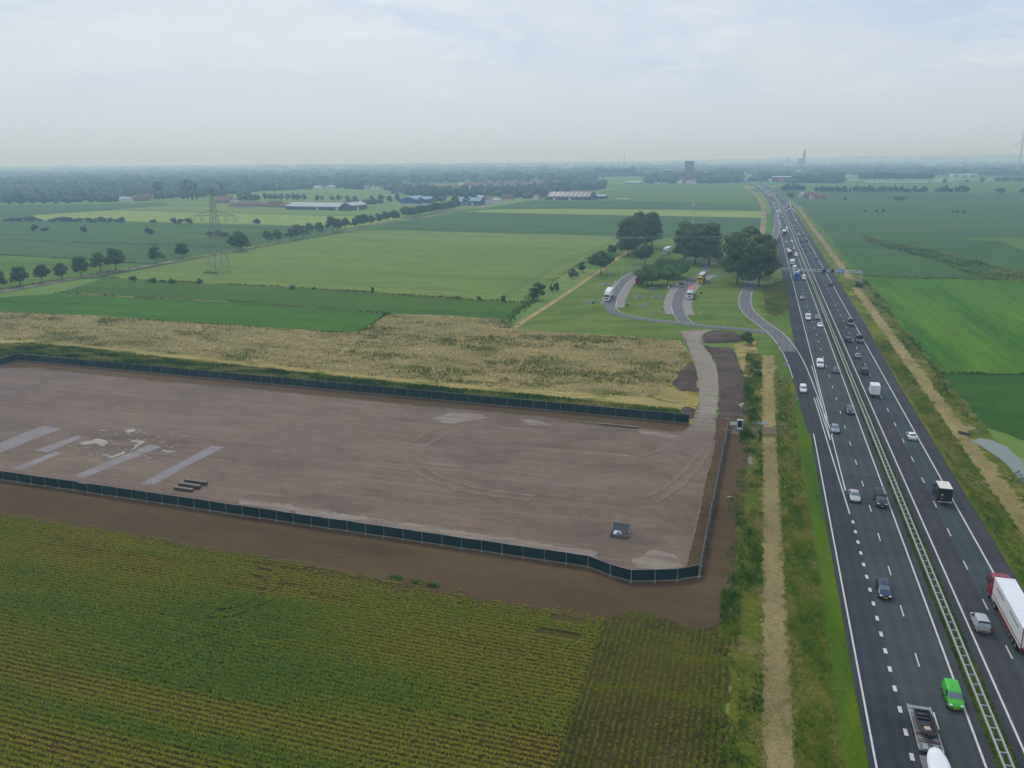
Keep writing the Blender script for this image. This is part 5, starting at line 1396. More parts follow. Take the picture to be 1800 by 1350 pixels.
# boat transporter at the bottom edge
def boat_transporter():
    x0 = 20.95
    t = thing('boat_trailer', 'flat grey trailer under an open black boat near the bottom edge', 'trailer', (x0 + .1, 85.7, .165), math.pi, P_)
    deckm = plain('galvanised_deck', (.17, .175, .18), .6, .4, .2, .25, .5)
    d = MB(); d.box((0, 0, .82), (2.4, 7.7, .14), 0, bev=.02); part('deck', d, deckm, t)
    for y in (-3.5, -2.6, .8, 1.9, 2.7):
        s = MB(); s.box((0, y, .905), (2.3, .16, .04)); part('crossmember', s, ALU, t)
    for sx in (1, -1):
        e = MB(); e.box((sx * 1.17, 0, .93), (.09, 7.7, .10)); part('side_rail', e, ALU, t)
        for y in (-.9, .2):
            w = MB(); w.wheel((sx * 1.0, y, .36), .36, .26); part('wheel', w, TYRE, t)
        tl = MB(); tl.box((sx * .9, -3.88, .8), (.4, .05, .14)); part('tail_light', tl, TAIL, t)
        st = MB(); st.box((sx * .5, 3.3, .97), (.5, .9, .06)); part('ramp', st, ALU, t)
    q = MB(); q.box((0, 4.6, .75), (.18, 1.7, .16)); part('drawbar', q, BLACK, t)
    for y in (2.55, 1.2):
        q = MB(); q.box((.0, y, .945), (2.3, .2, .05)); part('lashing_strap', q, plain('rusty_strap', (.16, .055, .03), .9), t)
    u = thing('flatbed_truck', 'transporter truck under a white boat, cut by the bottom edge', 'truck', (x0 - .05, 77.0, .165), math.pi, P_)
    d = MB(); d.box((0, 0, .92), (2.4, 7.6, .14), 0, bev=.02); part('deck', d, deckm, u)
    c = MB(); c.box((0, 5.0, 1.5), (2.3, 2.0, 2.0), 0, taper=.93, bev=.2); part('cab', c, paint('white'), u)
    w = MB(); w.box((0, 5.95, 1.9), (1.9, .12, .7), 0, bev=.04); part('windscreen', w, GLASS, u)
    ch = MB(); ch.box((0, .8, .7), (.9, 8.6, .22)); part('chassis', ch, BLACK, u)
    for y in (4.9, -1.6, -2.6):
        for sx in (1, -1):
            w = MB(); w.wheel((sx * 1.0, y, .42), .42, .3); part('wheel', w, TYRE, u)
    def hull(name, label, L, W, Hh, z0, y0, m_out, m_in, open_=True):
        o = thing(name, label, 'boat', (x0 + .12, y0, .165 + z0), math.pi, 'boats on the trailer')
        n = 16
        rim, keel, inn, innb = [], [], [], []
        for i in range(n + 1):
            u = i / n                                # 0 stern .. 1 bow
            y = -L / 2 + L * u
            w = W / 2 * (0.84 + .16 * math.sin(math.pi * min(1, u * 1.5)) if u < .5 else 1.0 * math.sqrt(max(0, 1 - ((u - .5) / .5) ** 2.4)))
            w = max(w, .03)
            sheer = Hh * (1 + .22 * u ** 3)
            for sx in (1, -1): pass
            rim.append((w, y, sheer)); keel.append((w * .62, y - (.25 * u ** 3), 0.05 + .35 * Hh * u ** 4))
            inn.append((max(.01, w - .13), y - (.05 if u > .5 else -.05), sheer + .015)); innb.append((max(.005, w * .66), y - (.18 if u > .5 else -.14), .28 + .2 * Hh * u ** 3))
        h = MB()
        rows = []
        for i in range(n + 1):
            R, K = rim[i], keel[i]
            rows.append([(R[0], R[1], R[2]), (R[0] * .99, R[1], R[2] * .72), (K[0], K[1], K[2] + .1), (0, K[1], K[2]), (-K[0], K[1], K[2] + .1), (-R[0] * .99, R[1], R[2] * .72), (-R[0], R[1], R[2])])
        v = [p for rr in rows for p in rr]
        h.add(v, [(i * 7 + k, i * 7 + k + 1, (i + 1) * 7 + k + 1, (i + 1) * 7 + k) for i in range(n) for k in range(6)], 0, True)
        h.add(rows[0], [tuple(range(7))], 0)
        part('hull', h, m_out, o)
        if open_:
            g = MB()
            v, f = [], []
            for i in range(n + 1):
                R, I, B = rim[i], inn[i], innb[i]
                v += [(R[0], R[1], R[2] + .004), (I[0], I[1], I[2]), (B[0], B[1], B[2]), (-B[0], B[1], B[2]), (-I[0], I[1], I[2]), (-R[0], R[1], R[2] + .004)]
            f = [(i * 6 + k, (i + 1) * 6 + k, (i + 1) * 6 + k + 1, i * 6 + k + 1) for i in range(n) for k in range(5)]
            g.add(v, f, 0); g.add(v[:6], [(0, 1, 2, 3, 4, 5)], 0)
            part('interior', g, m_in, o)
            for y, dz in ((-L * .30, .55), (-L * .04, .5)):
                s = MB(); s.box((0, y, Hh * dz), (W * .8, .42, .06), 0, bev=.02); part('thwart', s, plain('dark_wood', (.03, .024, .022), .7), o)
            s = MB(); s.box((0, -L * .40, Hh * .72), (W * .62, .5, .1), 0, bev=.03); part('stern_seat', s, m_in, o)
            s = MB(); s.box((.12, L * .19, Hh + .02), (.62, .56, .05), rz=.15); part('cushion', s, plain('tan_cushion', (.52, .38, .24), .8), o)
            s = MB(); s.tube([(-rim[i][0] - .015, rim[i][1], rim[i][2] + .01) for i in range(n + 1)], .045, 6); s.tube([(rim[i][0] + .015, rim[i][1], rim[i][2] + .01) for i in range(n + 1)], .045, 6); part('fender_rail', s, BLACK, o)
            s = MB()
            for px_ in (-.4, .35): s.box((px_, -L / 2 - .15, Hh * .9), (.10, .3, .4), 0, bev=.02)
            part('outboard_bracket', s, ALU, o)
        else:
            c = MB()
            v, f = [], []
            for i in range(n + 1):
                R = rim[i]
                for k in range(7):
                    a = math.pi * k / 6
                    v.append((R[0] * math.cos(a), R[1], R[2] + .34 * math.sin(a) * min(1, R[0] * 1.6)))
            f = [(i * 7 + k, i * 7 + k + 1, (i + 1) * 7 + k + 1, (i + 1) * 7 + k) for i in range(n) for k in range(6)]
            c.add(v, f, 0, True); c.add(v[:7], [tuple(range(7))], 0)
            part('deck_cover', c, m_in, o)
        return o
    o = hull('rowing_boat', 'open black boat with a tan cushion strapped to the trailer', 4.7, 1.85, .8, .92, 85.35, plain('black_gelcoat', (.016, .016, .022), .3), plain('dark_interior', (.03, .03, .036), .6))
    o.rotation_euler[2] += .06
    b = hull('motor_boat', 'smooth white covered boat cut by the bottom edge', 6.4, 2.15, .8, 1.0, 77.9, paint('white'), paint('white'), False)
    b.rotation_euler[2] = 0
boat_transporter()

# ------------------------------------------------------------------ trees
def leaf_mat(name, c1, c2, c3):
    b = NB(name)
    oi = b.n('ShaderNodeObjectInfo')
    v = b.noise(2.2, 3, .6, b.pos(True))
    c = b.mix(b.rng(v, .38, .62), c1, c2)
    c = b.mix(b.rng(b.noise(.55, 3, .7, b.pos(True)), .52, .72, 0, .7), c, c3)
    k = b.n('ShaderNodeHueSaturation')
    k.inputs['Hue'].default_value = .5
    b.link(b.rng(oi.outputs['Random'], 0, 1, .82, 1.18, False), k.inputs['Value'])
    b.link(c, k.inputs['Color'])
    return b.done(k.outputs[0], .75, .2)
LEAF_DARK = leaf_mat("foliage_dark", (.056, .115, .026), (.085, .16, .036), (.13, .205, .055))
LEAF_MID = leaf_mat("foliage_mid", (.09, .19, .03), (.13, .25, .042), (.18, .29, .06))
LEAF_POP = leaf_mat("foliage_poplar", (.078, .125, .026), (.108, .165, .034), (.15, .215, .052))
LEAF_WILLOW = leaf_mat('foliage_willow', (.055, .085, .045), (.075, .11, .06), (.10, .14, .08))
LEAF_FAR = leaf_mat("foliage_far", (.024, .050, .024), (.036, .066, .028), (.052, .086, .036))
BARK = plain('bark', (.075, .06, .048), .95, .1, 0, .3, .5)

def crown_mesh(name, lobes, n_leaf, leaf, seed, mat, squash=.75):
    """leaf-sized quads on and inside a set of lobes (x, y, z, r)"""
    g = np.random.default_rng(seed)
    L = np.array(lobes, float)
    wgt = L[:, 3] ** 2; wgt /= wgt.sum()
    i = g.choice(len(L), n_leaf, p=wgt)
    d = g.normal(size=(n_leaf, 3)); d /= np.linalg.norm(d, axis=1)[:, None]
    rr = L[i, 3] * (1 - .42 * g.uniform(0, 1, n_leaf) ** 2.2) * g.uniform(.92, 1.12, n_leaf)
    c = L[i, :3] + d * rr[:, None] * np.array([1, 1, squash])
    nrm = d + g.normal(0, .36, (n_leaf, 3)); nrm[:, 2] += .35
    nrm /= np.linalg.norm(nrm, axis=1)[:, None]
    t = np.cross(nrm, g.normal(size=(n_leaf, 3))); t /= np.linalg.norm(t, axis=1)[:, None] + 1e-9
    b = np.cross(nrm, t)
    s = leaf * g.uniform(.6, 1.35, n_leaf)[:, None]
    V = np.stack([c - t * s, c - b * s * .62, c + t * s, c + b * s * .62], 1).reshape(-1, 3)
    # darker inner cores stop the sky from shining straight through
    return np_mesh(name, V, np.arange(n_leaf * 4).reshape(-1, 4), None, None, mat)
def trunk_mesh(name, h, r, limbs, seed):
    rn = random.Random(seed)
    mb = MB()
    mb.tube([(0, 0, -.1), (rn.uniform(-.1, .1), rn.uniform(-.1, .1), h * .5), (rn.uniform(-.2, .2), rn.uniform(-.2, .2), h)], r * 1.15, 8, 0, r * .55)
    for (x, y, z) in limbs:
        z0 = h * rn.uniform(.45, .85)
        mb.tube([(0, 0, z0), (x * .5, y * .5, z0 + (z - z0) * .6), (x, y, z)], r * .45, 6, 0, r * .12)
    return mb.mesh(name, BARK)
def make_lobes(W, z0, z1, n, seed, shape='round'):
    g = random.Random(seed)
    out = []
    for k in range(n):
        a = g.uniform(0, 2 * math.pi); u = g.uniform(0, 1)
        z = z0 + (z1 - z0) * u
        if shape == 'round': env = math.sqrt(max(0.05, 1 - (2 * u - .9) ** 2))
        elif shape == 'umbrella': env = 1 - .55 * u ** 2
        elif shape == 'column': env = .8 - .4 * abs(u - .4)
        else: env = math.sqrt(max(.08, 1 - (1.5 * u - .55) ** 2))
        rho = env * W / 2 * math.sqrt(g.uniform(.12, 1)) * .74
        out.append((rho * math.cos(a), rho * math.sin(a), z, W * g.uniform(.09, .21) * (1.0 if shape != 'column' else 1.15)))
    return out
PROTO = {}
def proto(kind, k):
    key = (kind, k)
    if key in PROTO: return PROTO[key]
    sd = hash_str(kind) + k * 17
    if kind == 'lane':      p = (10.5, 9.0, 2.5, 'umbrella', 30, 3400, .34, LEAF_DARK, .20)
    elif kind == 'poplar':  p = (24.5, 16.0, 2.6, 'egg', 70, 11000, .5, LEAF_POP, .42)
    elif kind == 'park':    p = (9.5, 11.0, 2.0, 'round', 36, 4600, .34, LEAF_MID, .18)
    elif kind == 'maple':   p = (11.0, 12.5, 3.2, 'round', 26, 3800, .36, LEAF_DARK, .22)
    elif kind == 'globe':   p = (7.0, 6.2, .4, 'round', 18, 2200, .30, LEAF_DARK, .12)
    elif kind == 'bush':    p = (2.8, 4.0, .1, 'round', 12, 900, .24, LEAF_WILLOW, .06)
    elif kind == 'shrub':   p = (2.6, 3.4, .1, 'round', 11, 900, .22, LEAF_DARK, .06)
    elif kind == 'column':  p = (24.0, 6.0, 1.5, 'column', 20, 2200, .6, LEAF_FAR, .35)
    else:                   p = (13.0, 11.0, 2.0, 'round', 14, 900, .75, LEAF_FAR, .3)
    Ht, W, th, shape, nl, nleaf, leaf, mat, tr = p
    rt = W * .17
    lobes = make_lobes(W, th + rt * .75, Ht - rt * .8, nl, sd, shape)
    cm = crown_mesh('crown', lobes, nleaf, leaf, sd, mat)
    lim = [l[:3] for l in lobes[:7]]
    tm = trunk_mesh('trunk', th + (Ht - th) * .55, tr, lim, sd)
    PROTO[key] = (cm, tm, Ht, W)
    return PROTO[key]
def hash_str(s): return sum((i + 1) * ord(c) for i, c in enumerate(s)) % 1000
tr_rnd = random.Random(99)
NAMES = {'lane': 'roadside_tree', 'poplar': 'poplar_tree', 'park': 'park_tree', 'maple': 'broadleaf_tree', 'globe': 'round_tree', 'bush': 'willow_bush', 'shrub': 'shrub', 'column': 'columnar_poplar', 'far': 'tree'}
def tree(kind, x, y, label, group=None, h=None, w=None, var=None, trunk=True):
    cm, tm, Ht, W = proto(kind, tr_rnd.randrange(3) if var is None else var)
    sz = (h / Ht) if h else tr_rnd.uniform(.92, 1.1)
    sw = (w / W) if w else sz * tr_rnd.uniform(.94, 1.08)
    t = thing(NAMES[kind], label, 'bush' if kind in ('bush', 'shrub') else 'tree', (x, y, .05), tr_rnd.uniform(0, 6.28), group)
    for nm, me in (('crown', cm), ('trunk', tm)):
        if nm == 'trunk' and not trunk: continue
        o = link_obj(nm, me, t); o.scale = (sw, sw, sz)
    return t

# farm lane row
lane_y = [(308, 9.5), (318, 10), (331, 11), (344, 10), (357.5, 9.5), (371, 11.5), (385, 12), (397, 13.5), (431.6, 11), (458, 10.5), (514, 10), (520, 13), (556, 10.5), (569, 10.5), (588, 9.5), (598, 12), (612, 10), (624, 11), (637, 11), (662, 14), (671, 12), (686, 11), (703, 9.5), (717, 12), (730, 12), (743, 10), (757, 11), (775, 11.5), (785, 10), (797, 11.5), (806, 10)]
GL = 'roadside trees along the farm lane'
for k, (y, h) in enumerate(lane_y):
    tree('lane', -356 + tr_rnd.uniform(-1, .8) - max(0, y - 600) * .018, y, '%s dark round tree from the left photo edge in the row along the farm lane' % ordinal(k), GL, h, h * .92)
for k in range(17):
    y = 832 + k * 10.5 + tr_rnd.uniform(-2, 2)
    tree('lane', -359 - (y - 600) * .018 + tr_rnd.uniform(-1.5, 1.5), y, 'dark round tree in the closed far end of the farm lane row', 'trees closing the far end of the farm lane row', 11.5 + tr_rnd.uniform(-1, 2), 12)
x, y = G(427, 441); tree('lane', x + 1, y - 3, 'broad bushy tree reaching the ground just right of the pylon', GL, 12.5, 14)

# rest area
def at(px, py): return G(px, py)
pop = [((1104, 450), 25, 17, 'tall poplar at the left front of the left poplar group'), ((1112, 446), 25, 15, 'tall poplar second in the left poplar group'), ((1118, 441), 24, 14, 'tall poplar third in the left poplar group'), ((1122, 437), 26, 14, 'tall poplar at the back of the left poplar group'),
       ((1139, 435), 24.5, 14, 'tall poplar, left of the two bright trunks of the left group'), ((1146, 435), 25, 17, 'tall poplar, right of the two bright trunks of the left group'),
       ((1203, 457), 24, 17, 'tall poplar at the left end of the middle poplar group'), ((1222, 465), 24, 18, 'tall poplar in the middle of the middle poplar group'), ((1246, 467), 25, 19, 'big poplar at the right end of the middle poplar group'), ((1238, 455), 22, 14, 'poplar behind the middle poplar group'),
       ((1296, 498), 26, 20, 'big poplar left of the exit road'), ((1334, 504), 26, 20, 'big poplar right of the exit road'), ((1316, 484), 26, 20, 'big poplar arching over the exit road'), ((1300, 480), 22, 14, 'poplar behind the big one left of the exit road'), ((1338, 488), 22, 14, 'poplar behind the big one right of the exit road')]
for p, h, w, lb in pop: x, y = at(*p); tree('poplar', x, y, lb, 'poplars of the rest area', h, w)
for p, h, w, lb in (((1134, 465), 12, 14, 'dark round tree standing alone before the left poplars'), ((1056, 483), 13.5, 15, 'spreading dark tree on the lawn beside the sandy path')):
    x, y = at(*p); tree('maple', x, y, lb, None, h, w)
for p, h, w, lb in (((1138, 503), 11, 13, 'small green tree at the left of the lawn clump'), ((1146, 501), 10, 12, 'small green tree second in the lawn clump'), ((1173, 502), 10.5, 13, 'small green tree at the front of the lawn clump'), ((1193, 491), 11, 12, 'small green tree at the right of the lawn clump'), ((1165, 488), 11, 14, 'small green tree at the back of the lawn clump'), ((1180, 486), 10, 13, 'small green tree at the far right of the lawn clump')):
    x, y = at(*p); tree('park', x, y, lb, 'small trees on the rest area lawn', h, w)
for p, h, w, lb in (((945, 527), 8.2, 7.6, 'dark globe tree at the corner of the wheat field'), ((1024, 478), 6, 5.6, 'dark globe tree beside the spreading tree'), ((1006, 489), 5.2, 4.8, 'small dark globe tree left along the field edge'), ((1075, 447), 7.5, 7.5, 'dark globe bush before the left poplars')):
    x, y = at(*p); tree('globe', x, y, lb, None, h, w)
for p, h, w, lb in (((970, 514), 4.8, 3, 'thin straggly bush right of the corner globe tree'), ((979, 511), 4, 3.6, 'low bush right of the corner globe tree'), ((1013, 487), 3.4, 3.8, 'small bush between two globe trees'), ((1312, 606), 4.6, 5.4, 'single dark green bush below the service road junction')):
    x, y = at(*p); tree('shrub', x, y, lb, None, h, w)
# bushes in the fields
for k, (px, py, h, w) in enumerate([(61, 406, 6.5, 8), (79, 407, 5, 8), (148, 409, 6, 8), (264, 413, 7.5, 8), (369, 415, 4, 8), (389, 416, 6.5, 15)]):
    x, y = at(px, py); tree('bush', x, y, '%s willow bush from the left standing in the open green field' % ordinal(k), 'willow bushes in the open field', h, w)
for k, (px, w, h) in enumerate([(20, 18, 5), (35, 10, 4), (49, 10, 5.5), (59, 14, 6), (70, 5, 4), (88, 6, 3), (96, 9, 4), (108, 13, 5.5), (116, 12, 5.5), (124, 9, 5), (136, 13, 5.5), (156, 11, 5), (165, 7, 3), (179, 14, 6), (195, 11, 5), (208, 8, 4), (215, 9, 6), (270, 7, 5), (306, 9, 6), (317, 9, 5), (332, 10, 6), (452, 8, 6)]):
    x, y = at(px, 386.2 + px * .0145 + 2.2); tree('bush', x, y, '%s grey-green bush from the left in the field ditch row' % ordinal(k), 'bushes in the field ditch row', h, w)
for k, (px, py, h, w) in enumerate([(514, 509, 2.4, 4.4), (551, 509, 1.4, 2), (655, 515, 3, 2.4), (803, 526, 1.6, 3), (842, 528, 2, 3), (886, 531, 3, 2.6), (234, 495, 3, 5), (270, 497, 2.6, 6), (286, 498, 2, 3.4), (302, 498, 2.4, 5.4), (351, 499, 2.8, 4)]):
    x, y = at(px, py); tree('shrub', x, y, '%s low bush in the ditch before the wheat field' % ordinal(k), 'low bushes in the wheat field ditch', h, w)
x, y = at(1515, 505); tree('shrub', x - 1.5, y, 'low dark bush at the foot of the right gantry leg', None, 2.6, 6)
for px, py, h, w, lb in ((1486, 352, 6, 6, 'small round bush standing in the far right field'), (1583, 353, 7, 22, 'wide low bush standing in the far right field')):
    x, y = at(px, py); tree('shrub', x, y, lb, None, h, w)
for k, (px, py) in enumerate([(1521, 373), (1541, 373), (1552, 373), (1675, 374), (1682, 374), (1694, 375)]):
    x, y = at(px, py); tree('shrub', x, y, '%s dark speck of a bush in the far right field ditch' % ordinal(k), 'specks of bush in the far field ditch', 3.4, 5)

# trees standing clear of the far woods
def far_row(px0, px1, py0, py1, n, h, w, what, group, kind='far', jit=1.0):
    for k in range(n):
        u = k / max(1, n - 1)
        x, y = at(px0 + (px1 - px0) * u + tr_rnd.uniform(-jit, jit), py0 + (py1 - py0) * u)
        hh = h * tr_rnd.uniform(.85, 1.15)
        tree(kind, x, y, what % ordinal(k), group, hh, w * tr_rnd.uniform(.85, 1.15))
far_row(17, 160, 361, 358, 8, 11, 10, '%s tree from the left in the line before the village wood', 'trees in line before the village wood')
far_row(466, 535, 352, 353, 8, 11, 11.5, '%s tree from the left in the close row left of the long barn', 'close row of trees left of the long barn')
far_row(557, 622, 354, 353, 6, 10, 10, '%s tree from the left in the row behind the long barn', 'row of trees behind the long barn', jit=3)
far_row(654, 700, 355, 356, 4, 12, 12, '%s tree from the left beside the blue shed', 'trees beside the blue shed')
far_row(765, 852, 357, 357, 6, 12, 13, '%s tree from the left in front of the far blue roof', 'trees in front of the far blue roof', jit=4)
far_row(800, 820, 362, 361, 2, 13, 12, '%s big tree beside the far end of the lane', 'big trees at the far lane end')
far_row(423, 450, 354, 355, 4, 15, 15, '%s dark farmyard tree near the red roof', 'dark farmyard trees near the red roof')
for k, (px, h, w) in enumerate([(202, 26, 8), (274, 30, 8), (279, 31, 8), (285, 31, 9), (322, 29, 8), (330, 32, 9), (338, 32, 10), (345, 30, 9), (391, 26, 8)]):
    x, y = at(px, 352 if px > 260 else 346); tree('column', x, y, '%s tall columnar poplar from the left above the village wood' % ordinal(k), 'columnar poplars above the village wood', h, w)
r = random.Random(12)
bl = []
for px in range(1378, 1412, 8): bl.append((px, 337, 14, 16))
px = 1436
while px < 1705:
    if not (1598 < px < 1606 or 1629 < px < 1640): bl.append((px, 339, r.choice((8, 10, 12, 13)), r.choice((8, 10, 13))))
    px += r.uniform(4.5, 7.5)
bl += [(1757, 340, 10, 20), (1795, 340, 9, 12), (1725, 322, 16, 16), (1660, 324, 15, 14), (1700, 321, 9, 16), (1390, 348, 9, 16)]
for k, (px, py, h, w) in enumerate(bl):
    x, y = at(px + r.uniform(-1, 1), py)
    tree('far', x, y, '%s tree or bush from the left in the belt beyond the right field' % ordinal(k), 'tree belt beyond the right field', h * r.uniform(.85, 1.15), w)
far_row(1512, 1638, 318, 317, 22, 22, 17, '%s tree from the left in the long dark row before the halls', 'long dark tree row before the halls')
far_row(1755, 1830, 320, 320, 9, 14, 20, '%s tree from the left in the dark row under the wind turbine', 'dark row under the wind turbine')
far_row(1049, 1110, 311, 310, 10, 34, 22, '%s tall tree from the left in the single dark grove left of the tower', 'dark grove left of the tower')
far_row(1119, 1128, 311, 311, 2, 26, 18, '%s tree standing right of the dark grove', 'trees right of the dark grove')

# far woods and hedges that read as one mass
def wood(name, label, spots, hgt, wid, seed, mat=LEAF_FAR):
    """many clump-shaped crowns in one mesh; spots are ground points"""
    g = np.random.default_rng(seed)
    bm = bmesh.new(); bmesh.ops.create_icosphere(bm, subdivisions=2, radius=1.0)
    bv = np.array([v.co for v in bm.verts]); bf = np.array([[v.index for v in f.verts] for f in bm.faces]); bm.free()
    n = len(spots)
    S = np.array(spots)
    hh = hgt * g.uniform(.6, 1.25, n) * (S[:, 2] if S.shape[1] > 2 else 1); ww = wid * g.uniform(.7, 1.35, n) * (S[:, 2] if S.shape[1] > 2 else 1)
    V = np.repeat(bv[None], n, 0)
    V = V * (1 + .34 * g.normal(size=(n, len(bv), 1)).clip(-1.2, 1.2))
    V[:, :, 0] = V[:, :, 0] * ww[:, None] / 2 + S[:, 0:1]
    V[:, :, 1] = V[:, :, 1] * ww[:, None] / 2 + S[:, 1:2]
    V[:, :, 2] = np.maximum(0, (V[:, :, 2] * .55 + .42)) * hh[:, None]
    F = (bf[None] + (np.arange(n) * len(bv))[:, None, None]).reshape(-1, 3)
    return tag(link_obj(name, np_mesh(name, V.reshape(-1, 3), None, F, None, mat)), label, None, None, 'stuff')
def scatter_px(polys, n, seed, clump=0.0):
    """ground points spread evenly over a stretch of the view"""
    out = []
    g = random.Random(seed)
    for P, cnt in zip(polys, n):
        x0, x1 = min(p[0] for p in P), max(p[0] for p in P); y0, y1 = min(p[1] for p in P), max(p[1] for p in P)
        c = 0; tries = 0
        while c < cnt and tries < cnt * 40:
            tries += 1
            x, y = g.uniform(x0, x1), g.uniform(y0, y1)
            ins = False; j = len(P) - 1
            for i in range(len(P)):
                a, b = P[i], P[j]
                if (a[1] > y) != (b[1] > y) and x < (b[0] - a[0]) * (y - a[1]) / (b[1] - a[1]) + a[0]: ins = not ins
                j = i
            if not ins: continue
            if clump and float(fbm(np.array([x * .03]), np.array([y * .35]), seed)[0]) < clump: continue
            X, Y = G(x, y)
            out.append((X, Y)); c += 1
    return out
def woods():
    A = scatter_px([[(-80, 357), (190, 355), (330, 350), (345, 335), (-80, 328)], [(345, 346), (400, 344), (470, 336), (600, 331), (600, 322), (345, 330)], [(600, 332), (690, 335), (725, 345), (765, 346), (770, 340), (735, 330), (610, 325)],
                    [(755, 346), (900, 344), (1060, 334), (1062, 325), (980, 331), (880, 339), (755, 341)], [(860, 345), (905, 350), (1000, 345), (960, 341)]], [620, 260, 110, 240, 30], 5)
    wood('woodland', 'dense village woodland at the left and behind the barns', A, 13, 13, 5)
    B = scatter_px([[(-80, 330), (345, 333), (600, 324), (740, 322), (1000, 322), (1060, 318), (1062, 311), (600, 308), (-80, 309)],
                    [(1140, 323), (1205, 323), (1285, 322), (1298, 320), (1295, 312), (1200, 309), (1140, 314)], [(1195, 322), (1300, 321), (1300, 312), (1280, 306), (1262, 306), (1255, 314), (1195, 315)], [(1326, 319), (1390, 318), (1385, 311), (1330, 311)], [(1390, 322), (1480, 322), (1480, 314), (1390, 314)]],
                   [900, 110, 130, 70, 90], 6, .30)
    wood('woodland', 'hazy middle distance woodland between the villages', B, 17, 26, 6)
    C = scatter_px([[(-80, 311), (600, 310), (1060, 312), (1300, 307), (1860, 309), (1860, 286), (1200, 288), (600, 296), (-80, 299)]], [1500], 7, .36)
    wood('woodland', 'blue hazy woods towards the horizon', C, 17, 60, 7)
    D = scatter_px([[(-80, 299), (600, 296), (1200, 288), (1860, 284), (1860, 281), (1200, 285.5), (600, 292), (-80, 296)]], [420], 8)
    wood('woodland', 'faint blue woods on the horizon', D, 22, 200, 8)
    E = [(x + tr_rnd.uniform(-3, 3), y + tr_rnd.uniform(-3, 3)) for x, y in scatter_px([[(640, 357), (668, 357), (668, 359), (640, 359)], [(610, 357), (645, 357), (645, 359), (610, 359)]], [16, 12], 9)]
    wood('hedge', 'low hedge around the blue shed', E, 5, 7, 9)
woods()
def hills():
    v, f = [], []
    n = 90
    for i in range(n + 1):
        az = -.12 + (.62 + .12) * i / n                           # bearing from +y towards +x
        u = i / n
        prof = (.25 + .75 * min(1, u * 1.6)) * (1 + .10 * math.sin(u * 9) + .06 * math.sin(u * 23 + 1))
        for d, hh in ((10500, 0), (11300, 62 * prof), (12000, 100 * prof), (12900, 88 * prof)):
            v.append((math.sin(az) * d, math.cos(az) * d, hh * (1 + .04 * math.sin(i * 1.7 + d))))
    for i in range(n):
        for k in range(3): f.append((i * 4 + k, (i + 1) * 4 + k, (i + 1) * 4 + k + 1, i * 4 + k + 1))
    me = bpy.data.meshes.new('hills'); me.from_pydata(v, [], f); me.materials.append(field_mat('wooded_hills', (.03, .055, .025), (.05, .08, .03), 300, fine=60))
    me.polygons.foreach_set('use_smooth', [True] * len(f))
    structure('hills', me, 'low wooded hills on the right horizon')
hills()

# ------------------------------------------------------------------ fences of the yard
GALV = plain('galvanised_steel', (.30, .32, .33), .5, .5, .4)
MESHGREEN = None
def screen_mat():
    b = NB('green_windbreak_net')
    v = b.noise(.9, 4, .65)
    c = b.vary(b.mix(b.rng(b.noise(3.0, 2, .5), .4, .6), (.010, .034, .036), (.014, .044, .044)), v, .85, 1.15)
    b.bump(b.noise(.5, 3, .6), .03)
    return b.done(c, .8, .2)
MESHGREEN = screen_mat()
def fence(line, label, pitch, h, group, seed, stays=True, posts=True):
    P = [Vector((x, y, 0)) for x, y in line]
    t = thing('screen_fence', label, 'fence', (P[0].x, P[0].y, .12), 0, group)
    base = Vector((P[0].x, P[0].y, 0))
    r = random.Random(seed)
    pts = []
    for a, b in zip(P[:-1], P[1:]):
        n = max(1, round((b - a).length / pitch))
        for k in range(n): pts.append(a + (b - a) * k / n)
    pts.append(P[-1])
    pts = [p + Vector((r.gauss(0, .04), r.gauss(0, .05), 0)) for p in pts]
    for i, (a, b) in enumerate(zip(pts[:-1], pts[1:])):
        d = (b - a).normalized(); nx = Vector((-d.y, d.x, 0))
        a, b = a - base, b - base
        m = MB()
        cols = 7
        v = []
        sag = r.uniform(0, .05)
        for side in (-.012, .012):
            for j in range(cols):
                u = j / (cols - 1)
                for z in (.16, .9, h - .05 - sag * math.sin(math.pi * u)):
                    w = .05 * math.sin(math.pi * u) * r.uniform(-.4, 1) if z == .9 else 0
                    q = a + d * .06 + (b - a - d * .12) * u + nx * (w + side)
                    v.append((q.x, q.y, z))
        f = []
        for s in (0, 1):
            o = s * cols * 3
            for j in range(cols - 1):
                for k in (0, 1):
                    q = (o + j * 3 + k, o + (j + 1) * 3 + k, o + (j + 1) * 3 + k + 1, o + j * 3 + k + 1)
                    f.append(q if s == 0 else q[::-1])
        m.add(v, f, 0, True)
        part('net_panel', m, MESHGREEN, t)
        m = MB()
        for z in (.12, h):
            m = MB(); m.bar(tuple(a + Vector((0, 0, z))), tuple(b + Vector((0, 0, z))), .042); part('panel_rail', m, GALV, t)
    if posts:
        for i, p in enumerate(pts):
            q = p - base
            m = MB(); m.bar((q.x, q.y, -.1), (q.x, q.y, h + .05), .08)
            m.box((q.x, q.y - .02, .05), (.24, .62, .14), 0, bev=.02)
            part('post', m, GALV, t)
    if stays:
        for i, p in list(enumerate(pts))[-6:]:
            q = p - base
            m = MB(); m.bar((q.x + .1, q.y - .9, .05), (q.x + .05, q.y - .06, 1.5), .04); part('stay', m, GALV, t)
    return t
FG = 'green screen fences round the yard'
front = [G(-60, 835), G(1033.3, 998), G(1072.7, 1013.5), G(1110.7, 1024), G(1151, 1022.7), G(1190, 1021.3), G(1228.7, 1014.7)]
fence(front, 'long front fence of dark green netting on grey posts, nearest the camera', 3.45, 1.95, FG, 1)
fence([G(1228.7, 1014.7), G(1281, 749)], 'side fence seen almost edge on, beside the ditch', 3.5, 1.95, FG, 2, False)
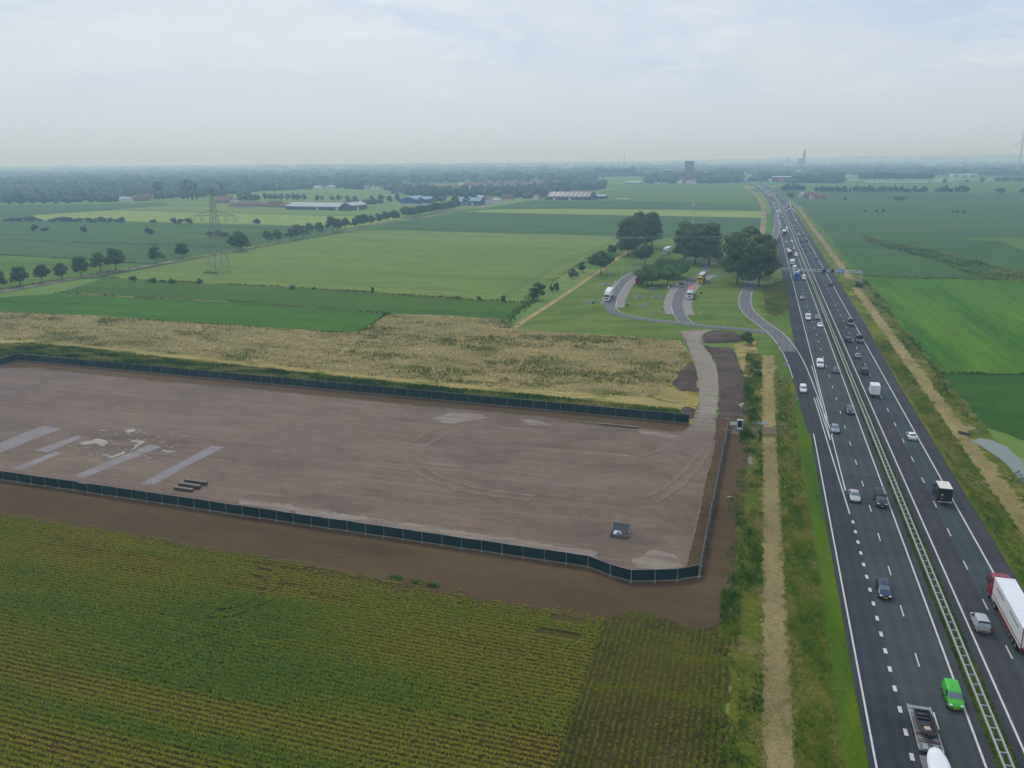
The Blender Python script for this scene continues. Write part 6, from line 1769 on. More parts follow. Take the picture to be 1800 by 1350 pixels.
fence([G(-80, 667), G(33, 634), G(1211, 745.5)], 'rear fence of dark green netting before the fallow land', 3.5, 2.25, FG, 3, False, False)
m = MB(); m.box((-119.2, 117.6, 1.95), (3.3, .05, .12), rz=-.043)
tag(link_obj('fence_plank', m.mesh('fence_plank', paint('silver'))), 'pale plank lying along the top of the front fence at the left', 'plank')

# ------------------------------------------------------------------ ladder guard rail in the median
def guard_rail():
    t = thing('guard_rail', 'double steel guard rail like a ladder along the median', 'guard rail', (28.25, 0, .1))
    for x in (-.43, .43):
        m = MB()
        ln = [Vector((x + (0 if y < 1050 else road_x(y)), y, 0)) for y in list(range(-20, 1060, 24)) + list(range(1060, 2300, 40))]
        v = []
        prof = [(-.06, .44), (.05, .50), (-.02, .60), (.05, .70), (-.06, .76), (-.09, .74), (-.09, .46)]
        s = 1 if x > 0 else -1
        for p in ln: v += [(p.x + s * a, p.y, z) for a, z in prof]
        n = len(prof)
        m.add(v, [(i * n + k, i * n + (k + 1) % n, (i + 1) * n + (k + 1) % n, (i + 1) * n + k) for i in range(len(ln) - 1) for k in range(n)], 0)
        # a flat top so that the rail reads as a pale line from above
        m.add([q for p in ln for q in ((p.x - .09, p.y, .765), (p.x + .09, p.y, .765))], [(2 * i, 2 * i + 1, 2 * i + 3, 2 * i + 2) for i in range(len(ln) - 1)], 0)
        part('rail', m, plain('zinc_rail', (.37, .385, .385), .5, .4, .2), t)
    zinc = plain('zinc_rail', (.37, .385, .385), .5, .4, .2)
    me = None
    for k in range(100):
        y = 74 + 2.0 * k
        if me is None:
            m = MB(); m.box((0, 0, .70), (.72, .13, .08)); m.bar((0, 0, -.1), (0, 0, .68), .11); me = m.mesh('crossbar', zinc)
        o = link_obj('crossbar', me, t); o.location = (0, y, 0)
    m = MB()
    for k in range(100, 420):
        y = 74 + 2.0 * k; m.box((0, y, .70), (.72, .13, .08))
    o = part('crossbar', m, zinc, t); o['kind'] = 'stuff'
guard_rail()

# ------------------------------------------------------------------ gantries, signs, lamps
SIGNBLUE = plain('sign_blue', (.02, .20, .62), .5)
SIGNBACK = plain('sign_back_grey', (.34, .36, .38), .6)
SIGNYEL = plain('sign_yellow', (.80, .62, .02), .5)
WHITEP = plain('sign_white', (.78, .78, .78), .5)
GANTRYP = plain('gantry_paint', (.46, .50, .50), .5)
def gantry(xl, xr, y, label, signs, hz=7.0, backs=()):
    t = thing('sign_gantry', label, 'sign gantry', ((xl + xr) / 2, y, .1))
    W = (xr - xl) / 2
    for s in (-1, 1):
        m = MB(); m.tube([(s * W, 0, -.1), (s * W, 0, hz + .7)], .26, 8, 0, .22); m.box((s * W, 0, .1), (1.2, 1.2, .35), 0, bev=.05); part('leg', m, GANTRYP, t)
    for dy in (-.45, .45):
        for z in (hz - .05, hz + .85):
            m = MB(); m.bar((-W, dy, z), (W, dy, z), .16); part('truss_chord', m, GANTRYP, t)
    m = MB()
    n = int(2 * W / 2.0)
    for i in range(n):
        a, b = -W + 2 * W * i / n, -W + 2 * W * (i + 1) / n
        for dy in (-.45, .45): m.bar((a, dy, hz - .05 if i % 2 else hz + .85), (b, dy, hz + .85 if i % 2 else hz - .05), .09)
        m.bar((a, -.45, hz + .85), (a, .45, hz + .85), .08); m.bar((a, -.45, hz - .05), (a, .45, hz - .05), .08)
    part('truss_lattice', m, GANTRYP, t)
    m = MB(); m.box((0, 0, hz + .02), (2 * W - .4, .7, .05)); part('walkway', m, SIGNBACK, t)
    for (x, w, h, kind) in signs:
        m = MB(); m.box((x, -.72, hz + .35), (w, .22, h), 0, bev=.04)
        if kind == 'matrix':
            o = part('matrix_sign', m, plain('matrix_black', (.010, .012, .014), .4), t)
            q = MB(); q.box((x, -.84, hz + .35), (w - .3, .02, h - .3)); part('display', q, plain('matrix_face', (.02, .024, .026), .25), o)
        else:
            o = part('direction_sign', m, SIGNBLUE, t)
            q = MB()
            # border, arrow and blurred name lines of the blue board
            for zz in (-h / 2 + .08, h / 2 - .08): q.box((x, -.84, hz + .35 + zz), (w - .1, .02, .06))
            for xx in (-w / 2 + .06, w / 2 - .06): q.box((x + xx, -.84, hz + .35), (.05, .02, h - .12))
            q.box((x + .1, -.845, hz + .18), (w * .78, .02, .26)); q.box((x - w * .22, -.845, hz + .82), (w * .3, .02, .36))
            part('sign_face_marks', q, WHITEP, o)
    for (x, w, h) in backs:
        m = MB(); m.box((x, .75, hz + .4), (w, .18, h), 0, bev=.03); part('sign_back', m, SIGNBACK, t)
        m = MB()
        for xx in (-w * .3, w * .3): m.bar((x + xx, .64, hz - .3), (x + xx, .64, hz + 1.1), .08)
        part('sign_bracket', m, GALV, t)
    return t
gantry(9.4, 50.3, 430, 'near sign gantry with black matrix signs and a blue board', [(33.2 - 29.85, 1.7, 1.7, 'matrix'), (36.9 - 29.85, 1.5, 1.5, 'matrix'), (40.9 - 29.85, 2.7, 1.9, 'blue')], 6.6, [(15.6 - 29.85, 4.6, 1.7), (20.2 - 29.85, 2.0, 1.5)])
gantry(13.8, 47.5, 985, 'far sign gantry across the bend with two black matrix signs', [(33.0 - 30.6, 1.7, 1.7, 'matrix'), (36.6 - 30.6, 1.7, 1.7, 'matrix')], 7.0, [(21 - 30.6, 2.0, 1.5), (24.5 - 30.6, 2.0, 1.5)])

def sign(name, label, px, py, w, h, zc, mat, cat='road sign', rz=0.0, group=None, round_=False, posts=1):
    x, y = G(px, py)
    t = thing(name, label, cat, (x, y, .1), rz, group)
    for k in range(posts):
        xx = 0 if posts == 1 else (-w * .3 if k == 0 else w * .3)
        m = MB(); m.tube([(xx, 0, -.1), (xx, 0, zc)], .05, 6); part('post', m, GALV, t)
    m = MB()
    if round_:
        n = 18
        v = [(w / 2 * math.cos(2 * math.pi * k / n), d, zc + w / 2 * math.sin(2 * math.pi * k / n)) for d in (-.09, -.06) for k in range(n)]
        m.add(v, [tuple(range(n)), tuple(range(2 * n - 1, n - 1, -1))] + [(k, n + k, n + (k + 1) % n, (k + 1) % n) for k in range(n)])
    else: m.box((0, -.08, zc), (w, .04, h), 0, bev=.01)
    b = part('plate', m, mat, t)
    return t
sign('road_sign', 'grey back of a round sign at the upper bend of the exit road', 1368, 619, 1.3, 1.3, 2.4, SIGNBACK, rz=.3, round_=True)
sign('road_sign', 'grey back of a round sign with a small plate lower down the exit road', 1380, 655, 1.4, 1.4, 2.5, SIGNBACK, rz=.2, round_=True)
y_ = sign('road_sign', 'yellow board on two posts right of the motorway', 1497, 525, 2.4, 1.3, 2.3, SIGNYEL, posts=2)
q = MB(); q.box((0, -.105, 2.5), (1.9, .01, .22)); q.box((-.2, -.105, 2.1), (1.4, .01, .2)); part('sign_lettering', q, plain('sign_lettering', (.25, .19, .01), .6), y_)
for k, (px, py) in enumerate([(1437, 878), (1736, 914)]):
    x, y = G(px, py); t = thing('marker_post', ('thin dark marker post on the verge left of the motorway', 'thin dark marker post on the verge at the right edge')[k], 'marker post', (x, y, .1), 0)
    m = MB(); m.box((0, 0, .55), (.14, .06, 1.1), 0, bev=.01); part('post', m, BLACK, t); m = MB(); m.box((0, -.036, .95), (.1, .01, .16)); part('reflector', m, SIGNBACK, t)
def lamp(px, py, h, label):
    x, y = G(px, py)
    t = thing('lamp_post', label, 'lamp post', (x, y, .1), 0, 'lamp posts of the rest area')
    m = MB(); m.tube([(0, 0, -.1), (0, 0, h)], .11, 6, 0, .07); part('pole', m, plain('lamp_pole_paint', (.46, .50, .44), .5), t)
    m = MB(); m.box((0, 0, h + .1), (.5, .5, .22), 0, taper=.6, bev=.04); part('lamp_head', m, plain('lamp_head_paint', (.60, .62, .60), .4), t)
for px, py, h, lb in ((1053, 531, 7.2, 'pale lamp post beside the white parked lorry'), (1070.5, 504, 5.6, 'pale lamp post on the lawn left of the first lorry lane'), (1093, 494, 7.4, 'pale lamp post at the edge of the first lorry lane'), (1122, 478, 7.0, 'pale lamp post before the dark lone tree')): lamp(px, py, h, lb)
for k, (px, py) in enumerate([(1274, 576), (1229, 551), (1233.5, 551), (1158, 567), (1126, 563.5), (1339, 579), (1364, 579), (1303, 517), (1320, 518), (1343, 562), (1310, 573)]):
    x, y = G(px, py)
    t = thing('bollard', '%s small white post along the service road, counted from the junction' % ordinal(k), 'bollard', (x, y, .1), 0, 'white posts along the service road')
    m = MB(); m.box((0, 0, .55), (.2, .14, 1.1), 0, taper=.85, bev=.02); part('post', m, paint('white'), t); m = MB(); m.box((0, -.08, .85), (.12, .02, .18)); part('reflector', m, BLACK, t)

# picnic tables
def picnic(px, py, label, rz):
    x, y = G(px, py)
    t = thing('picnic_table', label, 'picnic table', (x, y, .09), rz, 'picnic tables on the lawn')
    tm = plain('grey_table_boards', (.20, .23, .26), .7)
    m = MB(); m.box((0, 0, .74), (2.6, 1.0, .08), 0, bev=.02); part('table_top', m, tm, t)
    for s in (-1, 1):
        m = MB(); m.box((0, s * .95, .45), (2.6, .4, .07), 0, bev=.02); part('bench', m, tm, t)
        m = MB(); m.bar((s * .9, -.95, .02), (s * .9, -.15, .72), .1); m.bar((s * .9, .95, .02), (s * .9, .15, .72), .1); m.bar((s * .9, -.98, .40), (s * .9, .98, .40), .08); part('trestle', m, GALV, t)
    m = MB(); m.box((0, 0, .0), (4.6, 3.6, .05)); part('slab', m, plain('concrete_slab', (.20, .20, .19), .9), t)
for k, (px, py, lb) in enumerate([(1033, 531, 'picnic table left of the white parked lorry'), (1064.5, 500, 'picnic table beside the second lamp post'), (1110, 472, 'picnic table near the dark lone tree'), (1123, 522, 'picnic table left on the oval lawn'), (1154, 522, 'picnic table right on the oval lawn'), (1131, 538, 'picnic table at the front of the oval lawn'), (1148, 508, 'picnic table before the lawn clump of small trees')]): picnic(px, py, lb, .2 + .13 * k)
def bin_(px, py, label, mat, cat='litter bin'):
    x, y = G(px, py)
    t = thing('litter_bin', label, cat, (x, y, .09), 0, 'litter bins of the rest area')
    m = MB(); m.tube([(0, 0, 0), (0, 0, 1.1)], .42, 12, 0, .48); part('body', m, mat, t); m = MB(); m.tube([(0, 0, 1.1), (0, 0, 1.25)], .5, 12, 0, .3); part('lid', m, GALV, t)
for px, py, lb, mt in ((1043, 534, 'dark litter bin behind the white parked lorry', BLACK), (1081, 498, 'pale litter bin beside the first lorry lane', paint('white')), (1103, 538, 'dark litter bin at the end of the first parking strip', BLACK), (1175, 508, 'pale litter bin beside the second lorry lane', paint('white')), (1232, 517, 'dark litter bin right of the second lorry lane', BLACK), (1247, 499, 'dark litter bin behind the yellow roofed lorry', BLACK), (1163, 546, 'grey litter bin at the corner of the oval lawn', GALV)): bin_(px, py, lb, mt)

# ------------------------------------------------------------------ things standing in and around the yard
def camera_tower():
    x, y = G(1300, 757)
    t = thing('camera_tower', 'white mobile camera tower with a black solar panel', 'camera tower', (x, y, .12), 0)
    m = MB(); m.box((0, 0, 1.35), (1.35, 1.2, 2.3), 0, bev=.05); part('cabinet', m, plain('cabinet_grey', (.46, .48, .49), .5), t)
    m = MB(); m.box((.0, -.66, 1.72), (.95, .05, 1.55), 0, bev=.01); part('solar_panel', m, plain('solar_black', (.008, .009, .013), .25), t)
    m = MB(); m.box((0, -.62, .52), (1.1, .04, .55), 0, bev=.01); part('lower_panel', m, paint('white'), t)
    m = MB(); m.tube([(0, .1, 2.5), (0, .1, 6.2)], .06, 6); part('mast', m, GALV, t)
    for (dx, dy, dz, rz) in ((.28, .05, .2, .4), (-.26, .0, -.05, -.5), (.05, -.25, -.35, 0)):
        m = MB(); m.box((dx, .1 + dy, 6.1 + dz), (.34, .5, .26), rz=rz, bev=.05); part('camera_head', m, paint('white'), t)
    for s in (-1, 1):
        for d in (-1, 1):
            m = MB(); m.bar((s * .5, d * .4, .2), (s * 1.25, d * .75, .08), .1); m.box((s * 1.25, d * .75, .05), (.3, .3, .06)); part('outrigger', m, GALV, t)
camera_tower()
def beam(px, py, L, label, h=.42, w=.75, rz=None, grp='stacked timber beams'):
    x, y = G(px, py)
    t = thing('timber_beam', label, 'timber beam', (x, y, .2), rz if rz is not None else -.06, grp)
    m = MB(); m.box((0, 0, h), (L, w, .12), 0, bev=.02); part('top_board', m, plain('weathered_timber', (.20, .175, .13), .9, .1, 0, .2, .8), t)
    m = MB()
    m.box((0, w * .36, h / 2), (L - .1, .1, h - .1)); part('rear_flange', m, plain('dark_timber', (.09, .075, .058), .9), t)
    m = MB(); m.box((0, -w * .36, h / 2), (L - .1, .1, h - .1)); part('front_flange', m, plain('dark_timber', (.09, .075, .058), .9), t)
beam(323, 863, 4.3, 'front one of the three weathered timber beams near the fence')
beam(334, 858, 5.0, 'middle one of the three weathered timber beams near the fence', .62)
beam(345, 851.5, 5.2, 'rear one of the three weathered timber beams near the fence', .62)
beam(1031, 745, 9.5, 'thin pale board lying at the rear edge of the gravel', .12, .35, -.07, 'pale boards at the rear edge')
beam(1088, 750.5, 9.5, 'thicker pale beam lying at the rear edge of the gravel', .25, .6, -.07, 'pale boards at the rear edge')
def tray():
    x, y = G(1089, 943)
    t = thing('steel_bin', 'low grey mesh bin with a raised lid in the front corner of the yard', 'bin', (x, y, .18), -.05)
    gm = plain('bin_grey', (.17, .19, .19), .6, .4, .2)
    for (c, s, nm) in (((0, -.8, .28), (2.9, .06, .5), 'front_side'), ((0, .75, .28), (2.9, .06, .5), 'rear_side'), ((-1.45, 0, .28), (.06, 1.6, .5), 'left_side'), ((1.45, 0, .28), (.06, 1.6, .5), 'right_side'), ((0, 0, .06), (2.9, 1.6, .06), 'floor')):
        m = MB(); m.box(c, s, 0, bev=.01); part(nm, m, gm, t)
    m = MB()
    v = [(-1.4, .72, .5), (1.4, .72, .5), (1.4, 1.5, 1.65), (-1.4, 1.5, 1.65)]
    for a, b in ((0, 1), (1, 2), (2, 3), (3, 0)): m.bar(v[a], v[b], .07)
    l = part('lid_frame', m, GALV, t)
    m = MB(); m.add([(p[0], p[1] + .01, p[2]) for p in v], [(0, 1, 2, 3)]); m.add([(p[0], p[1] + .03, p[2]) for p in v], [(3, 2, 1, 0)]); part('lid_mesh', m, plain('lid_mesh_grey', (.10, .105, .105), .7), l)
    g = random.Random(2)
    s = MB()
    for k in range(7):
        s.box((x - .35 + g.uniform(-.5, .5), y - .1 + g.uniform(-.35, .3), .5 + g.uniform(0, .28)), (g.uniform(.3, .6), g.uniform(.25, .5), g.uniform(.2, .35)), rz=g.uniform(0, 3), bev=.1)
    s2 = MB(); s2.v, s2.f, s2.mi, s2.smooth = s.v, s.f, s.mi, s.smooth
    tag(link_obj('sandbag', s2.mesh('sandbag', paint('white'))), 'heap of crumpled white bags inside the grey mesh bin', 'bag')
    s = MB(); s.box((x + .85, y - .1, .55), (.5, .55, .4), rz=.4, bev=.1)
    tag(link_obj('rusty_bag', s.mesh('rusty_bag', plain('rusty_bag', (.14, .075, .05), .9))), 'reddish brown bag beside the white bags in the mesh bin', 'bag')
    for k, dx in enumerate((-.75, -.15, .2, .72)):
        m = MB(); m.tube([(x + dx + .3, y + 3.0, .1), (x + dx + .3, y + 3.0, 1.9)], .035, 6)
        tag(link_obj('steel_rod', m.mesh('steel_rod', plain('rusty_rod', (.085, .035, .03), .8))), '%s rusty rod from the left standing behind the mesh bin' % ordinal(k), 'rod', 'rusty rods behind the mesh bin')
    m = MB(); m.tube([(x + .45, y + 2.5, .2), (x + .5, y + 2.5, .85)], .34, 10, 0, .26)
    tag(link_obj('bucket', m.mesh('bucket', plain('pale_yellow_plastic', (.62, .50, .13), .5))), 'yellow bucket between the rusty rods', 'bucket')
    m = MB(); m.box((x - .25, y + 2.6, .45), (.4, .35, .35), rz=.5, bev=.08)
    tag(link_obj('white_sack', m.mesh('white_sack', paint('white'))), 'small white sack beside the yellow bucket', 'sack')
    m = MB(); m.box((x + .2, y + 2.05, .22), (3.3, .2, .08), rz=-.05)
    tag(link_obj('plank', m.mesh('plank', plain('plank_wood', (.28, .22, .15), .8))), 'loose plank lying behind the raised lid of the bin', 'plank')
tray()
REDP = plain('signal_red', (.55, .06, .05), .5)
def post_rw(px, py, label, lying=False, k=0):
    x, y = G(px, py)
    t = thing('beacon_post', label, 'beacon post', (x, y, .2), .3 * k, 'red and white beacon posts')
    m = MB(); mats = []
    if not lying:
        for i in range(5):
            q = MB(); q.box((0, 0, .18 + i * .22), (.2, .09, .22), 0, bev=.01); part('band', q, REDP if i % 2 == 0 else paint('white'), t)
        q = MB(); q.box((0, 0, .03), (.7, .4, .08), 0, bev=.03); part('foot', q, BLACK, t)
    else:
        for i in range(5):
            q = MB(); q.box((-.4 + i * .22, 0, .12), (.22, .2, .09), 0, bev=.01); part('band', q, REDP if i % 2 == 0 else paint('white'), t)
for k, (px, py, lb) in enumerate([(1206.5, 597, 'beacon post at the upper left of the gravel track'), (1206, 602, 'second beacon post at the upper left of the gravel track'), (1203.5, 606, 'lowest beacon post at the upper left of the gravel track'), (1230, 598, 'beacon post at the upper right of the gravel track'), (1230.5, 604, 'second beacon post at the upper right of the gravel track'),
                                  (1228.5, 721, 'beacon post with a red top near the end of the rear fence'), (1226, 727.5, 'white beacon post near the end of the rear fence'), (1223, 736, 'nearest beacon post at the end of the rear fence'), (1261.5, 722, 'beacon post on the right of the yard gate'), (1256.5, 739, 'nearer beacon post on the right of the yard gate')]):
    post_rw(px, py, lb, False, k)
post_rw(1281, 876, 'red and white beacon post fallen over on the soil', True, 2)
x, y = G(1249.5, 861)
t = thing('traffic_cone', 'single faded red traffic cone inside the side fence', 'traffic cone', (x, y, .15))
m = MB(); m.tube([(0, 0, .05), (0, 0, .75)], .2, 12, 0, .05); part('cone', m, plain('faded_red', (.55, .12, .10), .6), t)
m = MB(); m.box((0, 0, .03), (.5, .5, .06), 0, bev=.02); part('foot', m, plain('faded_red', (.55, .12, .10), .6), t)
m = MB(); m.tube([(0, 0, .32), (0, 0, .48)], .136, 12, 0, .1); part('stripe', m, WHITEP, t)
# culvert head wall at the pond and gate boards
x, y = G(1695, 765)
t = thing('culvert_head', 'small stone culvert head at the end of the pond', 'culvert', (x, y, .1), -.6)
m = MB(); m.box((0, 0, .3), (2.6, .4, .7), 0, bev=.05); part('wall', m, plain('dark_stone', (.09, .085, .08), .9), t); m = MB(); m.wheel((0, -.25, .2), .35, .2, 0, 12); o = part('pipe', m, BLACK, t); o.rotation_euler = (0, 0, H)
x, y = G(1278, 739)
m = MB(); m.box((x, y, .35), (1.7, .3, .12), rz=-.1); tag(link_obj('gate_board', m.mesh('gate_board', plain('plank_wood', (.28, .22, .15), .8))), 'short wooden board at the top end of the side fence', 'board')

# ------------------------------------------------------------------ pylon and its wires
STEEL = plain('pylon_steel', (.27, .30, .30), .6, .4, .3)
def pylon():
    x, y = -291.5, 404.5
    t = thing('pylon', 'grey lattice power pylon standing in the wheat field', 'pylon', (x, y, .05), 0.12)
    lev = [(0, 4.6), (7, 3.9), (13.5, 3.2), (19.5, 2.6), (25, 2.1), (30, 1.6), (34, 1.35), (38, 1.1), (42, .8), (46, .45)]
    for sx in (-1, 1):
        for sy in (-1, 1):
            m = MB()
            for (z0, w0), (z1, w1) in zip(lev[:-1], lev[1:]): m.bar((sx * w0, sy * w0, z0), (sx * w1, sy * w1, z1), .23 if z0 < 30 else .17)
            part('leg', m, STEEL, t)
    m = MB()
    for (z0, w0), (z1, w1) in zip(lev[:-1], lev[1:]):
        for s in (-1, 1):
            th = .11
            m.bar((-w0, s * w0, z0), (w1, s * w1, z1), th); m.bar((w0, s * w0, z0), (-w1, s * w1, z1), th)
            m.bar((s * w0, -w0, z0), (s * w1, w1, z1), th); m.bar((s * w0, w0, z0), (s * w1, -w1, z1), th)
            m.bar((-w1, s * w1, z1), (w1, s * w1, z1), th * .9); m.bar((s * w1, -w1, z1), (s * w1, w1, z1), th * .9)
    part('bracing', m, STEEL, t)
    for z, half, nm in ((31.5, 13.0, 'lower_arm'), (43.5, 12.0, 'upper_arm')):
        w = 1.5 if z < 40 else .7
        m = MB()
        for s in (-1, 1):
            for sy in (-1, 1):
                m.bar((s * w * .9, sy * w, z), (s * half, 0, z), .15)
                m.bar((s * w * .8, sy * w * .8, z + 2.8), (s * half, 0, z), .13)
            n = 6
            for i in range(n):
                u0, u1 = i / n, (i + 1) / n
                xa, xb = s * (w + (half - w) * u0), s * (w + (half - w) * u1)
                za = z + 2.8 * (1 - u0)
                m.bar((xa, w * (1 - u0), z), (xb, -w * (1 - u1), z), .09); m.bar((xa, 0, za), (xb, w * (1 - u1) * .5, z), .09)
        part(nm, m, STEEL, t)
    ends = []
    for z, xs in ((31.5, (-12.6, -7.2, 7.2, 12.6)), (43.5, (-11.6, 11.6))):
        for xx in xs:
            m = MB()
            for d in (-1, 1): m.tube([(xx + d * 1.4, 0, z - .1), (xx, 0, z - 3.4)], .11, 6)
            part('insulator', m, plain('insulator_glass', (.16, .18, .17), .4), t)
            ends.append((xx, z - 3.4))
    m = MB()
    g = random.Random(5)
    c, s_ = math.cos(.12), math.sin(.12)
    for k, (xx, z) in enumerate(ends):
        # each wire sags on towards the next pylon, far outside the picture on the right
        x0, y0 = x + xx * c, y + xx * s_
        pts = []
        for i in range(33):
            u = i / 32
            pts.append((x0 + 420 * u, y0 + (40 + 6 * k) * u, .05 + z - 30 * u * (1 - u) * 1.1 + 2 * u))
        m = MB(); m.tube(pts, .035, 4, smooth=False, cap=False)
        tag(link_obj('power_line', m.mesh('power_line', plain('wire_grey', (.30, .32, .33), .5))), 'thin sagging power line from the pylon over the rest area trees', 'power line', 'power lines of the pylon')
    for dx, dy in ((0, -4.4), (-4.6, -4.2)):
        tree('shrub', x + dx, y + dy, 'low weeds round the foot of the pylon', 'weeds at the pylon foot', .9, 5, trunk=False)
pylon()
x, y = G(1216, 418)
t = thing('telecom_mast', 'slim pale mast with a white head behind the middle poplars', 'mast', (x, y, 0))
m = MB(); m.tube([(0, 0, 0), (0, 0, 25)], .45, 8, 0, .22); part('pole', m, plain('mast_grey', (.42, .46, .47), .5), t)
for dx in (-.7, .7):
    m = MB(); m.box((dx, 0, 25.6), (.5, .5, 2.2), 0, bev=.05); part('antenna', m, paint('white'), t)
m = MB(); m.tube([(0, 0, 25), (0, 0, 30)], .08, 6); part('aerial', m, ALU, t)
for k, (px, py, h) in enumerate(((1330, 340, 14), (1342.5, 353, 12))):
    x, y = G(px, py); t = thing('camera_post', ('farther', 'nearer')[k] + ' tall thin post on the reed bank left of the far motorway', 'post', (x, y, 0), 0, 'posts on the reed bank')
    m = MB(); m.tube([(0, 0, 0), (0, 0, h)], .28, 6, 0, .2); part('pole', m, plain('mast_grey', (.42, .46, .47), .5), t); m = MB(); m.box((0, -.3, h), (.8, .9, .6)); part('housing', m, SIGNBACK, t)

# ------------------------------------------------------------------ buildings
def wallm(name, rgb): return plain(name, srgb(*rgb), .85, .2, 0, .1, 3.0)
BRICK = wallm('brick_wall', (138, 100, 86)); PLASTER = wallm('white_plaster', (206, 206, 200)); GREYW = wallm('grey_cladding', (74, 88, 98)); BLUEW = wallm('blue_cladding', (62, 92, 136))
ROOFRED = wallm('red_tiles', (136, 100, 88)); ROOFBROWN = wallm('brown_tiles', (112, 88, 80)); ROOFGREY = wallm('grey_roof_sheet', (176, 184, 188)); ROOFBLUE = wallm('light_blue_roof', (134, 164, 186)); ROOFDARK = wallm('dark_roof', (84, 86, 92))
HALLW = wallm('hall_cladding', (216, 220, 222)); HALLG = wallm('hall_grey', (150, 160, 166)); SOLAR = plain('solar_panel_blue', (.05, .055, .09), .3, .5)
WINDOWG = plain('window_glass', (.03, .04, .05), .2, .5)
def gable(name, label, cat, x, y, rz, L, W, hw, hr, wm, rm, doors=(), windows=0, chimney=False, group=None, detail=True):
    """gabled building, ridge along local x, origin at the middle of the ground floor"""
    t = thing(name, label, cat, (x, y, 0), rz, group)
    m = MB()
    a, b = L / 2, W / 2
    v = [(-a, -b, 0), (a, -b, 0), (a, b, 0), (-a, b, 0), (-a, -b, hw), (a, -b, hw), (a, b, hw), (-a, b, hw), (-a, 0, hr), (a, 0, hr)]
    m.add(v, [(0, 1, 5, 4), (2, 3, 7, 6), (1, 2, 6, 9, 5), (3, 0, 4, 8, 7)])
    part('wall', m, wm, t)
    m = MB()
    o = .35 if W < 14 else .6
    k = (hr - hw) / b
    e = [(-a - o, -b - o, hw - k * o + .05), (a + o, -b - o, hw - k * o + .05), (a + o, 0, hr + .05), (-a - o, 0, hr + .05), (a + o, b + o, hw - k * o + .05), (-a - o, b + o, hw - k * o + .05)]
    top = [(p[0], p[1], p[2] + .22) for p in e]
    m.add(e + top, [(6, 7, 8, 9), (9, 8, 10, 11), (1, 0, 3, 2), (2, 3, 5, 4), (0, 1, 7, 6), (4, 5, 11, 10), (1, 2, 8, 7), (2, 4, 10, 8), (3, 0, 6, 9), (5, 3, 9, 11)])
    rf = part('roof', m, rm, t)
    if chimney:
        m = MB(); m.box((a * .5, .4, hr + .4), (.7, .7, 1.6)); part('chimney', m, BRICK, rf)
    if detail:
        for (u, w, h) in doors:
            m = MB(); m.box((u * a, -b - .03, h / 2), (w, .1, h)); part('door', m, PLASTER if wm is not PLASTER else ROOFDARK, t)
        for k in range(windows):
            m = MB(); m.box((-a * .75 + 1.5 * a * k / max(1, windows - 1), -b - .03, hw * .55), (1.1, .08, 1.2)); part('window', m, WINDOWG, t)
    return t
def frm(px, py, rz_px=None):
    x, y = G(px, py); return x, y
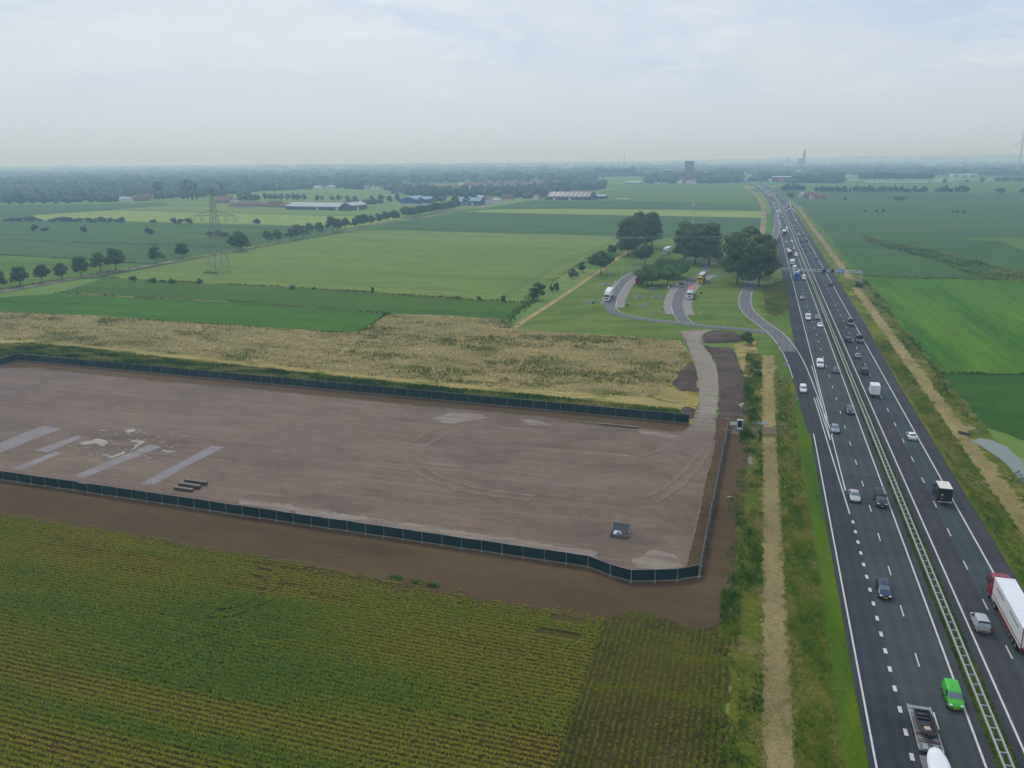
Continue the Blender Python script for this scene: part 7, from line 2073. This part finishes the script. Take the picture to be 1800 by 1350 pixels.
def barns():
    a, b = G(502, 368), G(596, 370)
    an = math.atan2(b[1] - a[1], b[0] - a[0]); L = math.hypot(b[0] - a[0], b[1] - a[1])
    nx, ny = -math.sin(an), math.cos(an)
    W = 34
    gable('long_barn', 'long low barn with a pale grey roof and dark walls', 'barn', (a[0] + b[0]) / 2 + nx * W / 2, (a[1] + b[1]) / 2 + ny * W / 2, an, L, W, 4.2, 8.2, GREYW, ROOFGREY, ((.2, 3, 3),))
    c = G(606, 370)
    gable('barn', 'taller dark barn end with a white door joined to the long barn', 'barn', c[0] + nx * 17 + 2, c[1] + ny * 17, an + H, 34, 17, 6.0, 9.6, GREYW, ROOFGREY, ((-.2, 4, 4),))
    m = MB(); m.box((c[0] - 9, c[1] - 3, 1.6), (3.0, 3.0, 3.2), bev=.1); tag(link_obj('silo_tank', m.mesh('silo_tank', PLASTER)), 'small white tank before the dark barn end', 'tank')
    # blue sheds
    for px, py, L, W, hw, hr, rz, lb in ((716, 359, 24, 46, 6.5, 10.5, .05, 'blue shed with a light blue roof, gable towards the camera'), (738, 358, 14, 40, 6, 9, .05, 'narrow blue shed right behind the first blue shed')):
        x, y = G(px, py); gable('blue_shed', lb, 'shed', x, y + W / 2, rz + H, W, L, hw, hr, BLUEW, ROOFBLUE, ())
    x, y = G(823, 361); gable('blue_shed', 'blue roofed shed among round trees at the end of the lane', 'shed', x, y + 12, -.02, 34, 20, 6, 10, BLUEW, ROOFBLUE, ((.3, 4, 4),))
    x, y = G(812, 361.5); gable('blue_shed', 'pale blue shed at the left of the lane end', 'shed', x, y + 14, -.02, 16, 16, 5, 7, wallm('pale_blue_cladding', (120, 150, 190)), ROOFBLUE)
    m = MB(); x, y = G(723, 359.6); m.box((x + 4, y - 8, .8), (70, .6, 1.6)); tag(link_obj('white_wall', m.mesh('white_wall', PLASTER)), 'low white wall in front of the blue shed', 'wall')
    m = MB(); x, y = G(795, 359.5); m.box((x - 6, y - 4, .8), (74, .6, 1.6)); tag(link_obj('low_wall', m.mesh('low_wall', wallm('pinkish_wall', (190, 170, 160)))), 'low pinkish wall right of the blue shed', 'wall')
    # solar farm
    x, y = G(1003, 352)
    s = gable('solar_barn', 'wide barn with solar panels on its roof', 'barn', x - 4, y + 22, -.06, 70, 42, 4.5, 12, GREYW, ROOFDARK, ((-.6, 4, 3.5), (.1, 4, 3.5)))
    for k in range(9):
        m = MB(); x0 = -32 + k * 7.2
        m.add([(x0, -20, 5.45), (x0 + 6, -20, 5.45), (x0 + 6, -2.5, 11.7), (x0, -2.5, 11.7)], [(0, 1, 2, 3)]); part('solar_panel', m, SOLAR, s)
        m = MB(); m.add([(x0 + 6.1, -20.6, 5.4), (x0 + 7.1, -20.6, 5.4), (x0 + 7.1, -1, 12.4), (x0 + 6.1, -1, 12.4)], [(0, 1, 2, 3)]); part('roof_strip', m, PLASTER, s)
    gable('red_roof_barn', 'bright red roofed barn behind the solar barn', 'barn', x + 2, y + 72, -.06, 34, 26, 5, 12, PLASTER, ROOFRED)
    gable('hay_shed', 'small pale shed at the right of the solar barn', 'shed', x + 34, y + 60, -.06, 22, 14, 4, 6, GREYW, ROOFGREY)
    gable('farmhouse', 'farmhouse with a white gable left of the solar barn', 'house', x - 55, y + 8, H - .1, 14, 10, 3.6, 8.5, PLASTER, ROOFRED, ((0, 1.2, 2.2),), 3, True)
    gable('farmhouse', 'low farmhouse with a brown roof at the end of the pale lane', 'house', x - 105, y + 20, .1, 18, 10, 3.4, 7.5, BRICK, ROOFBROWN, ((0, 1.2, 2.2),), 4, True)
    gable('greenhouse', 'low pale greenhouse right of the solar barn', 'greenhouse', x + 78, y + 6, -.05, 20, 7, 1.6, 2.6, HALLG, HALLG)
    # red roofed farm left, silage clamps
    x, y = G(390, 357); gable('farmhouse', 'red roofed farmhouse left of the pylon top', 'house', x, y + 8, 0, 24, 13, 4, 10, BRICK, ROOFRED, ((.1, 1.2, 2.2),), 4, True)
    gable('shed', 'small shed with a white wall beside the red roofed farmhouse', 'shed', x + 20, y + 2, .1, 9, 8, 4.5, 7, PLASTER, ROOFRED)
    m = MB(); x, y = G(428, 365); m.box((x, y, 1.0), (48, 1.2, 2.0), rz=-.04); tag(link_obj('silage_wall', m.mesh('silage_wall', wallm('concrete_wall', (170, 165, 158)))), 'long pale silage wall left of the long barn', 'wall')
    for k, (px, py, L) in enumerate(((428, 362, 44), (466, 363, 24), (482, 364, 20), (496, 364.5, 14))):
        x, y = G(px, py); gable('silage_heap', '%s brown silage heap from the left beside the long barn' % ordinal(k), 'heap', x, y + 5, -.05, L, 13, 1.6, 4.5 + (k == 2) * 3, wallm('brown_silage', (112, 84, 74)), wallm('brown_silage', (112, 84, 74)), group='silage heaps')
    # farm right of the motorway
    for k, (px, py, L, rm) in enumerate(((1423, 348, 16, ROOFBROWN), (1435, 349, 18, ROOFRED), (1441, 350, 12, ROOFRED), (1412, 347, 12, ROOFGREY))):
        x, y = G(px, py); gable('farmhouse', ('brown roofed house', 'red roofed house', 'small red roofed shed', 'grey roofed shed')[k] + ' of the farm right of the far motorway', 'house', x, y + 6, .2 * k, L, 10, 4, 8, PLASTER if k % 2 else BRICK, rm, ((0, 1.2, 2.2),), 3, k < 2, 'farm right of the far motorway')
    x, y = G(1265, 455.5); gable('toilet_block', 'small white building half hidden between the poplar groups', 'building', x + 4, y + 5, .5, 13, 8, 3.8, 6.2, PLASTER, ROOFGREY, ((.2, 1.1, 2.1),), 1)
barns()

def houses():
    """far village: each house a wall block and a roof, shared meshes"""
    def mesh_pair(wm, rm, L, W, hw, hr):
        t = gable('house', None, None, 0, 0, 0, L, W, hw, hr, wm, rm, detail=False)
        return t
    protos = [mesh_pair(BRICK, ROOFRED, 13, 9, 5.2, 9.2), mesh_pair(PLASTER, ROOFRED, 11, 9, 5.4, 9.0), mesh_pair(BRICK, ROOFBROWN, 16, 10, 5.2, 9.4), mesh_pair(PLASTER, ROOFDARK, 12, 9, 5.6, 9.6), mesh_pair(PLASTER, ROOFGREY, 18, 11, 5, 7)]
    what = ['red brick house with a red roof', 'white house with a red roof', 'brick house with a brown roof', 'white house with a dark roof', 'pale building with a flat grey roof']
    used = [False] * len(protos)
    g = random.Random(21)
    def place(px, py, k, where, grp, sc=1.0):
        x, y = G(px, py)
        o = protos[k]
        if used[k]: o = copy_tree(o)
        used[k] = True
        o.location = (x, y, 0); o.rotation_euler = (0, 0, g.choice((0, H)) + g.uniform(-.2, .2)); o.scale = (sc, sc, sc)
        o['label'] = what[k] + ' ' + where; o['category'] = 'house' if k < 4 else 'building'; o['group'] = grp % what[k].split(' with')[0]
    for px, py in scatter_px([[(735, 336), (735, 331), (800, 327), (860, 324), (1000, 321), (1012, 323), (980, 330), (900, 336), (860, 338)]], [120], 31):
        place(px_of(px, py)[0], px_of(px, py)[1], g.choice((0, 0, 1, 1, 2, 2, 3, 4)), 'in the far village before the dark hedge', '%ss of the far village')
    for px, py in ((204, 351), (213, 352), (222, 354), (232, 351), (238, 353), (245, 350), (252, 353), (258, 351), (267, 347), (246, 334), (252, 333), (15, 325), (8, 323), (172, 330), (209, 318)):
        place(px, py, g.choice((0, 1, 2, 4)), 'among the trees of the left village', '%ss of the left village')
    for px, py in ((646, 331), (652, 332), (658, 334), (663, 333), (667, 335), (716, 337), (722, 339), (728, 340), (690, 346), (696, 347), (480, 333), (486, 332), (497, 333), (560, 333), (572, 332), (582, 332), (425, 309), (362, 326), (494, 320), (572, 318), (725, 314), (733, 313), (607, 314), (617, 314), (935, 341), (948, 340), (962, 341), (972, 340), (845, 353), (862, 358), (868, 359)):
        place(px, py, g.choice((1, 3, 4, 4)), 'scattered along the woodland edge in the middle distance', '%ss along the woodland edge', 1.15)
    for px, py in ((1196, 323), (1204, 323), (1210, 324), (1218, 323), (1245, 315), (1250, 316), (1256, 318), (1300, 318), (1309, 308), (1316, 303), (1324, 306), (1343, 318), (1350, 318)):
        place(px, py, g.choice((0, 1, 4)), 'near the far end of the motorway', '%ss near the far motorway end', 1.3)
def px_of(x, y):
    d = np.array([x, y, -CAM_H]); z = d @ CF
    return 900 + F_PX * (d @ CR) / z, 675 - F_PX * (d @ CU) / z
houses()

def block(name, label, cat, px0, px1, py, hpx, wm, depth=40, roof=None, group=None, sign=None, bays=0):
    """flat roofed hall spanning px0..px1 at ground line py and hpx pixels tall"""
    a, b = G(px0, py), G(px1, py)
    L = math.hypot(b[0] - a[0], b[1] - a[1]); an = math.atan2(b[1] - a[1], b[0] - a[0])
    dist = math.hypot(a[0], a[1]); h = hpx * dist / F_PX
    c = ((a[0] + b[0]) / 2 - math.sin(an) * depth / 2, (a[1] + b[1]) / 2 + math.cos(an) * depth / 2)
    t = thing(name, label, cat, (c[0], c[1], 0), an, group)
    m = MB(); m.box((0, 0, h / 2), (L, depth, h)); part('wall', m, wm, t)
    m = MB(); m.box((0, 0, h + .3), (L + 1.2, depth + 1.2, .6)); part('roof', m, roof or ROOFGREY, t)
    for k in range(bays):
        q = MB(); q.box((-L / 2 + L * (k + .5) / bays, -depth / 2 - .1, h * .35), (L / bays * .5, .3, h * .5)); part('bay_door', q, ROOFDARK, t)
    if sign:
        q = MB(); q.box((sign[0] * L / 2, -depth / 2 - .2, h * .5), (sign[1] * L, .4, h * .62)); part('sign_board', q, sign[2], t)
    return t
def halls():
    PINK = plain('sign_magenta', (.62, .06, .14), .5)
    block('dark_hall', 'dark hall with a white roof edge and a red sign beside the motorway', 'hall', 1357, 1391, 320, 8, GREYW, 60, HALLW, None, (-.1, .3, PINK))
    block('white_kiosk', 'white cube building left of the dark hall', 'building', 1351, 1357, 320, 5, PLASTER, 14)
    block('blue_kiosk', 'small bright blue building beside the far motorway', 'building', 1333, 1340, 320, 4, BLUEW, 14, BLUEW)
    L = [(1372, 1415, 303, 3, HALLW), (1416, 1448, 301, 3, HALLG), (1410, 1442, 310, 4, HALLW), (1445, 1478, 307, 3.4, HALLG), (1462, 1492, 316, 3.4, HALLW), (1490, 1530, 305, 3, HALLG), (1530, 1572, 307, 3.6, HALLW), (1604, 1680, 303, 5.5, HALLG), (1688, 1722, 306, 6, HALLW), (1674, 1718, 311, 4, HALLW),
         (1395, 1430, 296, 2.4, HALLW), (1515, 1540, 294, 2, HALLW), (1665, 1685, 293, 3, HALLW), (1735, 1752, 297, 2, HALLW), (1095, 1142, 300, 3, HALLW), (1146, 1196, 301, 3.2, HALLW), (1112, 1140, 296, 2, HALLG), (1085, 1098, 292, 2, HALLW), (1222, 1262, 305, 3, HALLW), (1180, 1202, 298, 2.5, HALLG), (963, 981, 314, 2.4, HALLW), (1005, 1049, 314, 2.6, HALLG), (1112, 1117, 306, 3, HALLW), (1138, 1142, 306, 2.6, HALLW), (735, 782, 331, 3, HALLG), (845, 866, 300, 1.6, HALLW), (1190, 1206, 307, 2.6, HALLW), (1098, 1124, 323, 2.4, HALLG), (1150, 1174, 323, 2.2, HALLW)]
    for k, (a, b, y, h, m) in enumerate(L):
        block('warehouse', ('white' if m is HALLW else 'grey') + ' warehouse, ' + ordinal(k) + ' of the far halls counted in no row but hazy and low' if False else ('white' if m is HALLW else 'grey') + ' flat warehouse in the hazy distance ' + ('left of the motorway' if a < 1300 else 'right of the motorway'), 'warehouse', a, b, y, h, m, 60, ROOFGREY if m is HALLW else HALLW,
              ('white' if m is HALLW else 'grey') + ' warehouses ' + ('left' if a < 1300 else 'right') + ' of the motorway', bays=3)
    for k in range(6):
        block('greenhouse', '%s long white roof in the strip before the long dark tree row' % ordinal(k), 'greenhouse', 1520 + k * 19, 1536 + k * 19, 321, 1.4, HALLW, 14, HALLW, 'white strip before the long tree row')
    block('greenhouse', 'pale greenhouse at the right end of the long dark tree row', 'greenhouse', 1641, 1676, 320.5, 1.6, HALLW, 14, HALLW)
    # brick tower block
    t = block('tower_block', 'tall red brick tower standing alone above the trees', 'tower', 1203, 1217.5, 315, 29, BRICK, 22, ROOFBROWN)
    for r_ in range(10):
        m = MB(); m.box((0, -11.1, 6 + r_ * 4.6), (20, .2, 1.4)); part('window_band', m, wallm('tower_window', (110, 92, 90)), t)
    # power station
    x, y = G(1412, 296)
    t = thing('chimney', 'tall grey power station chimney on the horizon', 'chimney', (x, y, 0))
    m = MB(); m.tube([(0, 0, 0), (0, 0, 96)], 7.5, 14, 0, 6); part('shaft', m, wallm('chimney_concrete', (110, 112, 116)), t); m = MB(); m.tube([(0, 0, 96), (0, 0, 99)], 5, 12); part('flue', m, ROOFDARK, t)
    block('boiler_house', 'grey boiler house left of the power station chimney', 'building', 1401, 1409, 296, 15, wallm('boiler_grey', (116, 122, 130)), 40)
    for k, (px, w, h) in enumerate(((1379, 6, 40), (1383, 7, 58), (1388, 6, 44), (1391, 5, 36))):
        x, y = G(px, 299); t = thing('silo', '%s white silo from the left beside the boiler house' % ordinal(k), 'silo', (x, y, 0), 0, 'white silos')
        m = MB(); m.tube([(0, 0, 0), (0, 0, h)], w, 12); part('drum', m, HALLW, t); m = MB(); m.tube([(0, 0, h), (0, 0, h + 4)], w, 12, 0, 1.5); part('cone_roof', m, HALLG, t)
    # skyline masts and blocks
    for k, (px, h) in enumerate(((1088, 75), (1097, 95), (1368, 60))):
        x, y = G(px, 296); t = thing('mast', '%s faint mast from the left on the skyline' % ordinal(k), 'mast', (x, y, 0), 0, 'faint masts on the skyline')
        m = MB(); m.tube([(0, 0, 0), (0, 0, h)], 2.2, 6, 0, 1.2); part('pole', m, ROOFDARK, t)
        m = MB(); m.box((0, 0, h * .7), (6, 6, 4)); part('platform', m, ROOFDARK, t)
    for k, (px, w) in enumerate(((676, 5), (706, 7), (712, 6), (736, 8), (742, 6), (762, 4), (66, 3), (122, 4))):
        block('tower_block', '%s faint block of flats from the left on the horizon' % ordinal(k), 'flats', px, px + w, 293.5 if px > 500 else 300, 5.5, HALLG, 30, ROOFDARK, 'blocks of flats on the horizon')
    # wind turbine
    x, y = G(1789, 307.5)
    t = thing('wind_turbine', 'pale wind turbine at the right edge of the horizon', 'wind turbine', (x, y, 0))
    TW = plain('turbine_white', (.55, .56, .57), .4)
    m = MB(); m.tube([(0, 0, 0), (0, 0, 106)], 2.6, 12, 0, 1.5); part('tower', m, TW, t)
    m = MB(); m.box((0, 1.5, 107.5), (3.6, 10, 4), 0, bev=.8); part('nacelle', m, TW, t)
    m = MB(); m.tube([(0, -3.5, 107.5), (0, -6, 107.5)], 2, 10, 0, .6); part('hub', m, TW, t)
    for a in (215, 95, 335):
        c, s = math.cos(RAD(a)), math.sin(RAD(a))
        m = MB()
        v = []
        for u, w in ((0, 1.0), (.12, 2.1), (.4, 1.5), (.8, .8), (1, .2)):
            r_ = 1.5 + 38 * u
            for sx in (-1, 1): v += [(c * r_ - s * w * sx * .7, -5.2, 107.5 + s * r_ + c * w * sx * .7), (c * r_ - s * w * sx * .7, -4.8, 107.5 + s * r_ + c * w * sx * .7)]
        f = []
        for i in range(4):
            o = i * 4; p = o + 4
            f += [(o, o + 2, p + 2, p), (o + 1, p + 1, p + 3, o + 3), (o, p, p + 1, o + 1), (o + 2, o + 3, p + 3, p + 2)]
        m.add(v, f); part('blade', m, TW, t)
    # bridge over the far motorway
    y0 = 3350; x0 = road_x(y0) + 28
    t = thing('bridge', 'road bridge crossing the far end of the motorway', 'bridge', (x0, y0, 0), -.15)
    m = MB(); m.box((0, 0, 6.6), (150, 12, 1.2)); part('deck', m, wallm('bridge_concrete', (170, 170, 166)), t)
    for sx in (-24, 0, 24):
        m = MB(); m.box((sx, 0, 3), (1.5, 9, 6)); part('pier', m, wallm('bridge_concrete', (170, 170, 166)), t)
    for sy in (-1, 1):
        m = MB(); m.box((0, sy * 5.9, 7.7), (150, .3, 1.0)); part('parapet', m, HALLG, t)
halls()
build_haze()
